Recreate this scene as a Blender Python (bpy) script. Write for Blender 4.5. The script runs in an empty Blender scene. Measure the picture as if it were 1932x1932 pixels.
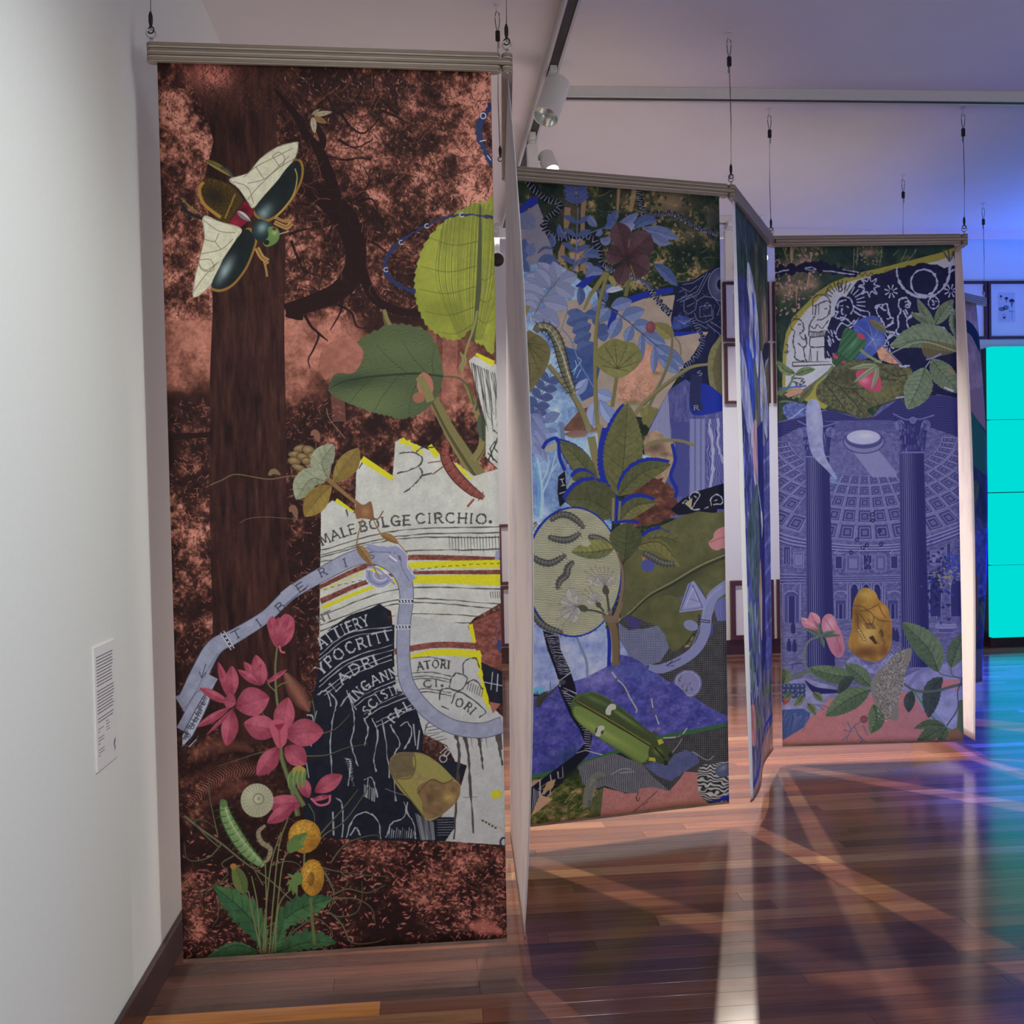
"""Gallery room with a hinged run of printed cloth banners hung from the ceiling, a polished plank floor and a lit video wall."""
import bpy, bmesh, math, random
import numpy as np
from mathutils import Vector, Matrix, Euler

random.seed(11)
NP = np.random.RandomState(7)
C = bpy.context.scene.collection
SC = bpy.context.scene

# ------------------------------------------------------------------ camera
FPX = 1900.0
cam_d = bpy.data.cameras.new('camera')
cam_d.sensor_fit = 'HORIZONTAL'; cam_d.sensor_width = 36.0
cam_d.lens = FPX * 36.0 / 1932.0
cam_d.shift_y = 20.9 / 1932.0
cam_d.clip_start = 0.05; cam_d.clip_end = 60
cam = bpy.data.objects.new('camera', cam_d); C.objects.link(cam)
cam.matrix_world = (Matrix.Translation((0, 0, 1.5)) @ Matrix.Rotation(-0.086614, 4, 'Z')
                    @ Matrix.Rotation(math.pi / 2 - 0.024689, 4, 'X') @ Matrix.Rotation(-0.0215, 4, 'Z'))
SC.camera = cam

# ------------------------------------------------------------------ exposure and world
SC.view_settings.view_transform = 'Standard'
SC.view_settings.look = 'None'
SC.view_settings.exposure = 0.0
SC.view_settings.gamma = 1.0
SC.view_settings.use_curve_mapping = False
SC.cycles.use_denoising = True
SC.cycles.max_bounces = 8
SC.cycles.sample_clamp_indirect = 6.0
w = bpy.data.worlds.new('world'); SC.world = w; w.use_nodes = True
w.node_tree.nodes['Background'].inputs[0].default_value = (0.5, 0.5, 0.55, 1)
w.node_tree.nodes['Background'].inputs[1].default_value = 0.15

# ------------------------------------------------------------------ lights of the room
def spot(name, loc, aim, power, cone, blend, radius, col):
    d = bpy.data.lights.new(name, 'SPOT'); d.energy = power; d.color = col
    d.spot_size = math.radians(cone); d.spot_blend = blend; d.shadow_soft_size = radius
    o = bpy.data.objects.new(name, d); C.objects.link(o); o.location = loc
    o.rotation_euler = (Vector(aim) - Vector(loc)).to_track_quat('-Z', 'Y').to_euler()
    return o
def area(name, loc, aim, power, sx, sy, col):
    d = bpy.data.lights.new(name, 'AREA'); d.energy = power; d.color = col
    d.shape = 'RECTANGLE'; d.size = sx; d.size_y = sy
    o = bpy.data.objects.new(name, d); C.objects.link(o); o.location = loc
    o.rotation_euler = (Vector(aim) - Vector(loc)).to_track_quat('-Z', 'Y').to_euler()
    return o
WARM = (1.0, 0.88, 0.74); NEUT = (1.0, 0.95, 0.88); COOL = (0.95, 1.0, 0.97)
# front tracks, out of the frame above the visitor: they light the printed faces and the left wall
spot('track_light_front_wall', (1.50, 0.50, 3.45), (-0.45, 3.15, 0.35), 90, 80, 1.0, 0.02, COOL)
spot('added_wall_washer', (1.00, 1.10, 3.45), (-0.865, 2.25, 1.15), 150, 66, 1.0, 0.02, COOL)  # added lamp, brightens the left wall
spot('track_light_front_near', (0.05, 2.20, 3.40), (-0.50, 3.05, 1.00), 14, 110, 0.9, 0.02, COOL)
spot('track_light_front_glare', (-0.55, 1.62, 3.42), (-0.15, 3.15, 1.00), 4, 95, 0.9, 0.05, NEUT)
spot('track_light_front_middle', (1.60, 1.20, 3.45), (0.92, 4.35, 1.15), 110, 60, 1.0, 0.03, COOL)
spot('track_light_front_right', (2.50, 2.20, 3.45), (2.40, 5.36, 1.10), 148, 56, 1.0, 0.03, COOL)
# track behind the banners: light comes forward through the gaps between them
spot('track_light_rear_track', (0.80, 6.50, 3.30), (1.55, 4.10, 0.0), 560, 72, 0.6, 0.02, WARM)
spot('track_light_rear_gap', (2.33, 7.40, 3.30), (1.85, 4.90, 0.0), 540, 56, 0.6, 0.02, WARM)
spot('added_rear_right', (2.72, 6.9, 3.35), (2.75, 5.6, 0.3), 310, 66, 0.7, 0.03, WARM)  # added unseen lamp, brightens the rear floor and the white cloth back
spot('added_rear_left', (-0.35, 5.20, 3.40), (0.34, 3.75, 1.0), 330, 36, 0.8, 0.03, WARM)  # added lamp hidden by the forest banner, brightens the next cloth's back
# wash on the picture wall
pw = area('track_light_picture_wall', (2.2, 7.72, 3.50), (2.2, 9.15, 0.80), 18, 3.4, 0.12, NEUT); pw.data.spread = math.radians(84)
# added blue lights without fixtures, tinting floor and ceiling near the video wall
BLUE = (0.0, 0.03, 1.0)
spot('added_blue_floor_far', (5.6, 8.4, 3.5), (4.7, 7.0, 0.0), 8000, 56, 1.0, 0.1, BLUE)
spot('added_blue_floor_near', (4.9, 5.9, 3.5), (3.65, 4.75, 0.0), 7500, 38, 1.0, 0.1, BLUE)
bw = area('added_blue_ceiling', (6.5, 6.8, 2.3), (6.1, 7.2, 3.58), 74, 1.5, 1.5, (0.04, 0.14, 1.0)); bw.data.spread = math.radians(120)
# added soft fill behind the visitor, lifts the ceiling, rails and prints
area('added_fill_light', (3.6, -1.7, 1.5), (1.2, 4.2, 3.4), 68, 2.2, 1.2, (1.0, 0.97, 0.99))
# ------------------------------------------------------------------ mesh helpers
def obj(name, bm, mat, parent=None, smooth=False):
    me = bpy.data.meshes.new(name)
    bmesh.ops.recalc_face_normals(bm, faces=bm.faces[:])
    bm.to_mesh(me); bm.free()
    for m in (mat if isinstance(mat, (list, tuple)) else [mat]): me.materials.append(m)
    if smooth:
        for p in me.polygons: p.use_smooth = True
    o = bpy.data.objects.new(name, me); C.objects.link(o)
    if parent: o.parent = parent
    return o
def thing(name, label, cat, loc=(0, 0, 0), rz=0.0, group=None):
    o = bpy.data.objects.new(name, None); C.objects.link(o); o.empty_display_size = 0.1
    o.location = loc; o.rotation_euler = (0, 0, rz)
    o['label'] = label; o['category'] = cat
    if group: o['group'] = group
    return o
def structure(name, bm, mat):
    o = obj(name, bm, mat); o['kind'] = 'structure'
    return o
def box(bm, x0, x1, y0, y1, z0, z1, mat=None, mi=0):
    vs = [bm.verts.new((x, y, z)) for x in (x0, x1) for y in (y0, y1) for z in (z0, z1)]
    for f in ((0, 1, 3, 2), (4, 6, 7, 5), (0, 4, 5, 1), (2, 3, 7, 6), (0, 2, 6, 4), (1, 5, 7, 3)):
        q = bm.faces.new([vs[i] for i in f]); q.material_index = mi
    if mat is not None:
        for v in vs: v.co = mat @ v.co
    return vs
def bbox(x0, x1, y0, y1, z0, z1, bev=0.0, seg=2):
    bm = bmesh.new(); box(bm, x0, x1, y0, y1, z0, z1)
    if bev:
        bmesh.ops.recalc_face_normals(bm, faces=bm.faces[:])
        bmesh.ops.bevel(bm, geom=bm.edges[:], offset=bev, segments=seg, affect='EDGES', profile=0.5)
    return bm
def tube(bm, pts, r, n=8, caps=True):
    pts = [Vector(p) for p in pts]; rings = []
    rs = r if isinstance(r, (list, tuple)) else [r] * len(pts)
    up = Vector((0, 0, 1))
    for i, p in enumerate(pts):
        t = (pts[min(i + 1, len(pts) - 1)] - pts[max(i - 1, 0)]).normalized()
        a = t.cross(up)
        if a.length < 1e-4: a = t.cross(Vector((1, 0, 0)))
        a.normalize(); b = t.cross(a)
        rings.append([bm.verts.new(p + (a * math.cos(k * 2 * math.pi / n) + b * math.sin(k * 2 * math.pi / n)) * rs[i]) for k in range(n)])
    for i in range(len(rings) - 1):
        for k in range(n):
            bm.faces.new((rings[i][k], rings[i][(k + 1) % n], rings[i + 1][(k + 1) % n], rings[i + 1][k]))
    if caps:
        bm.faces.new(rings[0][::-1]); bm.faces.new(rings[-1])
def torus(bm, c, R, r, axis, n=16, m=8, arc=2 * math.pi):
    axis = Vector(axis).normalized(); a = axis.cross(Vector((0, 0, 1)))
    if a.length < 1e-3: a = Vector((1, 0, 0))
    a.normalize(); b = axis.cross(a); rings = []; c = Vector(c)
    for i in range(n):
        t = i * arc / n; d = a * math.cos(t) + b * math.sin(t)
        rings.append([bm.verts.new(c + d * (R + r * math.cos(k * 2 * math.pi / m)) + axis * r * math.sin(k * 2 * math.pi / m)) for k in range(m)])
    for i in range(n):
        for k in range(m):
            bm.faces.new((rings[i][k], rings[i][(k + 1) % m], rings[(i + 1) % n][(k + 1) % m], rings[(i + 1) % n][k]))
def lathe(bm, prof, n=24, M=None):
    rings = []
    for r, z in prof:
        rings.append([bm.verts.new((r * math.cos(k * 2 * math.pi / n), r * math.sin(k * 2 * math.pi / n), z)) for k in range(n)] if r > 1e-6 else [bm.verts.new((0, 0, z))])
    for i in range(len(rings) - 1):
        A, B = rings[i], rings[i + 1]
        for k in range(n):
            if len(A) == 1 and len(B) == 1: continue
            if len(A) == 1: bm.faces.new((A[0], B[k], B[(k + 1) % n]))
            elif len(B) == 1: bm.faces.new((A[k], A[(k + 1) % n], B[0]))
            else: bm.faces.new((A[k], A[(k + 1) % n], B[(k + 1) % n], B[k]))
    if M is not None:
        for ring in rings:
            for v in ring: v.co = M @ v.co
def prism(bm, outline, z0, z1):
    a = [bm.verts.new((x, y, z0)) for x, y in outline]; b = [bm.verts.new((x, y, z1)) for x, y in outline]
    n = len(a)
    bm.faces.new(a[::-1]); bm.faces.new(b)
    for i in range(n): bm.faces.new((a[i], a[(i + 1) % n], b[(i + 1) % n], b[i]))

# ------------------------------------------------------------------ materials
def nmat(name, col=(0.5, 0.5, 0.5), rough=0.5, spec=0.5, metal=0.0):
    m = bpy.data.materials.new(name); m.use_nodes = True
    p = m.node_tree.nodes['Principled BSDF']
    p.inputs['Base Color'].default_value = (*col, 1); p.inputs['Roughness'].default_value = rough
    p.inputs['Specular IOR Level'].default_value = spec; p.inputs['Metallic'].default_value = metal
    return m, m.node_tree.nodes, m.node_tree.links, p
def ramp(N, stops):
    r = N.new('ShaderNodeValToRGB')
    e = r.color_ramp.elements
    e[0].position, e[0].color = stops[0][0], (*stops[0][1], 1)
    e[1].position, e[1].color = stops[-1][0], (*stops[-1][1], 1)
    for pos, c in stops[1:-1]:
        k = e.new(pos); k.color = (*c, 1)
    return r
def coords(N, L, kind='Object', scale=(1, 1, 1)):
    t = N.new('ShaderNodeTexCoord'); mp = N.new('ShaderNodeMapping'); mp.inputs['Scale'].default_value = scale
    L.new(t.outputs[kind], mp.inputs['Vector']); return mp.outputs['Vector']
def noise(N, L, vec, scale, detail=4, rough=0.55):
    n = N.new('ShaderNodeTexNoise'); n.inputs['Scale'].default_value = scale
    n.inputs['Detail'].default_value = detail; n.inputs['Roughness'].default_value = rough
    L.new(vec, n.inputs['Vector']); return n.outputs['Fac']
def bump(N, L, p, h, strength, dist=0.002):
    b = N.new('ShaderNodeBump'); b.inputs['Strength'].default_value = strength; b.inputs['Distance'].default_value = dist
    L.new(h, b.inputs['Height']); L.new(b.outputs['Normal'], p.inputs['Normal'])
def plain(name, col, rough=0.5, spec=0.5, metal=0.0, var=0.06, scale=30, bumps=0.0):
    m, N, L, p = nmat(name, col, rough, spec, metal)
    f = noise(N, L, coords(N, L), scale)
    r = ramp(N, [(0.3, tuple(c * (1 - var) for c in col)), (0.7, tuple(min(1, c * (1 + var)) for c in col))])
    L.new(f, r.inputs['Fac']); L.new(r.outputs['Color'], p.inputs['Base Color'])
    if bumps: bump(N, L, p, f, bumps, 0.001)
    return m
def emit(name, col, s):
    m = bpy.data.materials.new(name); m.use_nodes = True; N = m.node_tree.nodes; L = m.node_tree.links
    N.remove(N['Principled BSDF']); e = N.new('ShaderNodeEmission')
    e.inputs[0].default_value = (*col, 1); e.inputs[1].default_value = s
    L.new(e.outputs[0], N['Material Output'].inputs[0]); return m

M_wall = plain('wall_paint', (0.79, 0.80, 0.765), 0.85, 0.2, var=0.012, scale=60, bumps=0.05)
M_ceil = plain('ceiling_paint', (0.83, 0.81, 0.82), 0.9, 0.15, var=0.015, scale=3)
M_trimw = plain('white_trim_paint', (0.72, 0.72, 0.72), 0.6, 0.3, var=0.02)
M_track = plain('white_track_enamel', (0.62, 0.62, 0.62), 0.4, 0.5, var=0.02)
M_slot = plain('track_slot_dark', (0.05, 0.04, 0.045), 0.5, 0.3)
M_lamp = plain('white_lamp_enamel', (0.70, 0.70, 0.69), 0.45, 0.4, var=0.02)
M_reflector = plain('lamp_reflector', (0.75, 0.80, 0.78), 0.22, 0.5, 0.9, var=0.05)
M_on = emit('lit_lamp', (1.0, 0.97, 0.86), 6.0)
M_black = plain('black_plastic', (0.012, 0.012, 0.014), 0.45, 0.4)
M_wire = plain('dark_steel_wire', (0.035, 0.03, 0.035), 0.5, 0.5, 0.4)
M_steel = plain('zinc_steel', (0.55, 0.55, 0.55), 0.3, 0.5, 1.0)
M_clear = plain('pale_plastic_hook', (0.72, 0.70, 0.70), 0.4, 0.5)
M_skirt = plain('dark_red_skirting', (0.045, 0.016, 0.018), 0.35, 0.5, var=0.2, scale=12)
M_frame = plain('dark_red_frame_timber', (0.085, 0.022, 0.026), 0.35, 0.5, var=0.2, scale=25)
M_mat = plain('white_mat_board', (0.80, 0.76, 0.73), 0.9, 0.1, var=0.01)
M_dark = plain('screen_edge_dark', (0.02, 0.02, 0.03), 0.5)
M_screen = emit('cyan_video_image', (0.0, 0.72, 0.68), 1.0)
mg, N, L, p = nmat('picture_glass', (1, 1, 1), 0.02, 0.5); p.inputs['Transmission Weight'].default_value = 1.0; p.inputs['IOR'].default_value = 1.05
M_glass = mg

def wood_edge():
    m, N, L, p = nmat('plywood_edge', rough=0.6, spec=0.3)
    t = N.new('ShaderNodeTexCoord'); sx = N.new('ShaderNodeSeparateXYZ'); L.new(t.outputs['Object'], sx.inputs[0])
    v = coords(N, L, 'Object', (1.2, 30, 30))
    n1 = noise(N, L, v, 3, 6, 0.6)
    a = N.new('ShaderNodeMath'); a.operation = 'MULTIPLY_ADD'; L.new(n1, a.inputs[0]); a.inputs[1].default_value = 0.0035; L.new(sx.outputs['Z'], a.inputs[2])
    b = N.new('ShaderNodeMath'); b.operation = 'MULTIPLY'; L.new(a.outputs[0], b.inputs[0]); b.inputs[1].default_value = 1 / 0.0145
    c = N.new('ShaderNodeMath'); c.operation = 'FRACT'; L.new(b.outputs[0], c.inputs[0])
    r = ramp(N, [(0.0, (0.54, 0.46, 0.37)), (0.22, (0.56, 0.48, 0.38)), (0.32, (0.15, 0.12, 0.10)), (0.42, (0.27, 0.22, 0.18)), (0.85, (0.31, 0.255, 0.21)), (1.0, (0.18, 0.148, 0.122))])
    L.new(c.outputs[0], r.inputs['Fac'])
    n2 = noise(N, L, coords(N, L, 'Object', (4, 60, 160)), 4, 5)
    mx = N.new('ShaderNodeMix'); mx.data_type = 'RGBA'; mx.blend_type = 'MULTIPLY'; mx.inputs[0].default_value = 0.45
    r2 = ramp(N, [(0.3, (0.55, 0.52, 0.5)), (0.7, (1.2, 1.2, 1.2))]); L.new(n2, r2.inputs['Fac'])
    L.new(r.outputs['Color'], mx.inputs[6]); L.new(r2.outputs['Color'], mx.inputs[7]); L.new(mx.outputs[2], p.inputs['Base Color'])
    bump(N, L, p, c.outputs[0], 0.15, 0.0006)
    return m
M_ply = wood_edge()

def plank_mat():
    m, N, L, p = nmat('polished_hardwood', rough=0.2, spec=0.5)
    oi = N.new('ShaderNodeObjectInfo')
    g = N.new('ShaderNodeNewGeometry')
    mp = N.new('ShaderNodeMapping'); mp.inputs['Scale'].default_value = (1.3, 22, 1); L.new(g.outputs['Position'], mp.inputs['Vector'])
    ad = N.new('ShaderNodeVectorMath'); ad.operation = 'ADD'; L.new(mp.outputs[0], ad.inputs[0])
    mu = N.new('ShaderNodeVectorMath'); mu.operation = 'SCALE'; mu.inputs['Scale'].default_value = 17.0
    L.new(oi.outputs['Color'], mu.inputs[0]); L.new(mu.outputs[0], ad.inputs[1])
    n1 = noise(N, L, ad.outputs[0], 2.2, 6, 0.62)
    r = ramp(N, [(0.28, (0.62, 0.58, 0.55)), (0.5, (1, 1, 1)), (0.75, (1.3, 1.32, 1.35))]); L.new(n1, r.inputs['Fac'])
    mx = N.new('ShaderNodeMix'); mx.data_type = 'RGBA'; mx.blend_type = 'MULTIPLY'; mx.inputs[0].default_value = 0.85
    L.new(oi.outputs['Color'], mx.inputs[6]); L.new(r.outputs['Color'], mx.inputs[7]); L.new(mx.outputs[2], p.inputs['Base Color'])
    n2 = noise(N, L, g.outputs['Position'], 1.3, 3)
    r2 = ramp(N, [(0.3, (0.13, 0.13, 0.13)), (0.7, (0.2, 0.2, 0.2))]); L.new(n2, r2.inputs['Fac']); L.new(r2.outputs['Color'], p.inputs['Roughness'])
    bump(N, L, p, n1, 0.04, 0.0008)
    return m
M_plank = plank_mat()

# ------------------------------------------------------------------ room shell
WX, RX, YB, YF, ZC, ZR = -0.865, 8.0, 9.15, -2.6, 3.58, 4.15
structure('wall_left', bbox(WX - 0.15, WX, YF, YB, 0, ZR), M_wall)
structure('wall_back', bbox(WX - 0.15, RX + 0.15, YB, YB + 0.15, 0, ZR), M_wall)
structure('wall_right', bbox(RX, RX + 0.15, YF, YB, 0, ZR), M_wall)
structure('wall_front', bbox(WX - 0.15, RX + 0.15, YF - 0.15, YF, 0, ZR), M_wall)
bm = bmesh.new(); box(bm, WX - 0.15, RX + 0.15, YF - 0.15, 7.80, ZC, ZC + 0.2); box(bm, WX - 0.15, RX + 0.15, 7.6, YB + 0.15, ZR, ZR + 0.1)
structure('ceiling', bm, M_ceil)
bm = bbox(WX, RX, 7.80, 7.845, ZC - 0.075, ZC + 0.6, 0.004); structure('trim_1', bm, M_trimw)
structure('baseboard_left', bbox(WX, WX + 0.018, YF, YB, 0, 0.11, 0.003), M_skirt)
structure('baseboard_back', bbox(WX, RX, YB - 0.02, YB, 0, 0.135, 0.003), M_skirt)

floor = structure('floor', bbox(WX - 0.15, RX + 0.15, YF - 0.15, YB + 0.15, -0.20, -0.014), M_skirt)
PAL = [((0.175, 0.070, 0.043), 5), ((0.21, 0.087, 0.050), 5), ((0.135, 0.055, 0.037), 3), ((0.28, 0.135, 0.072), 3), ((0.36, 0.19, 0.10), 1), ((0.24, 0.095, 0.053), 4)]
PALX = [c for c, k in PAL for _ in range(k)]
RW = 0.0815
def plank_mesh(l):
    bm = bmesh.new(); g = 0.0004
    box(bm, g, l - g, g, RW - g, -0.014, 0.0)
    bmesh.ops.recalc_face_normals(bm, faces=bm.faces[:])
    top = [e for e in bm.edges if all(v.co.z > -0.001 for v in e.verts)]
    bmesh.ops.bevel(bm, geom=top, offset=0.0004, segments=1, affect='EDGES')
    me = bpy.data.meshes.new('plank'); bm.to_mesh(me); bm.free(); me.materials.append(M_plank); return me
LENS = [1.3, 1.6, 2.0, 2.4, 3.0]; PM = {l: plank_mesh(l) for l in LENS}
rest = bmesh.new(); n_pl = 0
rnd = random.Random(5)
y = 2.36
while y < YB:
    x = WX - rnd.choice([0.0, 0.3, 0.6, 0.75]); xr = max(1.9, 0.66 * y + 0.25)
    last = None
    while x < RX:
        l = 1.3 if 2.86 < y < 3.0 else rnd.choice(LENS)
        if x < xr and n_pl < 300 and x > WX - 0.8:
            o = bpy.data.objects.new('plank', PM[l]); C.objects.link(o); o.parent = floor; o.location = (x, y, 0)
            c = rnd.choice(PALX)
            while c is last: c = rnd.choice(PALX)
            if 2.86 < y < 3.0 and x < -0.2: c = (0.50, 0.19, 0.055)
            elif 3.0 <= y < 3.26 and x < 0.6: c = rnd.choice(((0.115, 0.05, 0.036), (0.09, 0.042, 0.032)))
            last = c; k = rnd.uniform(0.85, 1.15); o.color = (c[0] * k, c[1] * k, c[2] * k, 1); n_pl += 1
        else:
            box(rest, x + 0.001, min(x + l, RX) - 0.001, y + 0.001, y + RW - 0.001, -0.014, 0.0)
        x += l
    y += RW
y = 2.36 - RW
while y > YF:
    x = WX - rnd.choice([0.0, 0.3, 0.6])
    while x < RX:
        l = rnd.choice(LENS); box(rest, x + 0.001, min(x + l, RX) - 0.001, y + 0.001, y + RW - 0.001, -0.014, 0.0); x += l
    y -= RW
o = obj('further_planks', rest, M_plank, floor); o['kind'] = 'stuff'; o.color = (0.22, 0.095, 0.053, 1)

# ------------------------------------------------------------------ banners
ZT, ZB = 2.835, 0.0915            # underside of the rails, lower edge of the cloth
HINGE = [(-0.800, 3.150), (0.292, 3.185), (0.375, 4.246), (1.417, 4.484), (1.915, 5.370), (2.985, 5.320), (3.200, 6.450), (4.125, 7.090)]

def cloth_mats(name, art):
    m, N, L, p = nmat(name + '_print', rough=0.6, spec=0.16)
    if art is not None:
        uv = N.new('ShaderNodeUVMap'); uv.uv_map = 'UVMap'
        t = N.new('ShaderNodeTexImage'); t.image = art; t.extension = 'EXTEND'; t.interpolation = 'Cubic'
        L.new(uv.outputs[0], t.inputs[0]); L.new(t.outputs['Color'], p.inputs['Base Color'])
    wv = noise(N, L, coords(N, L, 'Object', (1, 1, 1)), 700, 2); bump(N, L, p, wv, 0.05, 0.0004)
    return m
def back_mat():
    m, N, L, p = nmat('white_cloth_back', rough=0.8, spec=0.15)
    f = noise(N, L, coords(N, L, 'Object', (2.2, 2.2, 1.0)), 2.6, 5, 0.6)
    r = ramp(N, [(0.35, (0.62, 0.60, 0.66)), (0.5, (0.76, 0.71, 0.75)), (0.62, (0.74, 0.74, 0.72))]); L.new(f, r.inputs['Fac'])
    L.new(r.outputs['Color'], p.inputs['Base Color'])
    wv = noise(N, L, coords(N, L, 'Object', (40, 40, 2)), 3, 3); bump(N, L, p, wv, 0.25, 0.004)
    return m
M_back = back_mat()
M_margin = plain('white_cloth_margin', (0.80, 0.74, 0.74), 0.8, 0.15, var=0.03)

def make_cloth(parent, name, TL, TR, BL, BR, shape, art, nu=28, nv=64):
    """TL.. are floor positions (x, y) of the four corners; shape(u, v) pushes the cloth along its front normal."""
    th = 0.0012
    TL, TR, BL, BR = [Vector((*q, 0)) for q in (TL, TR, BL, BR)]
    def P(u, v):
        a = TL.lerp(TR, u); b = BL.lerp(BR, u); q = a.lerp(b, v)
        d = (TR - TL).normalized(); n = Vector((d.y, -d.x, 0))
        dn, du = shape(u, v)
        q = q + n * dn + d * du
        q.z = ZT - 0.0 + (ZB - ZT) * v
        return q, n
    bm = bmesh.new(); uvl = bm.loops.layers.uv.new('UVMap')
    F = []; B = []
    for j in range(nv + 1):
        rf, rb = [], []
        for i in range(nu + 1):
            q, n = P(i / nu, j / nv)
            if j == 0: q.z += 0.012
            rf.append(bm.verts.new(q)); rb.append(bm.verts.new(q - n * th))
        F.append(rf); B.append(rb)
    def face(vs, mi, uvs=None):
        f = bm.faces.new(vs); f.material_index = mi; f.smooth = True
        if uvs:
            for l, c in zip(f.loops, uvs): l[uvl].uv = c
    for j in range(nv):
        for i in range(nu):
            u0, u1, v0, v1 = i / nu, (i + 1) / nu, 1 - j / nv, 1 - (j + 1) / nv
            face((F[j][i], F[j + 1][i], F[j + 1][i + 1], F[j][i + 1]), 0, ((u0, v0), (u0, v1), (u1, v1), (u1, v0)))
            face((B[j][i], B[j][i + 1], B[j + 1][i + 1], B[j + 1][i]), 1)
    for j in range(nv):
        face((F[j][0], B[j][0], B[j + 1][0], F[j + 1][0]), 1); face((F[j][nu], F[j + 1][nu], B[j + 1][nu], B[j][nu]), 1)
    for i in range(nu):
        face((F[nv][i], B[nv][i], B[nv][i + 1], F[nv][i + 1]), 1); face((F[0][i], F[0][i + 1], B[0][i + 1], B[0][i]), 1)
    me = bpy.data.meshes.new(name); bm.to_mesh(me); bm.free()
    me.materials.append(art); me.materials.append(M_back)
    o = bpy.data.objects.new(name, me); C.objects.link(o); o.parent = parent
    o.matrix_parent_inverse = parent.matrix_world.inverted()
    # hem along the lower edge
    hb = bmesh.new(); rows = []
    for i in range(nu + 1):
        q, n = P(i / nu, 1.0); q.z = ZB
        rows.append([hb.verts.new(q + n * 0.0016 + Vector((0, 0, 0.010))), hb.verts.new(q + n * 0.0020), hb.verts.new(q - n * 0.0030), hb.verts.new(q - n * 0.0026 + Vector((0, 0, 0.010)))])
    for i in range(nu):
        for k in range(4): hb.faces.new((rows[i][k], rows[i][(k + 1) % 4], rows[i + 1][(k + 1) % 4], rows[i + 1][k]))
    hb.faces.new(rows[0]); hb.faces.new(rows[-1][::-1])
    h = obj('bottom_hem', hb, M_hem, parent); h.matrix_parent_inverse = parent.matrix_world.inverted()
    return o
M_hem = plain('hem_edge', (0.20, 0.13, 0.10), 0.7, 0.2, var=0.3, scale=8)

def capsule(x0, x1, r0, r1, w):
    """outline in plan of a bar along x with round ends where r0 / r1 are set"""
    pts = []
    def arc(cx, a0, a1):
        for k in range(9):
            a = math.radians(a0 + (a1 - a0) * k / 8); pts.append((cx + w * math.cos(a), w * math.sin(a)))
    if r1: arc(x1 - w, -90, 90)
    else: pts.extend([(x1, -w), (x1, w)])
    if r0: arc(x0 + w, 90, 270)
    else: pts.extend([(x0, w), (x0, -w)])
    return pts
RH, RW2 = 0.058, 0.0175           # rail height and half thickness
def make_banner(i, label, art, cl, shape, first=False, last=False, nu=28):
    a, b = Vector((*HINGE[i], 0)), Vector((*HINGE[i + 1], 0))
    d = b - a; ln = d.length; ang = math.atan2(d.y, d.x)
    t = thing('hanging_banner', label, 'banner', (a.x, a.y, ZT), ang, 'printed cloth banners of the folding screen')
    t.rotation_euler = (0, 0, ang)
    bpy.context.view_layer.update()
    # plywood rail: fork at the start, tongue at the end
    bm = bmesh.new(); w = RW2; h3 = RH / 3
    s = 0.0 if first else -w
    e = ln + w if last else ln - w - 0.003
    body0 = 0.0 if first else w + 0.003
    prism(bm, capsule(s, e, True, True, w), 0, h3 - 0.0006)
    prism(bm, capsule(body0, ln + w, False if not first else True, True, w), h3, 2 * h3)
    prism(bm, capsule(s, e, True, True, w), 2 * h3 + 0.0006, RH)
    r = obj('rail', bm, M_ply, t)
    r.modifiers.new('bevel', 'BEVEL').width = 0.002
    for m in r.modifiers: m.segments = 2; m.limit_method = 'ANGLE'
    for x in ([0.0] if not first else [0.02]) + [ln - 0.055]:
        sb = bmesh.new(); lathe(sb, [(0, -0.003), (0.005, -0.003), (0.0055, 0.0), (0, 0.0)], 12, Matrix.Translation((x, 0, 0)))
        obj('screw', sb, M_steel, r)
    # eye bolt above the first end of the rail
    def eye(x):
        eb = bmesh.new(); tube(eb, [(x, 0, RH), (x, 0, RH + 0.016)], 0.0045, 10)
        lathe(eb, [(0, 0), (0.008, 0), (0.008, 0.003), (0, 0.003)], 12, Matrix.Translation((x, 0, RH)))
        torus(eb, (x, 0, RH + 0.029), 0.0135, 0.0028, (1, 0, 0) if False else (math.sin(ang + 0.1), math.cos(ang + 0.1) * -1, 0), 20, 8)
        obj('eye_bolt', eb, M_steel, r, True)
    eye(0.014 if first else 0.0)
    if last: eye(ln)
    make_cloth(t, 'printed_cloth', *cl, shape, art, nu)
    return t
flat = lambda u, v: (0.004 * math.sin(3.1 * u + 2.2 * v) * math.sin(math.pi * u), 0)
def shape_b(u, v):   # u runs from the near edge to the far edge; the near edge bellies out at mid height
    k = math.sin(math.pi * min(1, v * 1.02)) ** 0.8
    return (0.052 * k * (1 - u) ** 2 - 0.012 * k * math.sin(math.pi * u) , 0.0)
def shape_d(u, v):   # the white selvedge at the near edge turns out towards the room
    w = math.sin(math.pi * v); k = max(0.0, 1 - u / 0.045) * (0.25 + 0.75 * w)
    return (0.010 * math.sin(math.pi * u) * w + 0.012 * v * math.sin(2.2 * math.pi * u) - 0.0187 * k, 0.034 * k)
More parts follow.
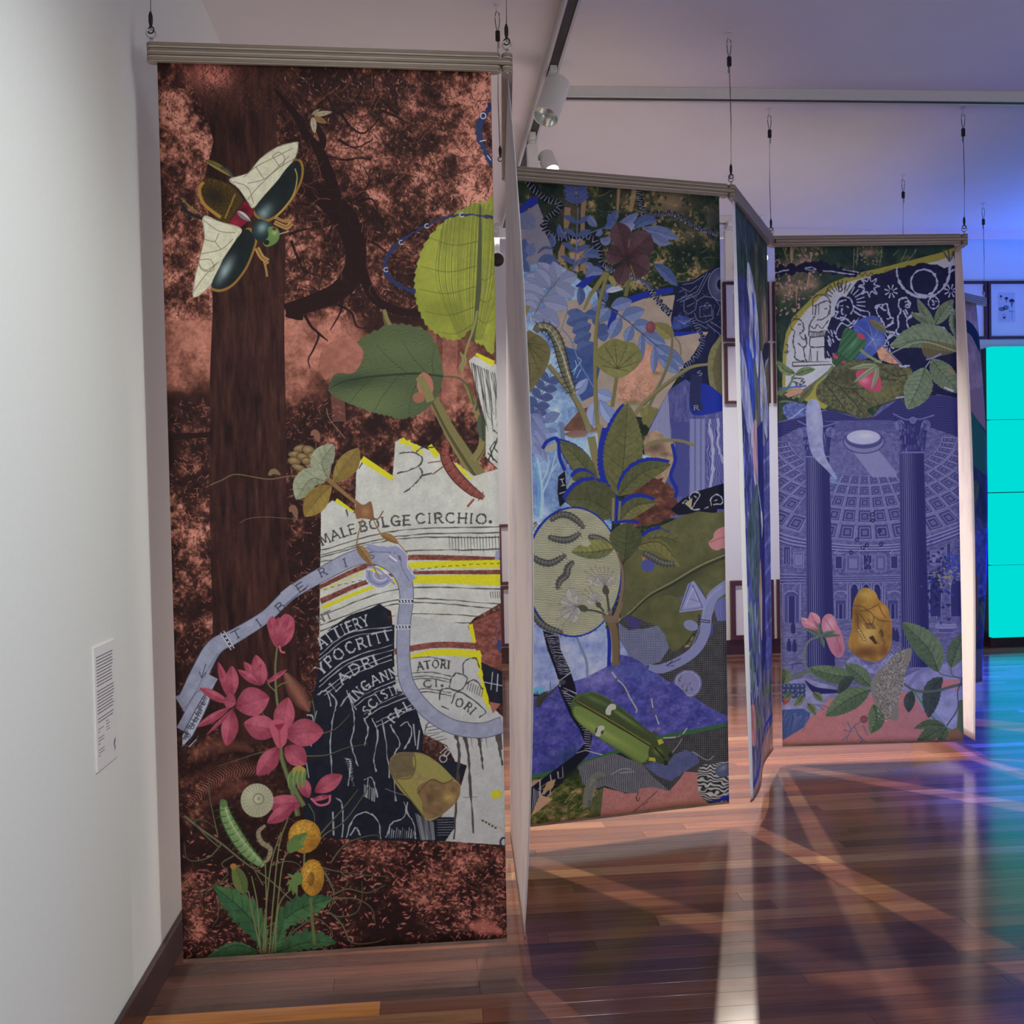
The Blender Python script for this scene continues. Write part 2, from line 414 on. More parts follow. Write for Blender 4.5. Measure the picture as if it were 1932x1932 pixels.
# ------------------------------------------------------------------ printed cloth: a small painter that makes the flat prints as pixel data
# Each print is drawn in the measured coordinates of its cloth (four corners -> unit rectangle), so shapes are set out on the cloth itself.
def homography(src, dst):
    A = []; b = []
    for (x, y), (u, v) in zip(src, dst):
        A.append([x, y, 1, 0, 0, 0, -u * x, -u * y]); b.append(u)
        A.append([0, 0, 0, x, y, 1, -v * x, -v * y]); b.append(v)
    return np.append(np.linalg.solve(np.array(A, float), np.array(b, float)), 1).reshape(3, 3)
def fbm(h, w, cell, octv=4, seed=0, ax=1.0, gain=0.55):
    r = np.random.RandomState(seed); out = np.zeros((h, w), np.float32); amp = 1.0; tot = 0
    for o in range(octv):
        ch, cw = max(1.2, cell * ax / 2 ** o), max(1.2, cell / 2 ** o)
        gh, gw = int(h / ch) + 3, int(w / cw) + 3
        g = r.rand(gh, gw).astype(np.float32)
        y = np.arange(h) / ch; x = np.arange(w) / cw
        yi = y.astype(int); xi = x.astype(int)
        fy = (y - yi).astype(np.float32)[:, None]; fx = (x - xi).astype(np.float32)[None]
        fy = fy * fy * (3 - 2 * fy); fx = fx * fx * (3 - 2 * fx)
        a = g[yi][:, xi] * (1 - fx) + g[yi][:, xi + 1] * fx
        b = g[yi + 1][:, xi] * (1 - fx) + g[yi + 1][:, xi + 1] * fx
        out += amp * (a * (1 - fy) + b * fy); tot += amp; amp *= gain
    return out / tot
def spl(pts, n=6, closed=False):
    p = np.array(pts, float); m = len(p)
    if m < 3: return p
    if closed: q = np.vstack([p[-1:], p, p[:2]]); segs = m
    else: q = np.vstack([2 * p[0] - p[1], p, 2 * p[-1] - p[-2]]); segs = m - 1
    t = np.arange(n)[:, None] / n; out = []
    for i in range(segs):
        a, b, c, d = q[i:i + 4]
        out.append(0.5 * ((2 * b) + (c - a) * t + (2 * a - 5 * b + 4 * c - d) * t ** 2 + (3 * b - a - 3 * c + d) * t ** 3))
    out = np.vstack(out)
    return out if closed else np.vstack([out, p[-1:]])
def rs(p, n):
    p = np.array(p, float); d = np.r_[0, np.cumsum(np.hypot(*np.diff(p, axis=0).T))]
    t = np.linspace(0, d[-1], n); return np.c_[np.interp(t, d, p[:, 0]), np.interp(t, d, p[:, 1])]
class Print:
    def __init__(s, w, h, quad, base):
        s.w, s.h = w, h
        s.H = homography(quad, ((0, 0), (w, 0), (w, h), (0, h))); s.Hi = np.linalg.inv(s.H)
        s.a = np.zeros((h, w, 3), np.float32); s.a[:] = base; s.view(0, 0, 1); s.last = None
        s.r = np.random.RandomState(int(abs(quad[0][0])) + 3)
        s.s = h / (quad[3][1] - quad[0][1])
    def view(s, x, y, k): s.vx, s.vy, s.vk = x, y, k; return s
    def T(s, p):
        p = np.array(p, float).reshape(-1, 2) / s.vk + (s.vx, s.vy)
        q = np.c_[p, np.ones(len(p))] @ s.H.T
        return q[:, :2] / q[:, 2:]
    def px(s, bb):
        x0, y0, x1, y1 = bb
        X, Y = np.meshgrid(np.arange(x0, x1) + .5, np.arange(y0, y1) + .5)
        m = s.Hi; d = m[2, 0] * X + m[2, 1] * Y + m[2, 2]
        return (m[0, 0] * X + m[0, 1] * Y + m[0, 2]) / d, (m[1, 0] * X + m[1, 1] * Y + m[1, 2]) / d
    def cover(s, P, SS=3):
        x0 = max(0, int(np.floor(P[:, 0].min())) - 1); x1 = min(s.w, int(np.ceil(P[:, 0].max())) + 2)
        y0 = max(0, int(np.floor(P[:, 1].min())) - 1); y1 = min(s.h, int(np.ceil(P[:, 1].max())) + 2)
        if x1 <= x0 or y1 <= y0: return None
        W = x1 - x0; R = (y1 - y0) * SS
        Q = np.roll(P, -1, 0); ay = (P[:, 1] - y0) * SS - .5; by = (Q[:, 1] - y0) * SS - .5
        lo = np.ceil(np.minimum(ay, by)); hi = np.ceil(np.maximum(ay, by))
        lo = np.clip(lo, 0, R).astype(int); hi = np.clip(hi, 0, R).astype(int); n = hi - lo
        k = n > 0
        if not k.any(): return None
        P, Q, ay, by, lo, n = P[k], Q[k], ay[k], by[k], lo[k], n[k]
        e = np.repeat(np.arange(len(n)), n); row = np.arange(n.sum()) - np.repeat(np.cumsum(n) - n, n) + lo[e]
        t = (row - ay[e]) / (by[e] - ay[e]); x = P[e, 0] + (Q[e, 0] - P[e, 0]) * t - x0
        sg = np.where(by[e] > ay[e], 1.0, -1.0); x = np.clip(x, 0, W); xi = np.minimum(x.astype(int), W); f = x - xi
        D = np.bincount(row * (W + 2) + xi, sg * (1 - f), R * (W + 2)) + np.bincount(row * (W + 2) + xi + 1, sg * f, R * (W + 2))
        m = np.minimum(np.abs(np.cumsum(D.reshape(R, W + 2), 1)), 1)[:, :W].reshape(y1 - y0, SS, W).mean(1)
        return (x0, y0, x1, y1), m.astype(np.float32)
    def blend(s, bb, m, col, al=1.0):
        x0, y0, x1, y1 = bb; A = s.a[y0:y1, x0:x1]
        if callable(col): c = col(*s.px(bb))
        else: c = np.asarray(col, np.float32)
        A += (c - A) * (m * al)[..., None]
    def fill(s, pts, col, al=1.0, sm=0, rough=0, keep=True):
        p = np.array(pts, float)
        if sm: p = spl(p, sm, True)
        p = s.T(p)
        if rough:
            n = int(np.hypot(*np.diff(np.vstack([p, p[:1]]), axis=0).T).sum() / (rough * 2.0)) + 4
            p = rs(np.vstack([p, p[:1]]), n)[:-1]; p = p + s.r.randn(n - 1, 2) * rough * .55
        c = s.cover(p)
        if c is None: s.last = None; return s
        if keep: s.last = c
        s.blend(*c, col, al); return s
    def line(s, pts, w, col, al=1.0, sm=6, w1=None, jit=0):
        p = spl(pts, sm) if sm and len(pts) > 2 else np.array(pts, float)
        p = s.T(p)
        if jit: p = p + s.r.randn(*p.shape) * jit
        n = len(p); d = np.gradient(p, axis=0); d /= (np.hypot(d[:, 0], d[:, 1])[:, None] + 1e-6)
        nrm = np.c_[-d[:, 1], d[:, 0]]; k = s.s / s.vk / 2
        if isinstance(w, (list, tuple)): ww = np.interp(np.linspace(0, 1, n), np.linspace(0, 1, len(w)), w)
        else: ww = np.linspace(w, w if w1 is None else w1, n)
        ww = ww[:, None] * k
        if jit: ww = ww * (1 + .35 * s.r.randn(n, 1)).clip(.4, 1.7)
        ww = np.maximum(ww, .35)
        c = s.cover(np.vstack([p + nrm * ww, (p - nrm * ww)[::-1]]))
        if c: s.blend(*c, col, al)
        return s
    def soft(s, c, rx, ry, col, al=1.0, ang=0, clip=False, pw=1.0):
        q = s.T([c, (c[0] + 1, c[1])]); k = s.s / s.vk; rx, ry = rx * k, ry * k; cx, cy = q[0]; R = max(rx, ry) * 2.2
        bb = (max(0, int(cx - R)), max(0, int(cy - R)), min(s.w, int(cx + R) + 1), min(s.h, int(cy + R) + 1))
        if bb[2] <= bb[0] or bb[3] <= bb[1]: return s
        if clip:
            if s.last is None: return s
            b, m = s.last; bb = (max(bb[0], b[0]), max(bb[1], b[1]), min(bb[2], b[2]), min(bb[3], b[3]))
            if bb[2] <= bb[0] or bb[3] <= bb[1]: return s
            m = m[bb[1] - b[1]:bb[3] - b[1], bb[0] - b[0]:bb[2] - b[0]]
        else: m = 1.0
        X, Y = np.meshgrid(np.arange(bb[0], bb[2]) - cx, np.arange(bb[1], bb[3]) - cy); a = math.radians(ang)
        u = (X * math.cos(a) + Y * math.sin(a)) / rx; v = (-X * math.sin(a) + Y * math.cos(a)) / ry
        s.blend(bb, np.exp(-(u * u + v * v) * 1.2 * pw).astype(np.float32) * m, col, al); return s
    def ell(s, c, rx, ry, col, ang=0, al=1.0, n=28, rough=0, a0=0, a1=360):
        t = np.radians(np.linspace(a0, a1, n, endpoint=a1 - a0 < 360)); a = math.radians(ang)
        x, y = rx * np.cos(t), ry * np.sin(t)
        return s.fill(np.c_[c[0] + x * math.cos(a) - y * math.sin(a), c[1] + x * math.sin(a) + y * math.cos(a)], col, al, 0, rough)
    def ring(s, c, rx, ry, w, col, ang=0, jit=0, a0=0, a1=360, al=1):
        t = np.radians(np.linspace(a0, a1, 40)); a = math.radians(ang); x, y = rx * np.cos(t), ry * np.sin(t)
        return s.line(np.c_[c[0] + x * math.cos(a) - y * math.sin(a), c[1] + x * math.sin(a) + y * math.cos(a)], w, col, al, 0, None, jit)
    def grain(s, f, amt, seed=1, clip=True, ax=1.0, octv=3):
        """mottle the last filled shape"""
        if s.last is None: return s
        bb, m = s.last; n = fbm(bb[3] - bb[1], bb[2] - bb[0], f * s.s, octv, seed, ax) - .5
        s.a[bb[1]:bb[3], bb[0]:bb[2]] *= (1 + n * amt * m)[..., None]; return s
    def hatch(s, step, col, al=.5, ang=0, duty=.5, wob=0.0, seed=4):
        """parallel engraved lines inside the last shape"""
        if s.last is None: return s
        bb, m = s.last; X, Y = s.px(bb); a = math.radians(ang)
        d = (-X * math.sin(a) + Y * math.cos(a)) * s.vk / step
        if wob: d = d + wob * fbm(*X.shape, 14 * s.s, 2, seed)
        v = (np.abs((d % 1) - .5) * 2); k = np.clip((duty - v) / .35 + .5, 0, 1)
        s.blend(bb, (m * k).astype(np.float32), col, al); return s
    def leaf(s, mid, wl, wr, col, col2=None, teeth=0, depth=.12, vein=None, nv=6, hat=None, pk=.42, vw=None, edge=None, al=1.0, rag=0):
        """leaf or petal about a midrib (base to tip); wl / wr half widths to its left and right"""
        m = rs(spl(mid, 8) if len(mid) > 2 else mid, 41); d = np.gradient(m, axis=0); d /= np.hypot(d[:, 0], d[:, 1])[:, None]
        nr = np.c_[d[:, 1], -d[:, 0]]; t = np.linspace(0, 1, 41)
        pf = (np.sin(np.pi * t ** (math.log(.5) / math.log(pk)))) ** .75
        def side(wd, sg):
            k = pf.copy()
            if teeth: k = k * (1 + depth * (((t * teeth) % 1) - .5) * np.minimum(1, pf * 3))
            if rag: k = k * (1 + rag * s.r.randn(41))
            return m + nr * (sg * wd * k)[:, None]
        Lp, Rp = side(wl, 1), side(wr, -1)
        s.fill(np.vstack([Lp, Rp[::-1]]), col, al); whole = s.last
        if col2 is not None: s.fill(np.vstack([Rp, m[::-1]]), col2, al * .8)
        s.last = whole
        if hat: s.hatch(*hat); s.last = whole
        L = np.hypot(*(m[-1] - m[0])); vw = vw or max(.5 * s.vk, L * .016)
        if edge is not None: s.line(np.vstack([Lp, Rp[::-1]]), vw * .8, edge, .8, 0)
        if vein is not None:
            s.line(m, vw * 1.4, vein, .9, 0, vw * .5)
            for k in range(nv):
                i = int(3 + 32 * k / nv); j = min(40, i + int(5 + 3 * (1 - k / nv)))
                for E in (Lp, Rp):
                    q = m[i] + (E[j] - m[i]) * .92; b = m[i] + (E[j] - m[i]) * .5 - d[i] * L * .012
                    s.line([m[i], b, q], vw * .8, vein, .75, 4, vw * .3)
        s.last = whole; return s
    def text(s, txt, base, hgt, col, w, jit=0, sp=1.0, serif=.14, al=1.0, flip=False):
        b = rs(spl(base, 10) if len(base) > 2 else base, 200); dd = np.r_[0, np.cumsum(np.hypot(*np.diff(b, axis=0).T))]
        wd = [GLYPH.get(c, GLYPH[' '])[0] for c in txt]; tot = sum(wd) + .28 * (len(txt) - 1); k = dd[-1] / tot; x = 0
        for c, g in zip(txt, wd):
            cx = (x + g / 2) * k; i = int(np.clip(np.searchsorted(dd, cx), 2, 197)); t = b[i + 2] - b[i - 2]; t /= np.hypot(*t); n = np.array((t[1], -t[0]))
            o = b[i]
            for st in GLYPH.get(c, GLYPH[' '])[1]:
                st = np.array(st, float); q = o + t * ((st[:, :1] - g / 2) * k * sp) + n * (st[:, 1:] * hgt)
                s.line(q, w, col, al, 5 if len(st) > 3 else 0, None, jit)
                if serif and len(st) < 4:
                    for e in (q[0], q[-1]):
                        s.line([e - t * hgt * serif, e + t * hgt * serif], w * .8, col, al, 0)
            x += g + .28
        return s
    def image(s, name, gain, lift=(1, 1, 1)):
        """photo-like tones to paint reflectance, packed as an image"""
        v = np.clip(s.a / 255.0, 0, 1); lin = np.where(v <= .04045, v / 12.92, ((v + .055) / 1.055) ** 2.4)
        lin = np.clip(lin * gain * np.array(lift), 0.004, .88)
        v = np.where(lin <= .0031308, lin * 12.92, 1.055 * lin ** (1 / 2.4) - .055)
        im = bpy.data.images.new(name, s.w, s.h, alpha=False)
        buf = np.ones((s.h, s.w, 4), np.float32); buf[..., :3] = v[::-1]
        im.pixels.foreach_set(buf.ravel()); im.update(); im.pack(); return im
GLYPH = {' ': (.4, []), 'A': (.8, [[(0, 0), (.42, 1)], [(.42, 1), (.8, 0)], [(.15, .38), (.65, .38)]]),
    'B': (.62, [[(.08, 0), (.08, 1)], [(.08, 1), (.45, 1), (.55, .8), (.42, .55), (.08, .53)], [(.08, .53), (.5, .5), (.62, .26), (.5, 0), (.08, 0)]]),
    'C': (.7, [[(.68, .84), (.5, 1), (.2, .95), (.03, .6), (.08, .25), (.35, 0), (.6, .05), (.7, .2)]]),
    'D': (.75, [[(.08, 0), (.08, 1)], [(.08, 1), (.45, .98), (.72, .7), (.7, .3), (.45, .02), (.08, 0)]]),
    'E': (.6, [[(.08, 0), (.08, 1)], [(.08, 1), (.58, 1)], [(.08, .52), (.48, .52)], [(.08, 0), (.6, 0)]]),
    'F': (.55, [[(.08, 0), (.08, 1)], [(.08, 1), (.55, 1)], [(.08, .52), (.46, .52)]]),
    'G': (.75, [[(.68, .84), (.5, 1), (.2, .95), (.03, .6), (.08, .25), (.35, 0), (.6, .05), (.7, .2)], [(.7, .02), (.7, .42)], [(.45, .42), (.75, .42)]]),
    'H': (.75, [[(.08, 0), (.08, 1)], [(.68, 0), (.68, 1)], [(.08, .52), (.68, .52)]]),
    'I': (.25, [[(.12, 0), (.12, 1)]]), 'L': (.55, [[(.08, 1), (.08, 0)], [(.08, 0), (.55, 0)]]),
    'M': (.9, [[(.06, 0), (.12, 1)], [(.12, 1), (.45, .2)], [(.45, .2), (.78, 1)], [(.78, 1), (.86, 0)]]),
    'N': (.75, [[(.08, 0), (.08, 1)], [(.08, 1), (.68, 0)], [(.68, 0), (.68, 1)]]),
    'O': (.8, [[(.4, 0), (.1, .15), (.02, .5), (.12, .87), (.4, 1), (.68, .87), (.78, .5), (.7, .15), (.4, 0)]]),
    'P': (.6, [[(.08, 0), (.08, 1)], [(.08, 1), (.45, 1), (.6, .76), (.45, .5), (.08, .48)]]),
    'R': (.68, [[(.08, 0), (.08, 1)], [(.08, 1), (.45, 1), (.58, .77), (.45, .53), (.08, .5)], [(.36, .5), (.68, 0)]]),
    'S': (.55, [[(.5, .85), (.32, 1), (.1, .9), (.08, .68), (.4, .42), (.5, .2), (.32, 0), (.06, .1)]]),
    'T': (.7, [[(.35, 0), (.35, 1)], [(0, 1), (.7, 1)]]), 'V': (.75, [[(0, 1), (.38, 0)], [(.38, 0), (.75, 1)]]),
    'Y': (.7, [[(0, 1), (.35, .5)], [(.35, .5), (.7, 1)], [(.35, .5), (.35, 0)]]),
    '.': (.25, [[(.04, .1), (.12, .2), (.2, .1), (.12, 0), (.04, .1)]])}
ART = {}
# ---- forest print
def tone_map(t, stops):
    t = np.clip(t, 0, 1); xs = [a for a, _ in stops]
    return np.stack([np.interp(t, xs, [c[i] for _, c in stops]) for i in range(3)], -1)
def sstep(a, b, x):
    t = np.clip((x - a) / (b - a), 0, 1); return t * t * (3 - 2 * t)
def field(X, Y, pts, rad):
    """smooth field through scattered (x, y, value) points, worked out coarsely and enlarged"""
    h, w = X.shape; st = 8; xs, ys = X[::st, ::st], Y[::st, ::st]; num = np.zeros_like(xs); den = np.zeros_like(xs) + 1e-6
    for x, y, v in pts:
        k = 1.0 / (((xs - x) ** 2 + (ys - y) ** 2) / rad ** 2 + .05) ** 2; num += k * v; den += k
    g = num / den; iy = np.minimum(np.arange(h) / st, g.shape[0] - 1.001); ix = np.minimum(np.arange(w) / st, g.shape[1] - 1.001)
    a = iy.astype(int); b = ix.astype(int); a2 = np.minimum(a + 1, g.shape[0] - 1); b2 = np.minimum(b + 1, g.shape[1] - 1); fy = (iy - a)[:, None]; fx = (ix - b)[None]
    return (g[a][:, b] * (1 - fx) + g[a][:, b2] * fx) * (1 - fy) + (g[a2][:, b] * (1 - fx) + g[a2][:, b2] * fx) * fy
def orchid_petal(P, a, b, w, d=(130, 56, 72), l=(158, 76, 93)):
    P.leaf([a, ((a[0] + b[0]) / 2, (a[1] + b[1]) / 2), b], w, w * .9, d, l, 0, 0, (120, 44, 64), 0, None, .5)
    P.soft(((a[0] + b[0]) / 2 - w * .2, (a[1] + b[1]) / 2 - w * .3), w * .8, w * .8, (186, 108, 124), .4, 0, True)
    P.soft(a, w * .9, w * .9, (95, 32, 50), .5, 0, True); P.grain(5, .25, 3)
def caterpillar(P, pts, w, body, dark, light, seg=11, legs=True, sp=(250, 250, 240)):
    m = rs(spl(pts, 8), 60); prof = np.sin(np.pi * np.clip(np.linspace(.06, .97, 12), 0, 1)) ** .4
    P.line(m, list(w * prof), dark, 1, 0); P.line(m, list(w * .84 * prof), body, 1, 0)
    d = np.gradient(m, axis=0); d /= np.hypot(d[:, 0], d[:, 1])[:, None]; n = np.c_[-d[:, 1], d[:, 0]]
    for k in range(seg):
        i = int(4 + 52 * k / (seg - 1)); a = m[i] + n[i] * w * .42; b = m[i] - n[i] * w * .42
        P.line([a, m[i] + d[i] * w * .1, b], w * .07, dark, .85, 4)
        P.soft(m[i] + d[i] * w * .15 - n[i] * w * .1, w * .16, w * .2, light, .8)
        if legs:
            P.line([m[i] + n[i] * w * .4, m[i] + n[i] * w * .72 + d[i] * w * .06], w * .1, dark, .9, 0, w * .02)
            P.line([m[i] - n[i] * w * .4, m[i] - n[i] * w * .66], w * .08, dark, .9, 0, w * .02)
def ragged_band(P, pts, w, col, jit=1.2): P.line(pts, w, col, 1, 8, None, jit)

def art_forest():
    P = Print(940, 2540, ((297, 119), (925, 141), (957, 1777), (346, 1816)), (60, 35, 32))
    X, Y = P.px((0, 0, P.w, P.h))
    f = [(330,150,.45),(320,200,.65),(345,240,.85),(400,150,.45),(330,300,.75),(420,200,.2),(330,400,.35),(320,480,.6),(350,520,.75),(330,560,.55),(330,610,.8),(370,650,.85),(330,700,.75),(340,780,.2),(350,830,.25),(360,930,.5),(340,960,.7),(380,1000,.55),(340,1050,.35),(370,1100,.5),(350,1130,.45),
         (560,150,.25),(620,160,.3),(700,170,.35),(620,200,.35),(690,230,.6),(780,200,.45),(880,150,.6),(900,190,.85),(840,250,.35),(760,300,.38),(700,330,.55),(680,250,.75),(850,330,.4),(900,300,.75),(750,370,.5),(730,390,.75),(820,370,.55),(900,360,.85),(760,440,.5),(800,420,.55),(690,420,.3),(600,420,.35),(580,440,.65),(590,470,.55),(560,490,.55),(620,480,.4),(580,540,.45),(700,520,.35),(760,560,.32),
         (560,620,.85),(600,640,.8),(580,680,.85),(640,680,.85),(650,640,.75),(720,620,.32),(560,720,.75),(600,750,.5),(640,760,.35),(570,800,.4),(700,820,.4),(840,720,.65),(860,760,.65),(760,830,.5),(820,830,.5),(880,800,.45),(560,860,.3),(640,840,.4),(580,900,.3),(560,980,.3),(580,1040,.15),(570,1100,.2),(580,1200,.3),(560,1280,.3),
         (360,1330,.15),(380,1430,.3),(400,1480,.3),(360,1520,.35),(430,1500,.25),(370,1600,.08),(450,1600,.05),(500,1680,.05),(370,1690,.4),(360,1750,.5),(400,1720,.3),(400,1800,.25),(600,1600,.08),(700,1600,.4),(680,1640,.35),(780,1600,.35),(860,1630,.5),(800,1690,.62),(850,1720,.58),(700,1700,.15),(930,1700,.42),(950,1620,.3),(760,1730,.08),(730,1780,.1),(860,1790,.15),(800,1800,.2),(930,1780,.38),(650,1780,.25),(600,1800,.2)]
    t = field(X, Y, f, 26); s = P.s
    n = fbm(P.h, P.w, 34 * s, 5, 5, 1, .75); fine = fbm(P.h, P.w, 7 * s, 3, 6, 1, .7)
    n = (n - n.mean()) / n.std() * .17 + .5; fine = (fine - fine.mean()) / fine.std()
    haze = sstep(575, 620, Y) * sstep(800, 740, Y); hard = 1 - .7 * haze
    v = t * .92 + (n - .5) * (.55 + .5 * sstep(.15, .5, t)) * hard + fine * .085 * hard
    v = np.where(Y > 1580, v * .95 + .02, v) - .02
    v = v * .45 + .55 * sstep(.22, .88, v) - .03
    P.a[:] = tone_map(v, [(0, (34, 20, 20)), (.3, (70, 41, 35)), (.6, (114, 70, 59)), (.85, (160, 104, 90)), (1, (188, 128, 112))])
    r = P.r
    # leaf sprays
    S = t[::4, ::4]
    for k in range(9000):
        x, y = r.uniform(300, 945), r.uniform(122, 600)
        q = P.T((x, y))[0].astype(int)
        if not (0 <= q[0] < P.w and 0 <= q[1] < P.h): continue
        tv = t[q[1], q[0]]
        if r.rand() > 1.15 - abs(tv - .45) * 1.6: continue
        a = r.uniform(.2, 2.6); l = r.uniform(5, 12); dx, dy = math.cos(a) * l, math.sin(a) * l
        c = (52, 30, 27) if r.rand() < .6 else ((92, 56, 44) if r.rand() < .7 else (176, 114, 100))
        P.fill([(x, y), (x + dx * .5 - dy * .13, y + dy * .5 + dx * .13), (x + dx, y + dy), (x + dx * .5 + dy * .1, y + dy * .5 - dx * .1)], c, .8, keep=False)
    for k in range(6500):
        x, y = r.uniform(345, 958), r.uniform(1575, 1815); q = P.T((x, y))[0].astype(int)
        if not (0 <= q[0] < P.w and 0 <= q[1] < P.h): continue
        tv = t[q[1], q[0]]
        if r.rand() > tv * 1.7: continue
        a = r.uniform(0, 6.3); l = r.uniform(5, 16); dx, dy = math.cos(a) * l, math.sin(a) * l * .7
        P.fill([(x, y), (x + dx * .5 - dy * .16, y + dy * .5 + dx * .16), (x + dx, y + dy), (x + dx * .5 + dy * .16, y + dy * .5 - dx * .16)], (182, 108, 98) if r.rand() < .45 else ((120, 66, 58) if r.rand() < .4 else (58, 30, 28)), .75, keep=False)
    for k in range(1600):   # side bush and bracken
        x, y = r.choice([r.uniform(325, 400), r.uniform(545, 640)]), r.uniform(760, 1320); a = r.uniform(0, 6.3); l = r.uniform(5, 13)
        P.line([(x, y), (x + math.cos(a) * l, y + math.sin(a) * l)], 2.2, (48, 28, 26) if r.rand() < .6 else (150, 92, 78), .7, 0, .4)
    # pale hazy trunks far away
    for x0, x1, w_ in ((628, 640, 26), (850, 846, 30), (815, 812, 18)): P.line([(x0, 590), (x1, 800)], w_, (196, 126, 110), .30, 0)
    D = (34, 19, 20)
    P.view(250, 50, 2.576)
    # main trunk with bark
    bark = lambda x, y: tone_map(.06 + .9 * (fbm(*x.shape, 9 * s, 4, 9, 7.0, .65) - .38) + .12 * sstep(120, 10, np.abs(x - 500)), [(0, (30, 17, 18)), (.5, (64, 38, 33)), (1, (112, 70, 54))])
    P.fill([(330, 180), (350, 420), (395, 560), (345, 760), (385, 1000), (390, 1400), (378, 1680), (375, 2350), (385, 2700), (395, 3100), (420, 3480), (870, 3520), (800, 3000), (750, 2560), (748, 2000), (738, 1500), (745, 1000), (700, 520), (720, 180)], bark, .96)
    P.soft((395, 240), 90, 78, (206, 132, 120), .95); P.soft((385, 235), 150, 95, (160, 88, 76), .5)  # pink glare of a spotlight, painted into the print
    for k in range(900):
        x = r.uniform(330, 800); y = r.uniform(190, 420); a = r.uniform(.3, 2.6); l = r.uniform(18, 34)
        P.line([(x, y), (x + math.cos(a) * l, y + math.sin(a) * l)], 5, (78, 46, 36) if r.rand() < .5 else (40, 24, 22), .55, 0, 1)
    # great limb and branches
    P.line([(745, 1395), (900, 1345), (1010, 1290), (1075, 1190), (1080, 1070), (1020, 930), (930, 840), (790, 760)], [72, 84, 92, 96, 110, 120, 105, 75], D)
    P.line([(1010, 960), (985, 830), (940, 700), (905, 610), (845, 540), (800, 450), (745, 380), (690, 310)], [70, 62, 58, 50, 44, 36, 26, 14], D)
    P.line([(905, 620), (925, 560), (890, 480), (900, 400), (960, 350)], [44, 34, 26, 16, 8], D)
    P.line([(1085, 1110), (1120, 1220), (1180, 1340), (1290, 1395), (1420, 1412)], [60, 52, 46, 40, 30], D)
    P.line([(745, 1405), (800, 1420), (830, 1425)], [30, 34, 26], D)
    for b in ([(835, 1410), (870, 1470), (905, 1510), (880, 1580), (855, 1630), (865, 1674)], [(900, 1500), (950, 1540)], [(1020, 1330), (1010, 1400), (960, 1490)], [(960, 1345), (1060, 1400), (1090, 1470), (1150, 1480)],
              [(1100, 1040), (1180, 1070), (1250, 1120), (1370, 1170)], [(780, 870), (860, 880), (930, 930), (980, 960)], [(1060, 860), (1110, 830), (1150, 760), (1120, 690)], [(940, 640), (1030, 660), (1100, 650), (1160, 660)],
              [(1090, 860), (1160, 850), (1190, 900)], [(1010, 430), (1060, 500), (1120, 530), (1180, 480), (1210, 420)], [(1000, 430), (1060, 400), (1110, 320), (1120, 250)], [(1210, 420), (1280, 450), (1350, 490)], [(1000, 440), (960, 380), (930, 310)],
              [(1290, 440), (1240, 400), (1180, 330), (1170, 260)], [(740, 560), (800, 580), (840, 620)], [(1000, 560), (1080, 600), (1170, 560)], [(860, 200), (900, 300), (960, 370)], [(770, 1050), (810, 1150), (840, 1200), (930, 1230)], [(760, 1020), (820, 1000), (900, 990)]):
        P.line(b, 15, D, .95, 6, 4)
    for k in range(260):
        x, y = r.uniform(780, 1720), r.uniform(230, 1330); a = r.uniform(0, 6.3); pts = [(x, y)]
        for j in range(5): a += r.uniform(-.7, .7); x += math.cos(a) * 26; y += math.sin(a) * 22; pts.append((x, y))
        P.line(pts, 4.5, (46, 27, 25) if r.rand() < .7 else (120, 72, 60), .75, 4, 1.2)
    P.line([(80, 2010), (200, 2000), (370, 1990)], [28, 34, 22], D)  # short dead branch beside the trunk
    # small moth
    for a, b, w_, c in (((880, 440), (970, 425), 13, (150, 138, 112)), ((880, 450), (945, 480), 15, (120, 92, 58)), ((875, 450), (885, 530), 15, (160, 148, 124)), ((870, 440), (910, 410), 8, (140, 128, 100)), ((870, 440), (850, 430), 6, (50, 40, 36))): P.leaf([a, b], w_, w_, c, None, 0, 0, (80, 66, 50), 2)
    # winged beetle
    cream = (188, 184, 160); dk = (26, 32, 34); gold = (150, 112, 52)
    P.fill([(350, 740), (410, 750), (480, 780), (540, 850), (560, 930), (470, 985), (400, 930), (345, 860), (315, 800)], (78, 60, 28), 1, 6)
    P.hatch(12, (34, 28, 18), .6, 40, .5, 6); P.soft((400, 830), 60, 45, (30, 26, 22), .8, 30, True)
    P.line([(345, 760), (325, 800), (350, 870), (430, 935)], 16, gold); P.line([(500, 820), (450, 940)], 8, gold, .8); P.line([(470, 960), (560, 830)], 7, (40, 30, 18), .8)
    P.fill([(545, 860), (585, 880), (580, 930), (520, 985), (465, 975), (500, 920)], (112, 26, 44), 1, 6); P.soft((540, 900), 30, 22, (60, 12, 24), .8, 0, True); P.soft((500, 960), 20, 14, (150, 50, 66), .6, 0, True)
    P.line([(228, 840), (265, 905), (340, 940)], [8, 18, 14], (30, 34, 38)); P.line([(235, 835), (290, 890), (345, 925)], [4, 12, 3], (112, 96, 56))
    P.leaf([(355, 655), (420, 690), (490, 740)], 16, 14, (96, 86, 44), (130, 116, 62), 0, 0, (40, 36, 28), 0); P.line([(430, 690), (465, 705), (495, 745)], 10, (50, 58, 66))
    def wing(o, veins):
        P.fill(o, cream, 1, 6); w0 = P.last; P.soft(o[0], 120, 90, (205, 202, 182), .5, 0, True); P.grain(9, .16, 8); 
        for q in veins: P.line(q, 3.6, (112, 104, 84), .85)
        P.last = w0
        P.line(np.array(o + [o[0]], float), 3, (96, 92, 78), .7, 0)
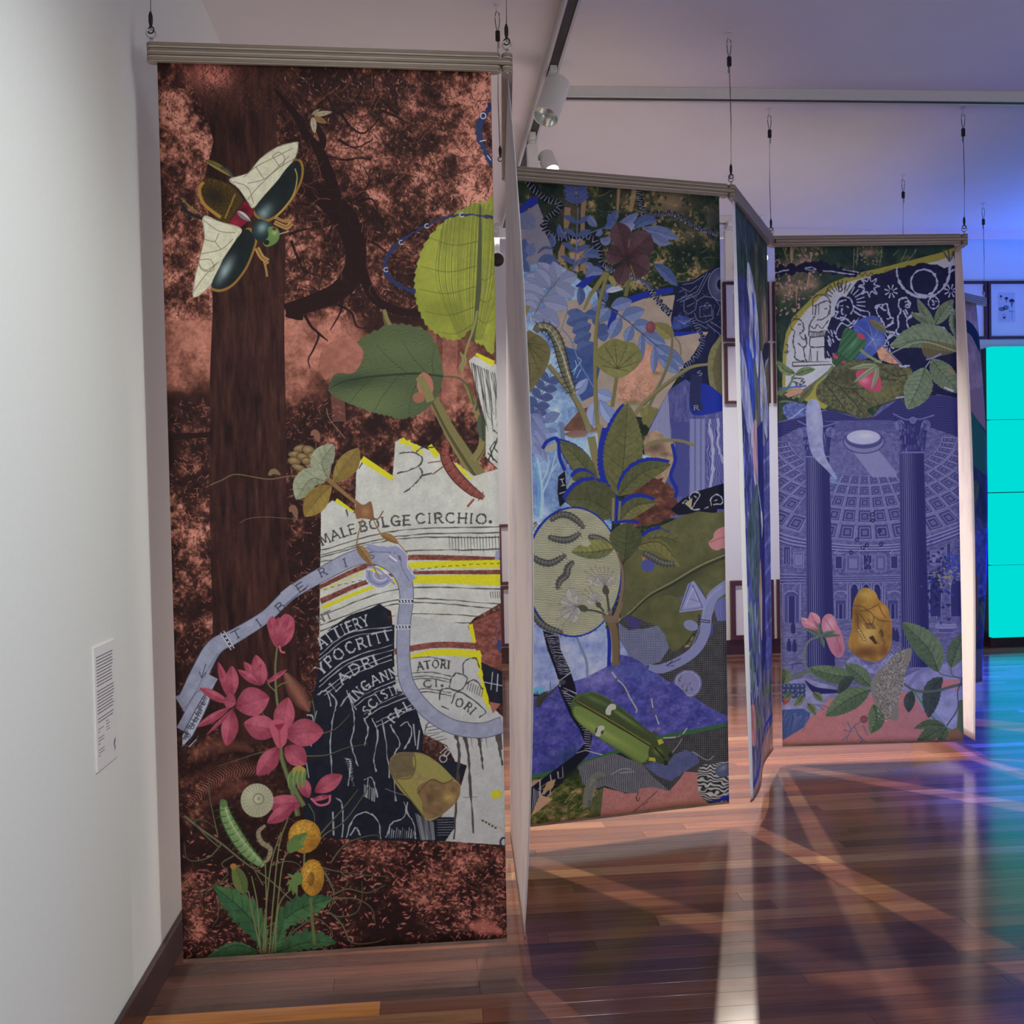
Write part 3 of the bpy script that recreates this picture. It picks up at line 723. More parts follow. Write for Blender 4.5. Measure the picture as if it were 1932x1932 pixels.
    wing([(470, 748), (560, 720), (620, 650), (700, 595), (790, 570), (806, 585), (795, 640), (740, 720), (650, 820), (590, 890), (560, 860), (520, 800)], [[(540, 740), (600, 690), (700, 640), (780, 600)], [(560, 770), (640, 750), (720, 690), (790, 650)], [(560, 850), (600, 800), (680, 720), (760, 640)], [(490, 760), (560, 790), (590, 870)], [(600, 690), (640, 750)], [(680, 640), (720, 690), (740, 650), (710, 620), (680, 640)]])
    wing([(345, 928), (430, 955), (530, 990), (500, 1050), (440, 1140), (400, 1240), (350, 1295), (295, 1318), (305, 1220), (330, 1120), (350, 1030)], [[(350, 950), (420, 1000), (500, 1010)], [(350, 1040), (400, 1050), (420, 1010)], [(335, 1110), (430, 1090), (490, 1040)], [(315, 1160), (360, 1190), (420, 1150)], [(300, 1290), (350, 1220), (410, 1160)], [(400, 1050), (430, 1090)], [(320, 1140), (380, 1140), (395, 1190), (340, 1190), (320, 1140)]])
    def elytron(o, hl):
        P.fill(o, gold, 1, 6); P.hatch(7, (70, 50, 26), .5, 60)
        c = np.mean(o, 0); q = [(c[0] + (x - c[0]) * .93 - 5, c[1] + (y - c[1]) * .93 - 4) for x, y in o]
        P.fill(q, dk, 1, 6); P.soft(*hl[:3], hl[3], .85, hl[4], True); P.grain(14, .3, 5)
    elytron([(590, 920), (620, 860), (700, 770), (760, 690), (810, 655), (832, 690), (825, 760), (780, 850), (720, 920), (650, 960)], ((640, 915), 55, 32, (120, 140, 142), -50))
    elytron([(560, 985), (605, 1030), (600, 1080), (560, 1180), (500, 1260), (440, 1295), (390, 1290), (385, 1260), (430, 1170), (490, 1070)], ((450, 1190), 70, 26, (140, 156, 158), -60))
    P.line([(790, 700), (800, 750), (775, 840), (690, 945)], 6, (176, 146, 80), .9)
    P.fill([(600, 950), (640, 950), (690, 985), (660, 1040), (610, 1050), (580, 1010)], (30, 42, 44), 1, 6); P.soft((630, 985), 26, 34, (132, 158, 160), .8, 40, True)
    P.fill([(660, 985), (700, 985), (716, 1020), (700, 1060), (655, 1080), (635, 1060), (660, 1030)], (92, 116, 66), 1, 6); P.soft((690, 1010), 14, 14, (150, 170, 110), .8, 0, True); P.ell((652, 1058), 14, 12, (28, 34, 30)); P.ell((690, 992), 10, 9, (100, 42, 40))
    for q, w_ in (([(690, 960), (720, 975), (750, 985), (775, 965)], 22), ([(700, 940), (735, 955), (770, 955)], 14), ([(605, 1085), (630, 1130), (660, 1150)], 26), ([(640, 1150), (650, 1190), (655, 1225)], 10), ([(660, 1150), (640, 1165)], 16)): P.line(q, w_, (162, 126, 72)); P.line(q, w_ * .3, (96, 70, 40), .7)
    P.line([(670, 1080), (672, 1150), (695, 1230)], 4, (34, 30, 28)); P.line([(715, 1018), (760, 1005)], 4, (190, 180, 150))
    P.leaf([(510, 905), (575, 955)], 14, 14, (170, 170, 160), (90, 90, 92), 0, 0, (40, 40, 44), 0)
    # blue river fragments with letters
    P.line([(1745, 390), (1705, 450), (1680, 500), (1690, 570), (1720, 640), (1745, 690)], [22, 30, 34, 36, 30, 20], (44, 52, 84), 1, 8, None, 1.0); P.ring((1702, 447), 13, 14, 5, (186, 186, 196)); P.line([(1685, 572), (1715, 566)], 5, (186, 186, 196)); P.line([(1722, 640), (1740, 665)], 5, (186, 186, 196))
    # bright leaf with the long hatch
    lo = spl([(1680, 865), (1560, 925), (1470, 1000), (1410, 1085), (1380, 1180), (1368, 1260), (1375, 1335), (1395, 1405), (1430, 1470), (1480, 1512), (1540, 1538), (1600, 1532), (1640, 1490), (1660, 1545), (1700, 1565), (1760, 1560), (1760, 890), (1710, 875)], 8, True)
    ce = np.array((1620, 1250)); d_ = lo - ce; tt = np.arange(len(lo)); P.fill(ce + d_ * (1 + .035 * ((tt % 4) / 3.0 - .5))[:, None], (126, 130, 51))
    yl = P.last; P.soft((1520, 1150), 150, 200, (150, 154, 66), .7, 0, True); P.grain(20, .2, 3); P.soft((1480, 1400), 120, 90, (104, 110, 44), .6, 0, True)
    for k in range(44):
        x = 1470 + k * 7.2; top = 1000 - 110 * math.sin((k) / 44 * 3.0) - (k % 3) * 16
        P.line([(x + 30, top), (x + 10 + r.uniform(-4, 4), 1250), (x * .35 + 1650 * .65, 1540)], 3.4, (58, 62, 36), .55, 6, 1.2)
    P.line([(1688, 880), (1686, 1100), (1680, 1300), (1655, 1545)], [10, 20, 26, 14], (62, 66, 48), .9)
    for x, y, x2, y2 in ((1670, 1180, 1400, 1180), (1665, 1280, 1390, 1290), (1660, 1380, 1420, 1400), (1660, 1460, 1480, 1500), (1680, 1060, 1440, 1040), (1680, 1230, 1750, 1215), (1675, 1330, 1752, 1330), (1665, 1420, 1752, 1440)): P.line([(x, y), ((x + x2) / 2, (y + y2) / 2 + 28), (x2, y2)], 4, (74, 78, 40), .85, 6, 2)
    P.line([(1372, 1300), (1330, 1290), (1270, 1255), (1228, 1200), (1240, 1130), (1300, 1060), (1400, 995), (1500, 950), (1620, 930), (1752, 945)], [22, 20, 20, 22, 20, 16, 13, 12, 12, 16], (40, 46, 82), .95, 8, None, 1.1)
    for c in ((1305, 1063), (1430, 983), (1600, 930), (1232, 1195)): P.ring(c, 11, 10, 4, (180, 180, 190), 0, 0, 30, 300)
    # stalk and eaten leaf
    P.view(300, 600, 2.76)
    stem = (112, 104, 66)
    P.line([(1170, -30), (1190, 40), (1250, 130), (1340, 260), (1420, 420), (1500, 580), (1590, 730), (1690, 880), (1780, 990)], [22, 34, 40, 46, 52, 62, 78, 84, 92], stem); 
    P.line([(1160, -30), (1180, 40), (1240, 130), (1330, 270), (1410, 430), (1490, 590), (1580, 740), (1680, 890), (1770, 1000)], [4, 8, 10, 12, 14, 16, 18, 20, 20], (64, 58, 38), .8)
    for k in range(5): P.line([(1350 + k * 9, 290), (1430 + k * 9, 440), (1510 + k * 10, 590), (1600 + k * 10, 740), (1700 + k * 11, 880), (1775 + k * 10, 980)], 2.5, (70, 64, 42), .6)
    P.line([(1640, 760), (1680, 690), (1680, 600), (1640, 470), (1590, 350)], [50, 44, 34, 26, 18], stem); P.line([(1655, 760), (1695, 690), (1695, 600)], 6, (64, 58, 38), .8)
    P.line([(1640, 470), (1610, 380), (1560, 330), (1480, 320)], [14, 12, 10, 8], (74, 78, 50)); P.line([(1575, 300), (1600, 180), (1640, 60), (1655, -20)], 12, (118, 114, 72)); P.leaf([(1560, 290), (1590, 240), (1565, 190)], 14, 12, (120, 116, 74), None, 0, 0, (70, 66, 40), 0)
    P.line([(1650, 500), (1680, 400), (1740, 290)], 12, (62, 62, 52)); P.leaf([(1690, 660), (1680, 560), (1700, 480)], 26, 24, (66, 74, 58), (54, 62, 48), 0, 0, (40, 44, 34), 0); P.line([(1690, 620), (1760, 570)], 20, (58, 60, 46))
    P.leaf([(1480, 320), (1200, 310), (880, 390)], 235, 262, (72, 82, 56), (82, 92, 60), 22, .08, None, 0, (9.5, (48, 56, 40), .55, -4, .45, 3), .36)
    lf = P.last; P.soft((1100, 460), 220, 110, (104, 114, 72), .5, 0, True); P.soft((1250, 180), 200, 70, (92, 102, 68), .4, 0, True); P.soft((1000, 340), 170, 40, (44, 54, 40), .8, -6, True)
    P.line([(1480, 320), (1330, 305), (1100, 320), (960, 345), (880, 385)], [9, 12, 10, 7, 3], (40, 46, 36), .9)
    for x, y, x2, y2 in ((1400, 310, 1260, 120), (1300, 308, 1130, 150), (1360, 312, 1300, 520), (1250, 312, 1100, 540), (1120, 318, 980, 480), (1430, 315, 1440, 150)): P.line([(x, y), ((x + x2) / 2 - 14, (y + y2) / 2), (x2, y2)], 4, (44, 52, 38), .7, 6, 2)
    P.fill([(1010, 130), (1060, 180), (1055, 240), (1010, 300), (930, 300), (860, 330), (840, 200), (930, 120)], lambda x, y: tone_map(.5 + .9 * (fbm(*x.shape, 16 * s, 4, 4) - .5), [(0, (112, 68, 58)), (1, (166, 108, 94))]), 1, 5, .8)
    P.ell((1385, 365), 42, 66, (150, 94, 82), -10, 1, 28, .7); P.ell((1352, 430), 32, 28, (142, 88, 76)); P.line([(1355, 320), (1395, 400), (1415, 450)], 46, stem); P.hatch(6, (80, 74, 48), .4, 62)
    # woodcut map paper
    paper = lambda x, y: tone_map(.35 + .9 * (fbm(*x.shape, 26 * s, 5, 12, 1, .7) - .2), [(0, (140, 139, 134)), (1, (182, 181, 174))])
    yel = (178, 172, 34)
    P.fill([(845, 1000), (905, 960), (1020, 1030), (1028, 800), (1050, 750), (1215, 860), (1230, 660), (1260, 640), (1470, 730), (1560, 780), (1640, 840), (1780, 800), (1780, 1500), (1640, 1580), (1605, 1620), (1640, 1690), (1480, 1700), (1225, 1700), (1210, 1540), (1145, 1500), (1080, 1545), (950, 1600), (835, 1700)], paper, 1, 0, .8)
    P.fill([(1612, 240), (1640, 215), (1780, 270), (1780, 820), (1700, 740), (1700, 560)], paper, 1, 0, .7)
    for k in range(13): P.line([(1625 + k * 11, 250 + k * 5), (1650 + k * 11, 420 + (k % 3) * 40), (1690 + k * 7, 520 + (k % 4) * 30)], 5, (40, 38, 40), .85, 4, 2, .6)
    for q in ([(1700, 790), (1740, 700), (1770, 640), (1740, 600)], [(1740, 760), (1725, 700), (1750, 660)], [(1765, 720), (1745, 690), (1765, 640)], [(1710, 720), (1760, 770)]): P.line(q, 6, (44, 42, 44), .9, 6, None, .5)
    for q, w_ in (([(1650, 205), (1740, 255)], 26), ([(1255, 650), (1300, 668), (1380, 722)], 26), ([(1055, 745), (1218, 852)], 24), ([(920, 958), (1018, 1025)], 24), ([(1405, 680), (1450, 735)], 24), ([(1545, 775), (1600, 830), (1625, 860)], 14)): ragged_band(P, q, w_, yel, .9)
    for q in ([(1250, 720), (1320, 715), (1370, 745), (1345, 790), (1240, 825)], [(1355, 790), (1370, 830), (1330, 880), (1275, 925)], [(1370, 835), (1420, 825)], [(1340, 715), (1370, 690), (1430, 690)], [(1060, 765), (1040, 800)], [(975, 1010), (985, 1045)]): P.line(q, 7, (52, 50, 50), .9, 6, None, .6)
    # red caterpillar
    caterpillar(P, [(1500, 665), (1490, 740), (1540, 830), (1620, 910), (1690, 955)], 62, (112, 60, 54), (60, 28, 28), (136, 82, 72), 9, False); P.line([(1640, 960), (1605, 1000)], 12, (120, 70, 60)); P.line([(1475, 760), (1400, 770)], 5, (100, 60, 54)); P.line([(1480, 790), (1425, 830)], 6, (100, 60, 54))
    # lettering of the map
    ink = (62, 60, 60)
    P.text('MALE', [(852, 1195), (935, 1160), (1025, 1132)], 48, ink, 7, .8); P.text('BOLGE', [(1050, 1125), (1180, 1100), (1305, 1092)], 50, ink, 8, .7); P.text('CIRCHIO', [(1340, 1085), (1520, 1082), (1700, 1090)], 50, ink, 8, .7); P.ell((1725, 1079), 9, 9, ink)
    def arc(y0, y1, y2, w_=5, c=ink, x0=840, xm=1250, x1=1778, al=.95): P.line([(x0, y0), (xm, y1), (x1, y2)], w_, c, al, 14, None, .6)
    for a in ((1220, 1120, 1105), (1205 + 40, 1150, 1135), (1255, 1165, 1160)): arc(*a)
    for k in range(17): P.line([(1510 + k * 16, 1150 + (k % 3) * 3), (1514 + k * 16, 1215 + (k % 4) * 8)], 4, ink, .9, 0, 2)
    brn = lambda x, y: tone_map(fbm(*x.shape, 7 * s, 4, 21, .6) * 1.3 - .1, [(0, (70, 36, 32)), (1, (136, 82, 72))])
    arc(1280, 1230, 1222)
    def strip(a, b, col, rough=.8): P.fill(np.vstack([spl(a, 14), spl(b, 14)[::-1]]), col, 1, 0, rough)
    strip([(835, 1400), (1080, 1290), (1300, 1248), (1778, 1262)], [(838, 1422), (1080, 1318), (1300, 1275), (1778, 1290)], brn)
    strip([(850, 1425), (1080, 1330), (1300, 1288), (1778, 1275)], [(850, 1430), (1080, 1338), (1300, 1318), (1778, 1320)], yel)
    strip([(840, 1470), (1080, 1375), (1300, 1335), (1778, 1328)], [(845, 1500), (1080, 1400), (1300, 1352), (1778, 1352)], brn)
    strip([(850, 1508), (1100, 1408), (1300, 1358), (1778, 1352)], [(850, 1528), (1100, 1428), (1300, 1395), (1778, 1410)], yel)
    for k in range(26): x = 860 + k * 36; P.line([(x, 1300 + 130 * ((1778 - x) / 930.) ** 2 - 4), (x + 20, 1300 + 130 * ((1758 - x) / 930.) ** 2 - 4 + r.uniform(-4, 6))], 5, (50, 48, 30), .8, 0, 2)
    for a in ((1560, 1425, 1428), (1610, 1480, 1505), (1640, 1500, 1530), (1690, 1560, 1575), (1725, 1610, 1605)): arc(*a)
    for k in range(5): P.line([(1725 + k * 12, 1440), (1728 + k * 12, 1475)], 4, ink, .8, 0)
    P.text('NT', [(835, 1600), (905, 1570)], 40, (90, 88, 86), 7, .8)
    # navy sheet
    navy = lambda x, y: tone_map(.5 + .7 * (fbm(*x.shape, 12 * s, 4, 30) - .5), [(0, (16, 17, 26)), (1, (34, 37, 50))])
    P.fill([(835, 1680), (900, 1620), (1000, 1555), (1100, 1525), (1150, 1500), (1190, 1530), (1195, 1600), (1240, 1620), (1240, 1800), (1230, 2000), (800, 2000), (835, 1830)], navy, 1, 0, .8)
    P.view(300, 1150, 2.683)
    P.fill([(815, 190), (900, 110), (1050, 60), (1190, 120), (1250, 330), (1290, 480), (1340, 600), (1335, 760), (1420, 780), (1560, 760), (1540, 860), (1440, 900), (1430, 1050), (1500, 1060), (1510, 1110), (1450, 1180), (1330, 1180), (1100, 1175), (880, 1165), (740, 1150), (730, 900), (740, 620), (790, 420), (812, 300)], navy, 1, 0, .8)
    pale = lambda x, y: tone_map(.4 + .8 * (fbm(*x.shape, 24 * s, 5, 44, 1, .7) - .25), [(0, (138, 137, 138)), (1, (172, 171, 170))])
    P.fill([(1195, 30), (1560, 90), (1600, 190), (1620, 240), (1660, 480), (1745, 560), (1752, 1200), (1600, 1190), (1450, 1180), (1500, 1110), (1495, 1060), (1430, 1060), (1530, 900), (1560, 800), (1500, 780), (1460, 700), (1340, 640), (1300, 500), (1200, 400), (1190, 250)], pale, 1, 0, .8)
    strip([(1190, 210), (1400, 178), (1600, 182)], [(1195, 240), (1400, 208), (1610, 215)], brn); strip([(1200, 262), (1400, 215), (1610, 222)], [(1200, 268), (1400, 245), (1605, 258)], yel)
    P.fill([(1600, 70), (1740, 15), (1740, 340), (1620, 280), (1570, 90)], brn, 1, 0, .8); ragged_band(P, [(1575, 88), (1598, 180)], 26, yel); ragged_band(P, [(1612, 222), (1640, 400), (1672, 520)], 24, yel)
    P.fill([(1630, 280), (1740, 330), (1740, 500), (1680, 480), (1650, 400)], navy); 
    for q in ([(1640, 380), (1740, 400)], [(1690, 330), (1680, 420)], [(1715, 340), (1710, 430)]): P.line(q, 6, (160, 162, 170), .9, 0, None, .5)
    P.fill([(1672, 480), (1730, 490), (1690, 540)], (132, 84, 74))
    wht = (150, 152, 156)
    def cv(q, w_=6, c=wht): P.line(q, w_, c, .9, 6, None, .75)
    P.text('ATTIERY', [(822, 208), (925, 142), (1065, 88)], 52, wht, 8, .8); P.text('YPOCRITI', [(822, 342), (960, 235), (1165, 165)], 52, wht, 8, .8); P.text('LADRI', [(895, 425), (990, 340), (1110, 285)], 50, wht, 8, .8)
    P.text('INGANN', [(990, 475), (1080, 400), (1210, 345)], 46, wht, 8, .8); P.text('SCISIMA', [(1060, 545), (1140, 465), (1290, 405)], 44, wht, 7, .8); P.text('FALS', [(1190, 585), (1240, 530), (1310, 495)], 42, wht, 8, .8)
    P.text('ATORI', [(1310, 320), (1390, 308), (1470, 312)], 38, ink, 7, .6); P.text('CI.', [(1345, 410), (1390, 402), (1440, 402)], 36, ink, 7, .6); P.text('ORI', [(1500, 500), (1545, 515), (1580, 545)], 42, ink, 7, .6)
    for o in (0, 24): 
        cv([(812, 240 + o), (960, 130 + o), (1180, 60 + o * .7 + 40)], 5); cv([(812, 375 + o), (960, 262 + o), (1185, 190 + o)], 5); cv([(835, 420 + o), (980, 318 + o), (1180, 240 + o)], 5)
        cv([(985, 480 + o), (1080, 420 + o * .8), (1230, 360 + o)], 5); cv([(1040, 540 + o), (1130, 480 + o), (1290, 420 + o)], 5); cv([(1100, 580 + o), (1200, 530 + o), (1310, 480 + o)], 5)
    for a in (265, 340, 360, 372, 425, 440): P.line([(1200, a + 10), (1350, a - 12), (1480, a + 10)], 4.5, ink, .9, 8, None, .6)
    for q in ([(1480, 360), (1475, 410), (1530, 420), (1560, 360), (1510, 335), (1480, 360)], [(1540, 340), (1545, 280), (1600, 260), (1625, 310)], [(1420, 470), (1430, 420), (1480, 410)], [(1480, 490), (1520, 430), (1650, 520), (1620, 560)], [(1550, 390), (1600, 370), (1640, 420)], [(1430, 500), (1470, 520)], [(1345, 640), (1360, 590), (1420, 570), (1490, 600)]): P.line(q, 6, (58, 56, 58), .95, 6, None, .6)
    for k in range(14): P.line([(1350 + (k % 2) * 14, 610 + k * 15), (1420 + (k % 3) * 20, 596 + k * 14)], 4, (50, 48, 52), .85, 0, 2, .5)
    for k in range(7): P.line([(1570 + k * 12, 380 + k * 5), (1560 + k * 12, 420 + k * 6)], 4, ink, .8, 0)
    # dripping lines of the navy sheet
    for q in ([(860, 420), (900, 480), (880, 560), (870, 700), (880, 860)], [(800, 440), (850, 420), (870, 500)], [(950, 420), (980, 500), (990, 590), (975, 690), (1010, 800)], [(920, 500), (960, 450), (1000, 520)], [(1040, 560), (1060, 620), (1040, 700)], [(1080, 560), (1110, 640), (1090, 760), (1100, 830)], [(1130, 570), (1150, 680), (1170, 860)], [(1170, 590), (1220, 690), (1190, 760), (1200, 980)], [(1220, 600), (1260, 580), (1280, 640), (1240, 720)], [(1290, 590), (1300, 700)], [(1320, 620), (1310, 720)], [(940, 760), (970, 780), (960, 900)], [(1040, 870), (1080, 860), (1110, 960)], [(1060, 860), (1050, 960)], [(900, 960), (930, 1000), (930, 1160)], [(880, 1030), (885, 1150)], [(950, 1160), (990, 1060), (1060, 1035), (1110, 1080), (1125, 1165)], [(970, 1150), (1000, 1110), (1020, 1150)], [(1150, 1160), (1180, 1090), (1240, 1060), (1260, 980)], [(1250, 1030), (1290, 1090), (1300, 1170)], [(750, 780), (760, 860)], [(1240, 980), (1270, 1060)], [(750, 540), (780, 560), (770, 700)], [(800, 520), (780, 600)]): cv(q, 7)
    for k in range(14): cv([(945 + k * 3, 770 + k * 10), (975 + k, 765 + k * 10)], 4)
    for k in range(10): cv([(1042 + k * 6, 890 + k * 3), (1040 + k * 6, 955 + k * 3)], 3.5)
    for k in range(12): cv([(1170 + k * 11, 1110 + (k % 3) * 8), (1165 + k * 11, 1165)], 4)
    for k in range(12): cv([(1300 + k * 8, 1040 + k * 4), (1330 + k * 6, 1175)], 3.5)
    for k in range(8): cv([(1410, 1060 + k * 13), (1495, 1058 + k * 13)], 3)
    for q in ([(1490, 600), (1520, 720), (1510, 900), (1495, 1170)], [(1530, 610), (1560, 700), (1575, 860), (1590, 1140)], [(1610, 620), (1630, 720), (1640, 820)], [(1540, 600), (1550, 660), (1570, 760)], [(1630, 610), (1620, 700)], [(1700, 610), (1720, 700), (1740, 800)], [(1720, 610), (1735, 720)]): P.line(q, [22, 15, 12, 8], (64, 56, 54), .95, 6, None, .8)
    for k in range(9): P.line([(1520 + k * 25, 600), (1540 + k * 24, 650 + (k % 3) * 30)], 6, (70, 62, 60), .8, 0, 2, .6)
    P.text('TO', [(1420, 730), (1450, 760)], 40, wht, 6, .5); P.ring((1440, 765), 18, 18, 6, wht); P.ell((1708, 945), 30, 22, (172, 166, 40), -10, 1, 10)
    P.line([(1625, 1070), (1700, 1100), (1752, 1128)], [6, 10, 8], (150, 144, 126)); 
    for k in range(5): P.ell((1640 + k * 16, 1077 + k * 9), 6, 5, (64, 58, 52), 25)
    P.ring((1745, 1185), 16, 22, 9, (40, 38, 42)); P.line([(1540, 960), (1610, 958)], 3, (80, 70, 64), .8); P.line([(1145, 915), (1200, 935), (1250, 950)], 4, (130, 118, 100), .8)
    # bug with leaf-like wings
    P.fill([(1170, 770), (1210, 735), (1270, 732), (1340, 740), (1420, 790), (1490, 860), (1525, 900), (1520, 960), (1480, 1010), (1400, 1070), (1350, 1070), (1290, 990), (1220, 920), (1180, 850)], (124, 112, 70), 1, 6); P.grain(10, .3, 3)
    P.fill([(1165, 790), (1210, 738), (1290, 735), (1300, 790), (1280, 850), (1190, 860)], (98, 86, 64), 1, 5); P.grain(6, .3, 3); P.hatch(8, (74, 62, 46), .35, 20)
    P.fill([(1300, 742), (1400, 780), (1480, 860), (1440, 880), (1340, 850), (1290, 800)], (132, 124, 72), 1, 5); P.hatch(10, (96, 88, 48), .35, 35, .3)
    P.fill([(1195, 865), (1290, 865), (1310, 940), (1345, 1060), (1280, 980), (1215, 910)], (128, 118, 66), 1, 5); P.line([(1200, 870), (1290, 990), (1345, 1060)], 6, (88, 78, 44))
    P.fill([(1310, 910), (1390, 870), (1440, 890), (1500, 880), (1525, 920), (1500, 990), (1420, 1050), (1350, 1060), (1330, 980)], (108, 86, 60), 1, 5); P.soft((1380, 950), 40, 40, (84, 64, 46), .8, 0, True); P.soft((1470, 960), 34, 40, (150, 122, 72), .9, 30, True); P.grain(12, .4, 6)
    P.line([(1295, 745), (1300, 800), (1275, 860), (1190, 865)], 6, (84, 74, 50), .9); P.line([(1310, 940), (1380, 870), (1440, 890), (1490, 870)], 6, (80, 60, 40), .9)
    # river with bridges
    P.view(300, 600, 2.76)
    riv = lambda x, y: tone_map(.5 + .6 * (fbm(*x.shape, 14 * s, 4, 51) - .5), [(0, (106, 108, 128)), (1, (150, 152, 172))])
    r1 = [(110, 2020), (150, 1990), (210, 1860), (290, 1720), (400, 1660), (560, 1560), (690, 1440), (860, 1340), (1000, 1270), (1110, 1250), (1210, 1290), (1270, 1360), (1290, 1460), (1275, 1620), (1275, 1800), (1300, 1930), (1400, 2060), (1530, 2140), (1680, 2160), (1790, 2130)]
    r1w = [100, 96, 90, 84, 72, 62, 66, 74, 78, 84, 84, 80, 70, 66, 66, 72, 74, 74, 78, 84]
    P.line(r1, [x + 7 for x in r1w], (66, 66, 84)); P.line(r1, r1w, riv)
    P.line([(120, 2050), (170, 1990), (240, 1860), (310, 1750)], 10, (96, 98, 120), .5); 
    P.line([(118, 2150), (170, 2060), (230, 1960), (280, 1870)], 62, riv); P.line([(120, 2080), (190, 1960), (262, 1930)], 4, (74, 74, 92), .7)
    P.text('T', [(398, 1680), (432, 1662)], 42, (52, 52, 64), 5, 0, 1, .2); P.text('I', [(515, 1622), (550, 1598)], 40, (52, 52, 64), 5, 0, 1, .2); P.text('B', [(628, 1540), (658, 1515)], 40, (52, 52, 64), 5, 0, 1, .15); P.text('E', [(732, 1440), (764, 1420)], 42, (52, 52, 64), 5, 0, 1, .15); P.text('R', [(845, 1360), (878, 1345)], 42, (52, 52, 64), 5, 0, 1, .15); P.text('I', [(962, 1310), (990, 1302)], 42, (52, 52, 64), 5, 0, 1, .2); P.text('S', [(1095, 1268), (1125, 1262)], 34, (52, 52, 64), 4, 0, 1, .1)
    for a, b in (((330, 1640), (385, 1730)), ((1250, 1488), (1325, 1488)), ((1235, 1622), (1310, 1622))):
        P.line([a, b], 24, (176, 176, 186), 1, 0); P.line([a, b], 14, (44, 44, 56), 1, 0); 
        for k in range(4): u = (k + .7) / 4.6; P.line([(a[0] + (b[0] - a[0]) * u - 4, a[1] + (b[1] - a[1]) * u - 4), (a[0] + (b[0] - a[0]) * u + 4, a[1] + (b[1] - a[1]) * u + 4)], 8, (190, 190, 198), 1, 0)
    P.line([(655, 1505), (780, 1400)], 5, (60, 60, 76), .8, 0); P.fill([(632, 1440), (690, 1395), (705, 1415), (655, 1465)], (150, 150, 168)); P.hatch(6, (90, 90, 110), .5, -38)
    lav = (124, 126, 152); lv2 = (96, 98, 128)
    P.line([(1085, 1195), (1130, 1215), (1180, 1215), (1230, 1215), (1275, 1250), (1285, 1310), (1330, 1375)], 34, lav); P.line([(1085, 1210), (1130, 1230), (1180, 1232), (1225, 1235), (1258, 1262), (1265, 1310), (1305, 1385)], 5, lv2); P.line([(1085, 1185), (1180, 1200), (1240, 1200), (1290, 1245), (1298, 1310), (1338, 1365)], 6, (168, 168, 184), .8, 8, None, .8)
    P.ell((1150, 1345), 78, 74, lav, 0, 1, 28, 0, 20, 200); P.ring((1150, 1345), 76, 72, 7, (168, 168, 184), 0, .8, 20, 200); P.ring((1150, 1345), 56, 54, 6, lv2, 0, 0, 20, 200); P.ring((1155, 1345), 38, 36, 5, (170, 170, 184), 0, 0, 20, 200); P.line([(1085, 1310), (1140, 1320), (1230, 1400)], 12, lav); P.fill([(1195, 1250), (1215, 1225), (1250, 1260), (1240, 1285)], lav); P.line([(1200, 1250), (1240, 1280)], 7, (190, 190, 200), 1, 0); P.line([(1195, 1262), (1230, 1290)], 4, lv2, 1, 0); P.line([(1170, 1330), (1215, 1370)], 6, (186, 186, 198), 1, 0)
    P.ell((1765, 1250), 14, 30, lav, 20); P.ell((1770, 1720), 10, 30, (44, 58, 110)); P.line([(1745, 1700), (1765, 1640), (1770, 1580)], 3, (90, 96, 130))
    P.view(300, 1150, 2.683)
    P.line([(238, 280), (225, 320), (215, 350)], 4, (58, 58, 72)); P.line([(205, 318), (215, 352), (240, 322)], 5, (58, 58, 72), 1, 0)
    P.fill([(118, 640), (160, 560), (210, 470), (235, 435), (258, 445), (255, 480), (220, 550), (170, 640), (118, 700)], (150, 152, 166), 1, 0); P.line([(118, 640), (160, 560), (210, 470), (240, 432), (262, 450), (215, 560), (150, 680)], 5, (54, 54, 68), .9, 4)
    for k in range(22):
        a = k / 22; x = 240 - a * 118 + r.uniform(-10, 10); y = 455 + a * 210 + r.uniform(-6, 6); P.line([(x - 14, y - 6), (x + 10, y + 8)], 5, (60, 60, 76), .85, 0); P.line([(x - 8, y + 10), (x + 6, y - 12)], 4, (60, 60, 76), .8, 0)
    for k in range(5): P.ring((150 + k * 19, 640 - k * 40), 9, 8, 3.5, (58, 58, 74))
    P.line([(120, 690), (175, 690), (200, 640)], 5, (58, 58, 74)); P.line([(150, 700), (190, 660)], 4, (170, 170, 180))
    # branching twig with paired leaves
    P.view(300, 600, 2.76)
    P.line([(265, 878), (330, 850), (405, 822), (570, 848), (700, 832), (850, 850)], 5, (112, 96, 74), .9); P.leaf([(570, 828), (600, 808), (635, 828)], 15, 14, (104, 90, 66), None, 0, 0, None, 0); P.line([(420, 1075), (470, 1052), (560, 1045), (720, 1058)], 4, (104, 86, 66), .8); P.leaf([(680, 1020), (700, 1000), (720, 1060)], 18, 16, (110, 78, 62), None, 0, 0, None, 0); P.line([(822, 600), (818, 700), (830, 760)], 4, (112, 96, 74), .8); P.leaf([(790, 620), (815, 610), (835, 660)], 18, 18, (112, 78, 64), None, 0, 0, None, 0); P.line([(872, 480), (890, 540), (970, 640)], 5, (128, 104, 84), .8)
    P.line([(840, 790), (880, 850), (960, 920), (1060, 1000)], [34, 30, 20, 20], (116, 88, 58)); P.line([(832, 800), (872, 860), (950, 925)], 5, (76, 56, 38), .8)
    for c, rx, ry, a in (((735, 690), 34, 18, -10), ((780, 700), 34, 24, 20), ((710, 720), 36, 16, 0), ((800, 740), 30, 26, 60), ((705, 755), 34, 20, 10), ((750, 735), 34, 20, 20), ((790, 775), 36, 24, 40), ((730, 790), 40, 16, 20), ((770, 755), 28, 18, 0)):
        P.ell(c, rx, ry, (104, 84, 58), a); P.soft((c[0] - 5, c[1] - 7), rx * .6, ry * .6, (142, 120, 84), .8, a, True); P.ring(c, rx, ry, 4, (70, 54, 38), a)
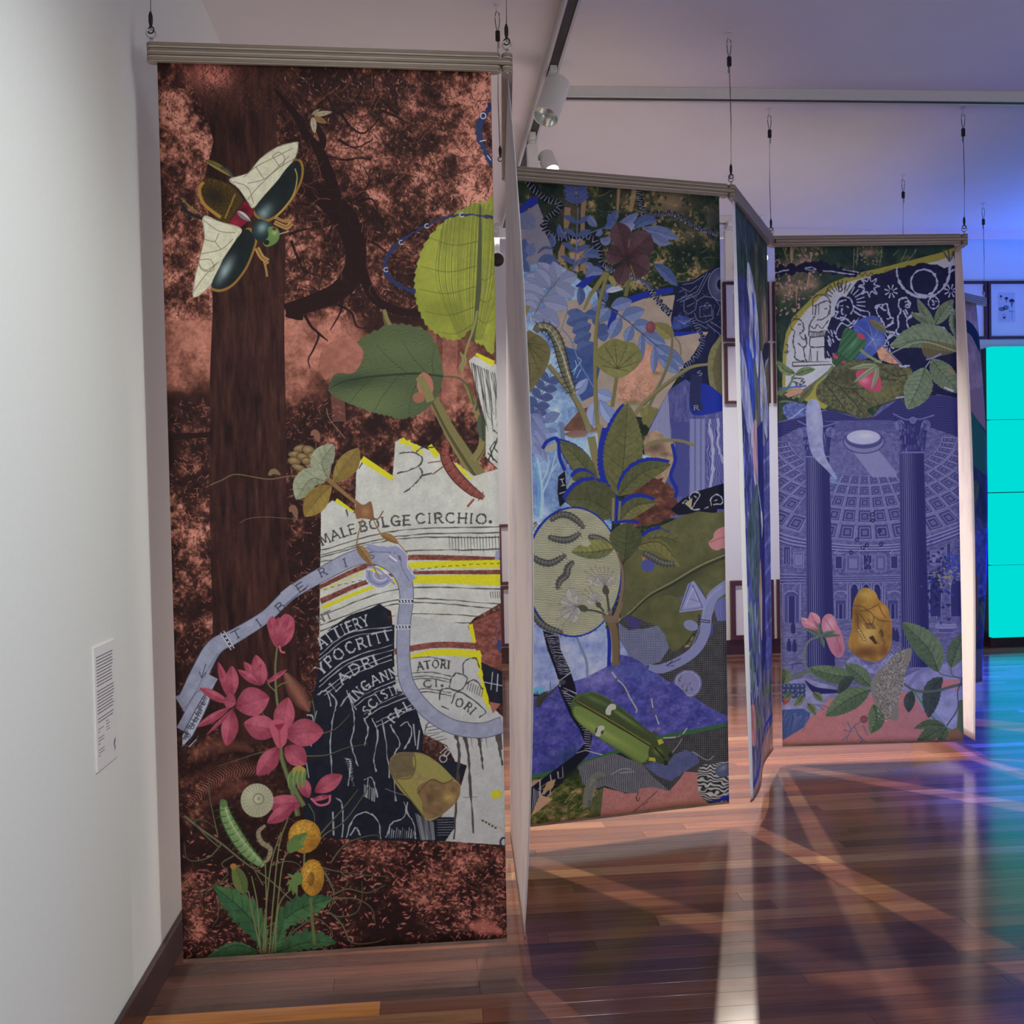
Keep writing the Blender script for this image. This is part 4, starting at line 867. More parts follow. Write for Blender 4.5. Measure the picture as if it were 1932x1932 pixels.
    for m_, wl, wr, c1, c2, hc in (([(880, 850), (850, 760), (910, 670)], 62, 58, (128, 132, 110), (112, 116, 98), 0), ([(910, 870), (960, 790), (1040, 690)], 44, 66, (132, 112, 58), (116, 94, 48), 9), ([(870, 862), (790, 850), (715, 955)], 58, 66, (116, 120, 98), (132, 136, 114), 0), ([(900, 885), (840, 940), (760, 1045)], 58, 60, (136, 114, 54), (118, 94, 48), 9)):
        P.leaf(m_, wl, wr, c1, c2, 0, 0, (84, 78, 58), 5, (hc, (82, 64, 34), .45, -40, .4, 2) if hc else None, .52); P.grain(7, .25, 4)
    P.fill([(1025, 985), (1070, 985), (1105, 970), (1120, 1050), (1120, 1065), (1060, 1055), (1028, 1055)], (112, 78, 54), 1, 4); P.soft((1075, 1020), 22, 26, (146, 108, 76), .8, 0, True); P.line([(1110, 1050), (1140, 1060), (1168, 1018)], 6, (92, 68, 52))
    P.line([(1060, 1060), (1040, 1130), (1030, 1190)], 7, (120, 92, 60)); P.leaf([(1030, 1195), (1070, 1240), (1110, 1300)], 22, 24, (130, 102, 66), (106, 80, 52), 0, 0, (76, 58, 40), 3); P.line([(1110, 1290), (1150, 1370)], 6, (122, 98, 66)); P.line([(1120, 1070), (1150, 1130), (1180, 1150)], 6, (120, 92, 60)); P.leaf([(1155, 1140), (1200, 1160), (1250, 1190)], 22, 16, (126, 96, 58), (104, 76, 46), 0, 0, None, 0); P.line([(1250, 1190), (1295, 1240)], 5, (120, 92, 60))
    # undergrowth drawing at the foot
    P.view(300, 1150, 2.683)
    def fern(q, c, n=34, l=46):
        m = rs(spl(q, 8), n); d = np.gradient(m, axis=0)
        for k in range(n):
            u = k / n; ll = l * math.sin(math.pi * (.12 + .85 * u)) ; dd = d[k] / np.hypot(*d[k]); nn = np.array((-dd[1], dd[0]))
            for sg in (1, -1): P.line([m[k], m[k] + (nn * sg + dd * .6) * ll], 7, c, .75, 0, 1)
    for q, c in (([(480, 720), (380, 690), (250, 700), (150, 760)], (112, 66, 54)), ([(560, 830), (420, 820), (280, 870), (140, 1000)], (138, 84, 70)), ([(540, 810), (420, 790), (300, 810), (130, 880)], (86, 48, 42)), ([(520, 900), (400, 900), (280, 960), (200, 1010)], (96, 54, 46)), ([(640, 330), (700, 430), (760, 520)], (150, 96, 80)), ([(1740, 1640), (1660, 1610), (1580, 1610)], (170, 98, 88))): fern(q, c)
    vine = (70, 68, 52); vd = (44, 42, 34)
    for q, w_ in (([(130, 1050), (220, 1120), (320, 1190), (430, 1280), (560, 1370), (680, 1480), (790, 1560)], 18), ([(320, 1190), (250, 1260), (150, 1270), (128, 1180)], 10), ([(310, 1210), (240, 1150), (180, 1080), (230, 1070), (290, 1110)], 9), ([(300, 1150), (280, 1060), (260, 960), (250, 850)], 9), ([(380, 1250), (320, 1290), (350, 1340), (290, 1400), (200, 1460)], 9), ([(810, 1180), (850, 1140), (940, 1080), (1030, 960), (1070, 890)], 10), ([(760, 1220), (840, 1120), (930, 1020), (1010, 920)], 12), ([(740, 750), (850, 745), (950, 710), (1060, 690)], 8), ([(720, 680), (820, 640), (900, 610), (970, 540)], 9), ([(620, 720), (520, 730), (420, 760), (300, 800)], 8), ([(700, 1330), (800, 1310), (900, 1330), (1040, 1350), (1160, 1360)], 10), ([(830, 1320), (870, 1390), (890, 1460), (860, 1540)], 16), ([(880, 1450), (960, 1420), (1060, 1440), (1150, 1400)], 11), ([(890, 1470), (1000, 1470), (1080, 1520), (1098, 1600)], 10), ([(870, 1540), (930, 1600), (980, 1690), (1090, 1690), (1150, 1670)], 13), ([(860, 1540), (920, 1560), (1000, 1540), (1030, 1470), (1030, 1380)], 9), ([(500, 1720), (520, 1640), (610, 1580), (720, 1590), (800, 1550)], 11), ([(510, 1730), (620, 1690), (700, 1620), (790, 1570), (850, 1600), (880, 1660), (800, 1720), (720, 1740)], 10), ([(660, 1750), (650, 1680), (700, 1580)], 10), ([(530, 1400), (480, 1310), (450, 1240), (400, 1180)], 9), ([(570, 1300), (640, 1280), (700, 1290), (760, 1350)], 9), ([(450, 1420), (380, 1500), (390, 1580), (450, 1640)], 8), ([(400, 1440), (330, 1380), (240, 1420), (180, 1460)], 8), ([(360, 1440), (310, 1480), (300, 1560), (270, 1610)], 8), ([(540, 930), (580, 1000), (660, 1060), (760, 1120)], 7), ([(500, 500), (560, 570), (640, 640)], 7), ([(760, 990), (790, 1060), (770, 1180)], 8), ([(870, 1290), (930, 1210), (1000, 1170), (1100, 1150), (1130, 1180)], 9), ([(920, 1330), (960, 1380), (940, 1420)], 8), ([(780, 470), (790, 540), (770, 620)], 8)):
        P.line(q, w_, vd, 1, 8, w_ * .35); P.line([(x - 1.5, y - 2) for x, y in q], w_ * .6, (98, 96, 72), 1, 8, w_ * .2)
    g1, g2 = (52, 84, 56), (66, 100, 64)
    for m_, wl, wr in (([(545, 1720), (460, 1560), (280, 1400)], 70, 72), ([(580, 1640), (690, 1530), (880, 1465)], 62, 60), ([(510, 1735), (380, 1700), (220, 1780)], 62, 18), ([(590, 1740), (740, 1690), (900, 1690)], 64, 34), ([(560, 1740), (600, 1680), (640, 1560)], 40, 30)):
        P.leaf(m_, wl, wr, g1, g2, 9, .45, (36, 60, 42), 5, None, .5); P.grain(9, .3, 2)
    for q in ([(540, 1740), (545, 1500), (540, 1290)], [(520, 1740), (480, 1560), (455, 1430)], [(560, 1740), (580, 1480), (610, 1200), (655, 1060)], [(575, 1740), (600, 1520), (630, 1280), (680, 1210)], [(530, 1740), (540, 1560), (570, 1290), (620, 1130)], [(590, 1740), (610, 1500), (690, 1400)], [(515, 1740), (500, 1500), (470, 1350)]): P.line(q, 9, (112, 116, 76), 1, 8, 6); P.line([(x + 2.5, y) for x, y in q], 2.5, (66, 70, 46), .8, 8, 2)
    P.line([(790, 1700), (775, 1550), (770, 1460)], 16, (88, 96, 62)); P.line([(740, 1210), (735, 1300)], 9, (100, 108, 70))
    # orchid stem and flowers
    P.line([(705, 1050), (680, 930), (650, 840), (620, 740), (610, 560), (595, 430), (590, 300), (600, 190)], [26, 26, 22, 20, 14, 12, 10, 9], (92, 100, 66)); P.line([(712, 1050), (688, 930), (658, 840), (628, 740)], 6, (56, 64, 44), .8); P.line([(590, 420), (560, 390), (550, 360)], 7, (92, 100, 66)); P.line([(595, 400), (630, 380), (680, 372)], 6, (92, 100, 66))
    P.fill([(548, 80), (575, 40), (600, 60), (640, 30), (680, 50), (688, 100), (670, 150), (640, 185), (600, 200), (570, 160)], (146, 68, 84), 1, 5)
    for a, b, w_ in (((610, 200), (560, 60), 26), ((615, 200), (605, 45), 30), ((620, 200), (665, 45), 32), ((625, 195), (685, 90), 24)): orchid_petal(P, a, b, w_)
    P.line([(610, 190), (620, 220), (640, 225)], 10, (170, 86, 102))
    for a, b, w_ in (((520, 380), (430, 270), 26), ((530, 385), (490, 235), 40), ((520, 390), (400, 310), 22), ((545, 380), (650, 310), 14), ((520, 390), (520, 280), 34)): orchid_petal(P, a, b, w_)
    for a, b, w_ in (((370, 470), (300, 270), 24), ((375, 440), (370, 290), 36), ((360, 480), (205, 400), 24), ((390, 500), (560, 450), 78), ((360, 500), (190, 600), 22), ((370, 510), (345, 695), 46), ((380, 505), (240, 640), 10), ((330, 460), (390, 480), 40)): orchid_petal(P, a, b, w_)
    for a, b, w_ in (((610, 620), (430, 580), 66), ((620, 640), (655, 450), 56), ((640, 640), (835, 625), 74), ((610, 700), (498, 845), 50), ((640, 700), (745, 790), 56)): orchid_petal(P, a, b, w_)
    P.fill([(560, 580), (610, 560), (650, 590), (645, 680), (605, 705), (575, 650)], (160, 78, 96), 1, 4); P.fill([(585, 590), (640, 580), (610, 625)], (120, 40, 60)); P.line([(610, 610), (615, 700)], 8, (140, 56, 76), .8)
    for a, b, w_ in (((790, 930), (930, 845), 44), ((740, 980), (530, 990), 48), ((690, 990), (548, 1085), 38), ((760, 960), (720, 850), 34), ((770, 970), (870, 950), 14)): orchid_petal(P, a, b, w_)
    P.line([(770, 960), (810, 995), (860, 985), (868, 945)], 12, (172, 84, 104))
    P.line([(735, 1000), (695, 930), (660, 850)], 24, (92, 100, 66)); P.line([(728, 1010), (690, 940)], 5, (56, 64, 44), .8)
    # shell, daisies, buds, caterpillars
    P.ell((498, 970), 84, 86, (150, 148, 124)); P.soft((475, 945), 50, 50, (178, 176, 152), .8, 0, True)
    for k in range(26): a = k * .2417; P.line([(505 + 22 * math.cos(a), 965 + 22 * math.sin(a)), (500 + 82 * math.cos(a), 970 + 84 * math.sin(a))], 3, (112, 110, 92), .6, 0)
    P.ring((505, 962), 26, 26, 5, (108, 106, 90)); P.ell((507, 960), 10, 10, (132, 130, 108))
    def button(c, rx, ry, a):
        P.ell(c, rx, ry, (160, 116, 44), a, 1, 40, 1.0); P.soft((c[0] - rx * .3, c[1] - ry * .3), rx * .7, ry * .6, (184, 142, 62), .9, a, True); P.grain(3, .5, 7); P.soft((c[0] + rx * .5, c[1] + ry * .5), rx * .6, ry * .5, (120, 78, 34), .6, a, True)
        for k in range(40): t = k * .157; P.line([(c[0] + rx * .86 * math.cos(t), c[1] + ry * .86 * math.sin(t)), (c[0] + rx * 1.04 * math.cos(t), c[1] + ry * 1.04 * math.sin(t))], 3, (120, 84, 36), .7, 0)
    button((738, 1152), 82, 84, 20); P.leaf([(655, 1235), (690, 1190), (755, 1135)], 34, 30, (84, 104, 58), (104, 124, 70), 3, .3, (56, 74, 42), 3); P.leaf([(650, 1195), (680, 1215), (740, 1200)], 14, 14, (88, 108, 62)); P.ell((690, 1200), 26, 30, (88, 108, 60), 30)
    button((778, 1360), 60, 92, 0); P.ell((772, 1368), 17, 36, (112, 78, 34), 5); P.soft((764, 1360), 10, 24, (150, 110, 54), .8, 0, True)
    P.ell((705, 1365), 26, 34, (92, 112, 64))
    for b in ((650, 1340), (645, 1400), (680, 1450), (700, 1455), (655, 1430)): P.leaf([(700, 1375), ((700 + b[0]) / 2 - 6, (1375 + b[1]) / 2 - 8), b], 10, 9, (96, 116, 68), None, 0, 0, (60, 78, 46), 0)
    P.leaf([(435, 1440), (405, 1350), (372, 1290)], 40, 34, (92, 104, 58), (76, 90, 50), 0, 0, (60, 70, 40), 3); P.ell((378, 1302), 17, 15, (150, 106, 54)); P.line([(430, 1425), (455, 1430)], 12, (84, 96, 56))
    P.ell((710, 830), 38, 34, (142, 128, 66), 0); 
    for x in (655, 680, 700, 725): P.leaf([(x + 20, 820), (x + 8, 860), (x + 6, 915)], 12, 11, (92, 112, 66), (112, 130, 80), 0, 0, (64, 84, 48), 0)
    caterpillar(P, [(325, 985), (345, 1060), (400, 1160), (460, 1240), (530, 1300)], 74, (104, 128, 82), (52, 74, 46), (140, 158, 112), 11, True)
    P.line([(335, 1000), (365, 1080), (420, 1165), (525, 1290)], 5, (160, 174, 132), .8); P.ell((328, 985), 20, 20, (82, 106, 66)); P.line([(310, 970), (330, 965)], 10, (70, 92, 58))
    caterpillar(P, [(540, 1095), (505, 1130), (520, 1180), (565, 1215), (550, 1270), (520, 1285)], 30, (124, 116, 96), (60, 56, 60), (170, 124, 50), 11, True)
    # fine random grain over the whole print
    g = fbm(P.h, P.w, 2.2 * s, 2, 77) - .5
    P.a *= (1 + .10 * g)[..., None]
    return P
# ---- blue garden print with caterpillars and green beetle
COB = (26, 40, 128)
def frond(P, mid, n, l, w, c, c2=None, stem=(92, 98, 128), al=1.0, v=True):
    m = rs(spl(mid, 8), 40); P.line(m, l * .07, stem, al, 0)
    d = np.gradient(m, axis=0); d /= np.hypot(d[:, 0], d[:, 1])[:, None]
    for k in range(n):
        i = int(4 + 34 * k / n); nn = np.array((-d[i][1], d[i][0]))
        for sg in (1, -1):
            q = m[i] + (nn * sg * .9 + d[i] * .45) * l
            P.leaf([m[i], (m[i] + q) / 2 + d[i] * l * .08, q], w, w, c, c2, 0, 0, tuple(x * .72 for x in c) if v else None, 0, None, .5, None, tuple(x * .62 for x in c), al)
def art_garden():
    P = Print(640, 1900, ((965.9, 340.9), (1356.7, 370.9), (1375.8, 1515.8), (981.0, 1562.4)), (30, 42, 36)); s = P.s; r = P.r
    W_, H_ = P.w, P.h; X, Y = P.px((0, 0, W_, H_))
    n = fbm(H_, W_, 30 * s, 5, 3, 1, .7); n = (n - n.mean()) / n.std()
    fo = tone_map(.42 + .3 * n, [(0, (20, 30, 30)), (.55, (34, 46, 34)), (.75, (74, 72, 44)), (.92, (126, 104, 76)), (1, (146, 118, 92))])
    P.a[:] = fo
    P.view(950, 300, 3.645)
    tan = (136, 108, 82)
    P.soft((1150, 300), 170, 100, (140, 112, 84), .75); P.soft((830, 290), 110, 80, (110, 90, 66), .6); P.soft((1260, 500), 110, 80, (126, 106, 78), .5); P.soft((450, 350), 90, 110, (110, 88, 66), .5)
    for k in range(420):
        x, y = r.uniform(700, 1380), r.uniform(200, 880); q = r.rand()
        P.ell((x, y), r.uniform(6, 18), r.uniform(5, 14), (134, 108, 80) if q < .3 else ((30, 44, 34) if q < .75 else (84, 84, 48)), r.uniform(0, 180), .8, 7, 1.0)
    for q, w_ in (([(440, 330), (430, 460), (385, 700)], 44), ([(560, 200), (545, 400), (535, 760)], 40), ([(790, 190), (780, 400)], 24), ([(900, 200), (870, 360)], 36), ([(560, 600), (555, 780)], 34)): P.line(q, w_, tan, .85, 4, w_ * .7, .8)
    for k in range(46):
        x, y = r.uniform(620, 1480), r.uniform(200, 900); a = r.uniform(-1.2, 1.2); pts = [(x, y)]
        for j in range(4): a += r.uniform(-.5, .5); x += math.cos(a) * 34; y += math.sin(a) * 26; pts.append((x, y))
        P.line(pts, 5, (136, 122, 82) if r.rand() < .6 else (88, 92, 56), .75, 4, 1)
    P.soft((1450, 420), 120, 260, (22, 36, 36), .8); P.soft((90, 200), 90, 70, (34, 46, 30), .8)
    # painted sky at left, cream cut-out shapes
    sky = lambda x, y: tone_map(.5 + 1.5 * (fbm(*x.shape, 26 * s, 5, 61, 1, .7) - .5), [(0, (62, 78, 122)), (.4, (104, 128, 162)), (.7, (140, 164, 186)), (1, (176, 186, 198))])
    P.fill([(60, 680), (350, 690), (640, 900), (700, 1300), (660, 1900), (700, 2500), (700, 3300), (80, 3300)], sky)
    P.fill([(60, 420), (235, 300), (275, 400), (300, 520), (335, 610), (345, 700), (100, 720)], (112, 108, 122)); P.grain(14, .14, 3)
    P.fill([(60, 430), (60, 370), (190, 255), (225, 262), (240, 300), (150, 345)], COB)
    cr = lambda x, y: tone_map(.5 + .8 * (fbm(*x.shape, 20 * s, 4, 62) - .5), [(0, (126, 112, 104)), (1, (156, 140, 126))])
    P.fill([(300, 1100), (430, 960), (560, 940), (700, 1060), (840, 985), (930, 950), (1175, 920), (1190, 980), (1175, 1040), (1150, 1090), (1165, 1180), (1410, 1170), (1340, 1265), (1300, 1340), (1210, 1460), (1145, 1560), (1130, 1640), (1000, 1760), (880, 1740), (700, 1900), (600, 1850), (400, 1870), (500, 1720), (560, 1580), (620, 1440), (440, 1270), (360, 1230)], cr)
    P.fill([(850, 975), (850, 935), (1000, 890), (1165, 868), (1170, 905), (1020, 925), (880, 975)], COB); P.fill([(1160, 1160), (1210, 1160), (1400, 1130), (1400, 1165), (1210, 1200), (1165, 1200)], COB)
    P.fill([(735, 1030), (790, 1020), (745, 1150), (705, 1150)], COB); P.fill([(490, 860), (540, 820), (640, 720), (680, 715), (640, 800), (540, 880)], COB)
    P.fill([(950, 1240), (1010, 1265), (1105, 1340), (1070, 1480), (1040, 1560), (1000, 1650), (790, 1660), (770, 1560), (800, 1480), (880, 1400), (940, 1330)], (168, 124, 104)); P.grain(12, .3, 5)
    for k in range(60): x, y = r.uniform(790, 1030), r.uniform(1500, 1650); a = r.uniform(0, 3.1); P.line([(x, y), (x + math.cos(a) * 24, y + math.sin(a) * 24)], 4, (96, 70, 54), .7, 0, 1)
    P.soft((1050, 1450), 40, 16, (90, 90, 50), .8); P.soft((880, 1650), 80, 20, (92, 90, 56), .7)
    P.fill([(420, 1270), (620, 1320), (660, 1420), (620, 1600), (540, 1640), (460, 1500)], (52, 70, 116)); P.grain(14, .3, 4)
    P.fill([(400, 1840), (520, 1700), (580, 1680), (560, 1740), (620, 1830), (500, 1870)], (94, 64, 52)); P.grain(9, .4, 4)
    # dark plan with pale lines
    pl = (126, 130, 152)
    P.fill([(1175, 940), (1190, 850), (1300, 820), (1400, 760), (1480, 720), (1540, 720), (1540, 1640), (1500, 1800), (1330, 1760), (1290, 1600), (1240, 1540), (1200, 1480), (1300, 1330), (1410, 1170), (1160, 1170), (1150, 1080)], (22, 26, 56), 1, 0, .8); P.grain(8, .4, 6)
    for k in range(26): a = math.radians(95 + k * 7); P.line([(1500 + 38 * math.cos(a), 850 + 44 * math.sin(a)), (1500 + 88 * math.cos(a), 850 + 108 * math.sin(a))], 4, pl, .8, 0)
    P.ring((1500, 850), 36, 42, 4, pl, 0, 0, 90, 280); P.ring((1500, 850), 92, 112, 5, pl, 0, 0, 90, 280)
    for q in ([(1190, 960), (1330, 900), (1400, 770)], [(1210, 970), (1340, 915), (1420, 770)], [(1330, 960), (1380, 930), (1450, 940), (1490, 1000), (1470, 1060)], [(1240, 1030), (1240, 960), (1290, 920), (1330, 960), (1320, 1020), (1270, 1050), (1240, 1030)], [(1260, 1000), (1310, 975)], [(1310, 1040), (1330, 1090), (1380, 1110), (1440, 1080), (1440, 1020)], [(1350, 1000), (1430, 990), (1430, 1060), (1350, 1070), (1350, 1000)], [(1380, 990), (1400, 970), (1420, 990), (1400, 1015), (1380, 990)], [(1220, 870), (1280, 900), (1330, 860)], [(1400, 1120), (1480, 1180), (1520, 1260)], [(1420, 1100), (1500, 1150)], [(1200, 1060), (1290, 1090), (1400, 1150)], [(1230, 850), (1300, 840), (1380, 790)], [(1210, 900), (1250, 880), (1260, 920), (1220, 940)]): P.line(q, 5, pl, .85, 0)
    for k in range(60): x, y = r.uniform(1200, 1500), r.uniform(880, 1170); P.line([(x, y), (x + r.choice([18, 0, 14]), y + r.choice([0, 18, -8]))], 4, (96, 100, 126), .7, 0)
    P.fill([(1170, 1070), (1230, 1060), (1290, 1080), (1280, 1130), (1200, 1160), (1150, 1150)], (52, 64, 120)); P.grain(6, .5, 5)
    for k in range(11): P.line([(1190 + k * 10, 1090), (1240, 1120)], 3, (120, 130, 170), .6, 0)
    # ladder-like dark chains with white ticks
    def chain(q, w_, ticks, dark=(16, 18, 32), c=(142, 144, 160)):
        P.line(q, w_, dark, 1, 8, None, .7); m = rs(spl(q, 8), ticks); d = np.gradient(m, axis=0); d /= np.hypot(d[:, 0], d[:, 1])[:, None]
        for k in range(ticks):
            nn = np.array((-d[k][1], d[k][0])); a = r.uniform(-.5, .5); P.line([m[k] + (nn + d[k] * a) * w_ * .48, m[k] - (nn + d[k] * a) * w_ * .48], w_ * .16, c, .9, 0, w_ * .08)
        return m
    chain([(160, 165), (230, 230), (310, 280), (385, 300), (370, 350), (295, 410), (290, 480), (370, 530), (470, 530), (590, 530), (650, 590), (665, 680), (720, 745)], 42, 46)
    chain([(700, 730), (800, 785), (900, 800), (990, 850), (1020, 900), (1080, 980), (1150, 1050)], 40, 52)
    chain([(925, 215), (940, 300), (970, 370), (1050, 380), (1150, 370), (1230, 410), (1320, 460), (1400, 490), (1470, 510)], 34, 60)
    chain([(1300, 1080), (1350, 1170), (1370, 1230), (1340, 1320), (1270, 1390), (1220, 1470)], 36, 26, (22, 26, 56))
    # foliage in slate blue
    b1, b2, b3 = (86, 96, 134), (62, 76, 118), (112, 118, 146)
    frond(P, [(505, 320), (500, 250), (490, 170)], 5, 95, 17, (66, 76, 122)); frond(P, [(480, 760), (500, 560), (510, 330)], 4, 110, 18, b2, None, (84, 92, 130))
    for q, wd, c in (([(330, 600), (340, 560), (320, 500)], 24, b2), ([(440, 540), (390, 500), (380, 440)], 24, b2), ([(530, 480), (580, 500), (650, 440)], 0, b1), ([(690, 470), (740, 440), (720, 370)], 34, b2), ([(640, 460), (600, 420), (590, 380)], 28, b1), ([(640, 480), (660, 500), (630, 520)], 20, b1), ([(660, 540), (700, 560), (730, 530)], 30, b1), ([(790, 440), (860, 420), (920, 370)], 34, b1), ([(770, 430), (760, 390), (780, 350)], 26, b2), ([(890, 470), (970, 420), (1055, 420)], 38, b2), ([(850, 550), (830, 500), (900, 440)], 34, b3), ([(960, 470), (1080, 500), (1200, 540)], 42, b1), ([(1000, 500), (1080, 560), (1150, 570)], 34, b1), ([(1030, 710), (1100, 760), (1195, 860)], 40, b2), ([(540, 650), (600, 640), (660, 660)], 34, b2), ([(560, 700), (590, 730), (590, 770)], 26, b1), ([(520, 860), (530, 920), (520, 990)], 30, b2), ([(690, 960), (700, 880), (760, 860)], 26, b1), ([(640, 880), (690, 920), (700, 970)], 28, b2), ([(560, 800), (610, 760), (690, 770)], 34, b1), ([(700, 900), (770, 880), (820, 880)], 22, (150, 156, 176))):
        if wd: P.leaf(q, wd, wd * .9, c, tuple(min(255, x + 14) for x in c), 0, 0, tuple(x * .7 for x in c), 3, None, .5)
    P.line([(480, 760), (495, 640), (520, 560), (600, 500), (720, 460)], 10, (78, 88, 130), .9); P.line([(490, 740), (540, 660), (620, 590)], 8, (92, 100, 138), .9)
    for q, wd, c in (([(90, 470), (150, 420), (215, 470)], 60, (92, 98, 128)), ([(120, 700), (130, 600), (150, 540)], 50, b2), ([(180, 660), (190, 600), (210, 570)], 36, b1), ([(230, 640), (280, 600), (350, 610)], 10, b2), ([(230, 720), (300, 680), (390, 750)], 40, b2), ([(100, 640), (120, 700), (180, 760)], 40, b2), ([(110, 800), (90, 720), (100, 660)], 40, b1)): P.leaf(q, wd, wd, c, None, 0, 0, tuple(x * .72 for x in c), 3, None, .5)
    lt, lt2 = (128, 132, 158), (110, 116, 146)
    for a, b, wd in (((370, 830), (230, 700), 46), ((370, 830), (340, 690), 42), ((380, 830), (505, 790), 46), ((330, 860), (145, 790), 48), ((320, 870), (210, 740), 44), ((290, 930), (100, 870), 52), ((300, 930), (490, 880), 54), ((250, 970), (110, 950), 50), ((270, 960), (440, 1000), 60), ((230, 1020), (130, 980), 40), ((230, 1020), (380, 1130), 58), ((190, 1060), (340, 1160), 44), ((160, 1100), (130, 1060), 30), ((350, 850), (480, 930), 52)):
        P.leaf([a, ((a[0] + b[0]) / 2, (a[1] + b[1]) / 2 - 8), b], wd, wd, lt2, lt, 0, 0, (86, 92, 124), 0, None, .5, None, (84, 90, 120))
    P.line([(385, 800), (340, 860), (270, 940), (210, 1050)], 8, (96, 92, 88))
    for a, b, wd in (((500, 1010), (490, 1080), 60), ((590, 1060), (430, 1110), 54), ((600, 1120), (470, 1170), 50), ((600, 1060), (700, 1020), 30), ((600, 1180), (480, 1240), 46), ((610, 1110), (660, 1080), 40), ((560, 1040), (640, 1060), 34), ((640, 1150), (720, 1150), 40), ((640, 1200), (720, 1180), 44), ((620, 1240), (540, 1320), 52), ((600, 1250), (500, 1300), 48)): P.leaf([a, b], wd, wd, (60, 74, 116), (72, 88, 130), 0, 0, (44, 56, 96), 3, None, .5)
    for a, b, wd in (((700, 980), (600, 1010), 40), ((735, 1010), (640, 1100), 44), ((735, 1000), (880, 960), 46), ((805, 1075), (965, 1020), 48), ((805, 1070), (730, 1215), 42), ((880, 1130), (1010, 1120), 44), ((880, 1130), (840, 1240), 36), ((950, 1180), (1110, 1250), 48), ((950, 1180), (940, 1375), 26), ((1040, 1260), (1030, 1450), 26), ((1040, 1260), (1240, 1400), 52), ((1060, 1330), (1210, 1450), 40)):
        P.leaf([a, ((a[0] + b[0]) / 2, (a[1] + b[1]) / 2), b], wd, wd, (84, 98, 136), (108, 122, 156), 0, 0, (62, 74, 112), 3, None, .5, None, (64, 76, 112))
    P.line([(670, 980), (740, 1020), (830, 1080), (950, 1180), (1060, 1270)], 8, (60, 66, 92))
    P.line([(400, 1150), (460, 1220), (520, 1380), (580, 1480), (640, 1590)], 9, (92, 104, 142)); P.line([(395, 1150), (420, 1080), (440, 1010)], 7, (92, 104, 142))
    for a, b, wd in (((580, 1485), (500, 1600), 36), ((630, 1570), (745, 1620), 44), ((640, 1620), (610, 1810), 48), ((660, 1630), (780, 1810), 46)): P.leaf([a, ((a[0] + b[0]) / 2 - 8, (a[1] + b[1]) / 2), b], wd, wd, (108, 122, 158), (134, 144, 174), 0, 0, (78, 92, 130), 0, None, .55, None, (80, 92, 130))
    frond(P, [(190, 1760), (250, 1620), (330, 1440)], 5, 90, 28, (66, 76, 116)); frond(P, [(210, 1960), (280, 1800), (240, 1700)], 3, 120, 34, (98, 108, 146)); P.leaf([(190, 1740), (260, 1850), (350, 1910)], 50, 46, (112, 120, 152), (96, 104, 138), 0, 0, (78, 86, 120), 2); P.leaf([(200, 1840), (260, 1960), (330, 2060)], 56, 50, (118, 124, 154), (102, 110, 142), 0, 0, (78, 86, 120), 2)
    for q in ([(480, 1460), (500, 1400), (490, 1360)], [(500, 1480), (530, 1420)], [(470, 1440), (530, 1370), (510, 1340)]): P.line(q, 5, (140, 176, 200), .9)
    # five-lobed brown flower and its calyx
    br, br2 = (78, 56, 62), (64, 44, 50)
    for a, b, wd in (((850, 660), (775, 430), 74), ((850, 665), (1010, 510), 92), ((850, 680), (1000, 760), 84), ((840, 690), (790, 850), 56), ((840, 670), (700, 640), 66)):
        P.leaf([a, ((a[0] + b[0]) / 2, (a[1] + b[1]) / 2), b], wd, wd, br, br2, 0, 0, (50, 32, 38), 4, None, .62, 3.5); P.grain(9, .3, 3)
    P.soft((850, 670), 90, 90, (48, 26, 32), .6); P.line([(865, 545), (855, 600)], 10, (96, 84, 66)); P.line([(870, 720), (900, 800)], 9, (104, 92, 66))
    ol, ol2 = (110, 102, 62), (88, 84, 52)
    P.line([(700, 770), (640, 860), (590, 930), (550, 1020)], [26, 34, 24, 14], ol); P.leaf([(710, 790), (740, 820), (770, 870)], 22, 16, (126, 118, 70)); P.leaf([(880, 830), (890, 860), (910, 890)], 18, 14, (124, 114, 70)); P.line([(860, 820), (835, 930)], 30, (92, 92, 56))
    P.line([(715, 770), (670, 920), (640, 1100), (628, 1300), (628, 1500), (635, 1700), (660, 1930), (690, 2080)], [26, 26, 26, 28, 28, 30, 34, 40], ol); P.line([(722, 780), (678, 930), (648, 1110), (638, 1400), (645, 1700)], 6, ol2, .9)
    # round leaves with radiating veins
    def round_leaf(o, c, col, col2, fan, vc=(58, 56, 38)):
        P.fill(o, col, 1, 6); L = P.last; P.soft(c, 120, 70, col2, .6, 0, True); P.grain(10, .22, 4); P.last = L
        for e in fan:
            P.line([c, ((c[0] + e[0]) / 2 + r.uniform(-8, 8), (c[1] + e[1]) / 2), e], 6, vc, .85, 6, 2)
            for u in (.45, .65, .8):
                x, y = c[0] + (e[0] - c[0]) * u, c[1] + (e[1] - c[1]) * u; P.line([(x, y), (x + (e[1] - c[1]) * .13, y + (e[0] - c[0]) * .1 - 12)], 3, vc, .7, 0, 1); P.line([(x, y), (x - (e[1] - c[1]) * .12, y + (e[0] - c[0]) * .06 - 10)], 3, vc, .7, 0, 1)
    round_leaf([(625, 1380), (625, 1310), (700, 1240), (760, 1215), (830, 1235), (900, 1250), (945, 1310), (940, 1370), (890, 1430), (790, 1485), (700, 1450), (650, 1410)], (780, 1420), (106, 104, 62), (124, 122, 74), ((640, 1330), (690, 1260), (760, 1230), (850, 1250), (920, 1300), (930, 1370), (870, 1440), (660, 1400)))
    P.line([(775, 1480), (760, 1580), (745, 1680)], 26, (100, 94, 62))
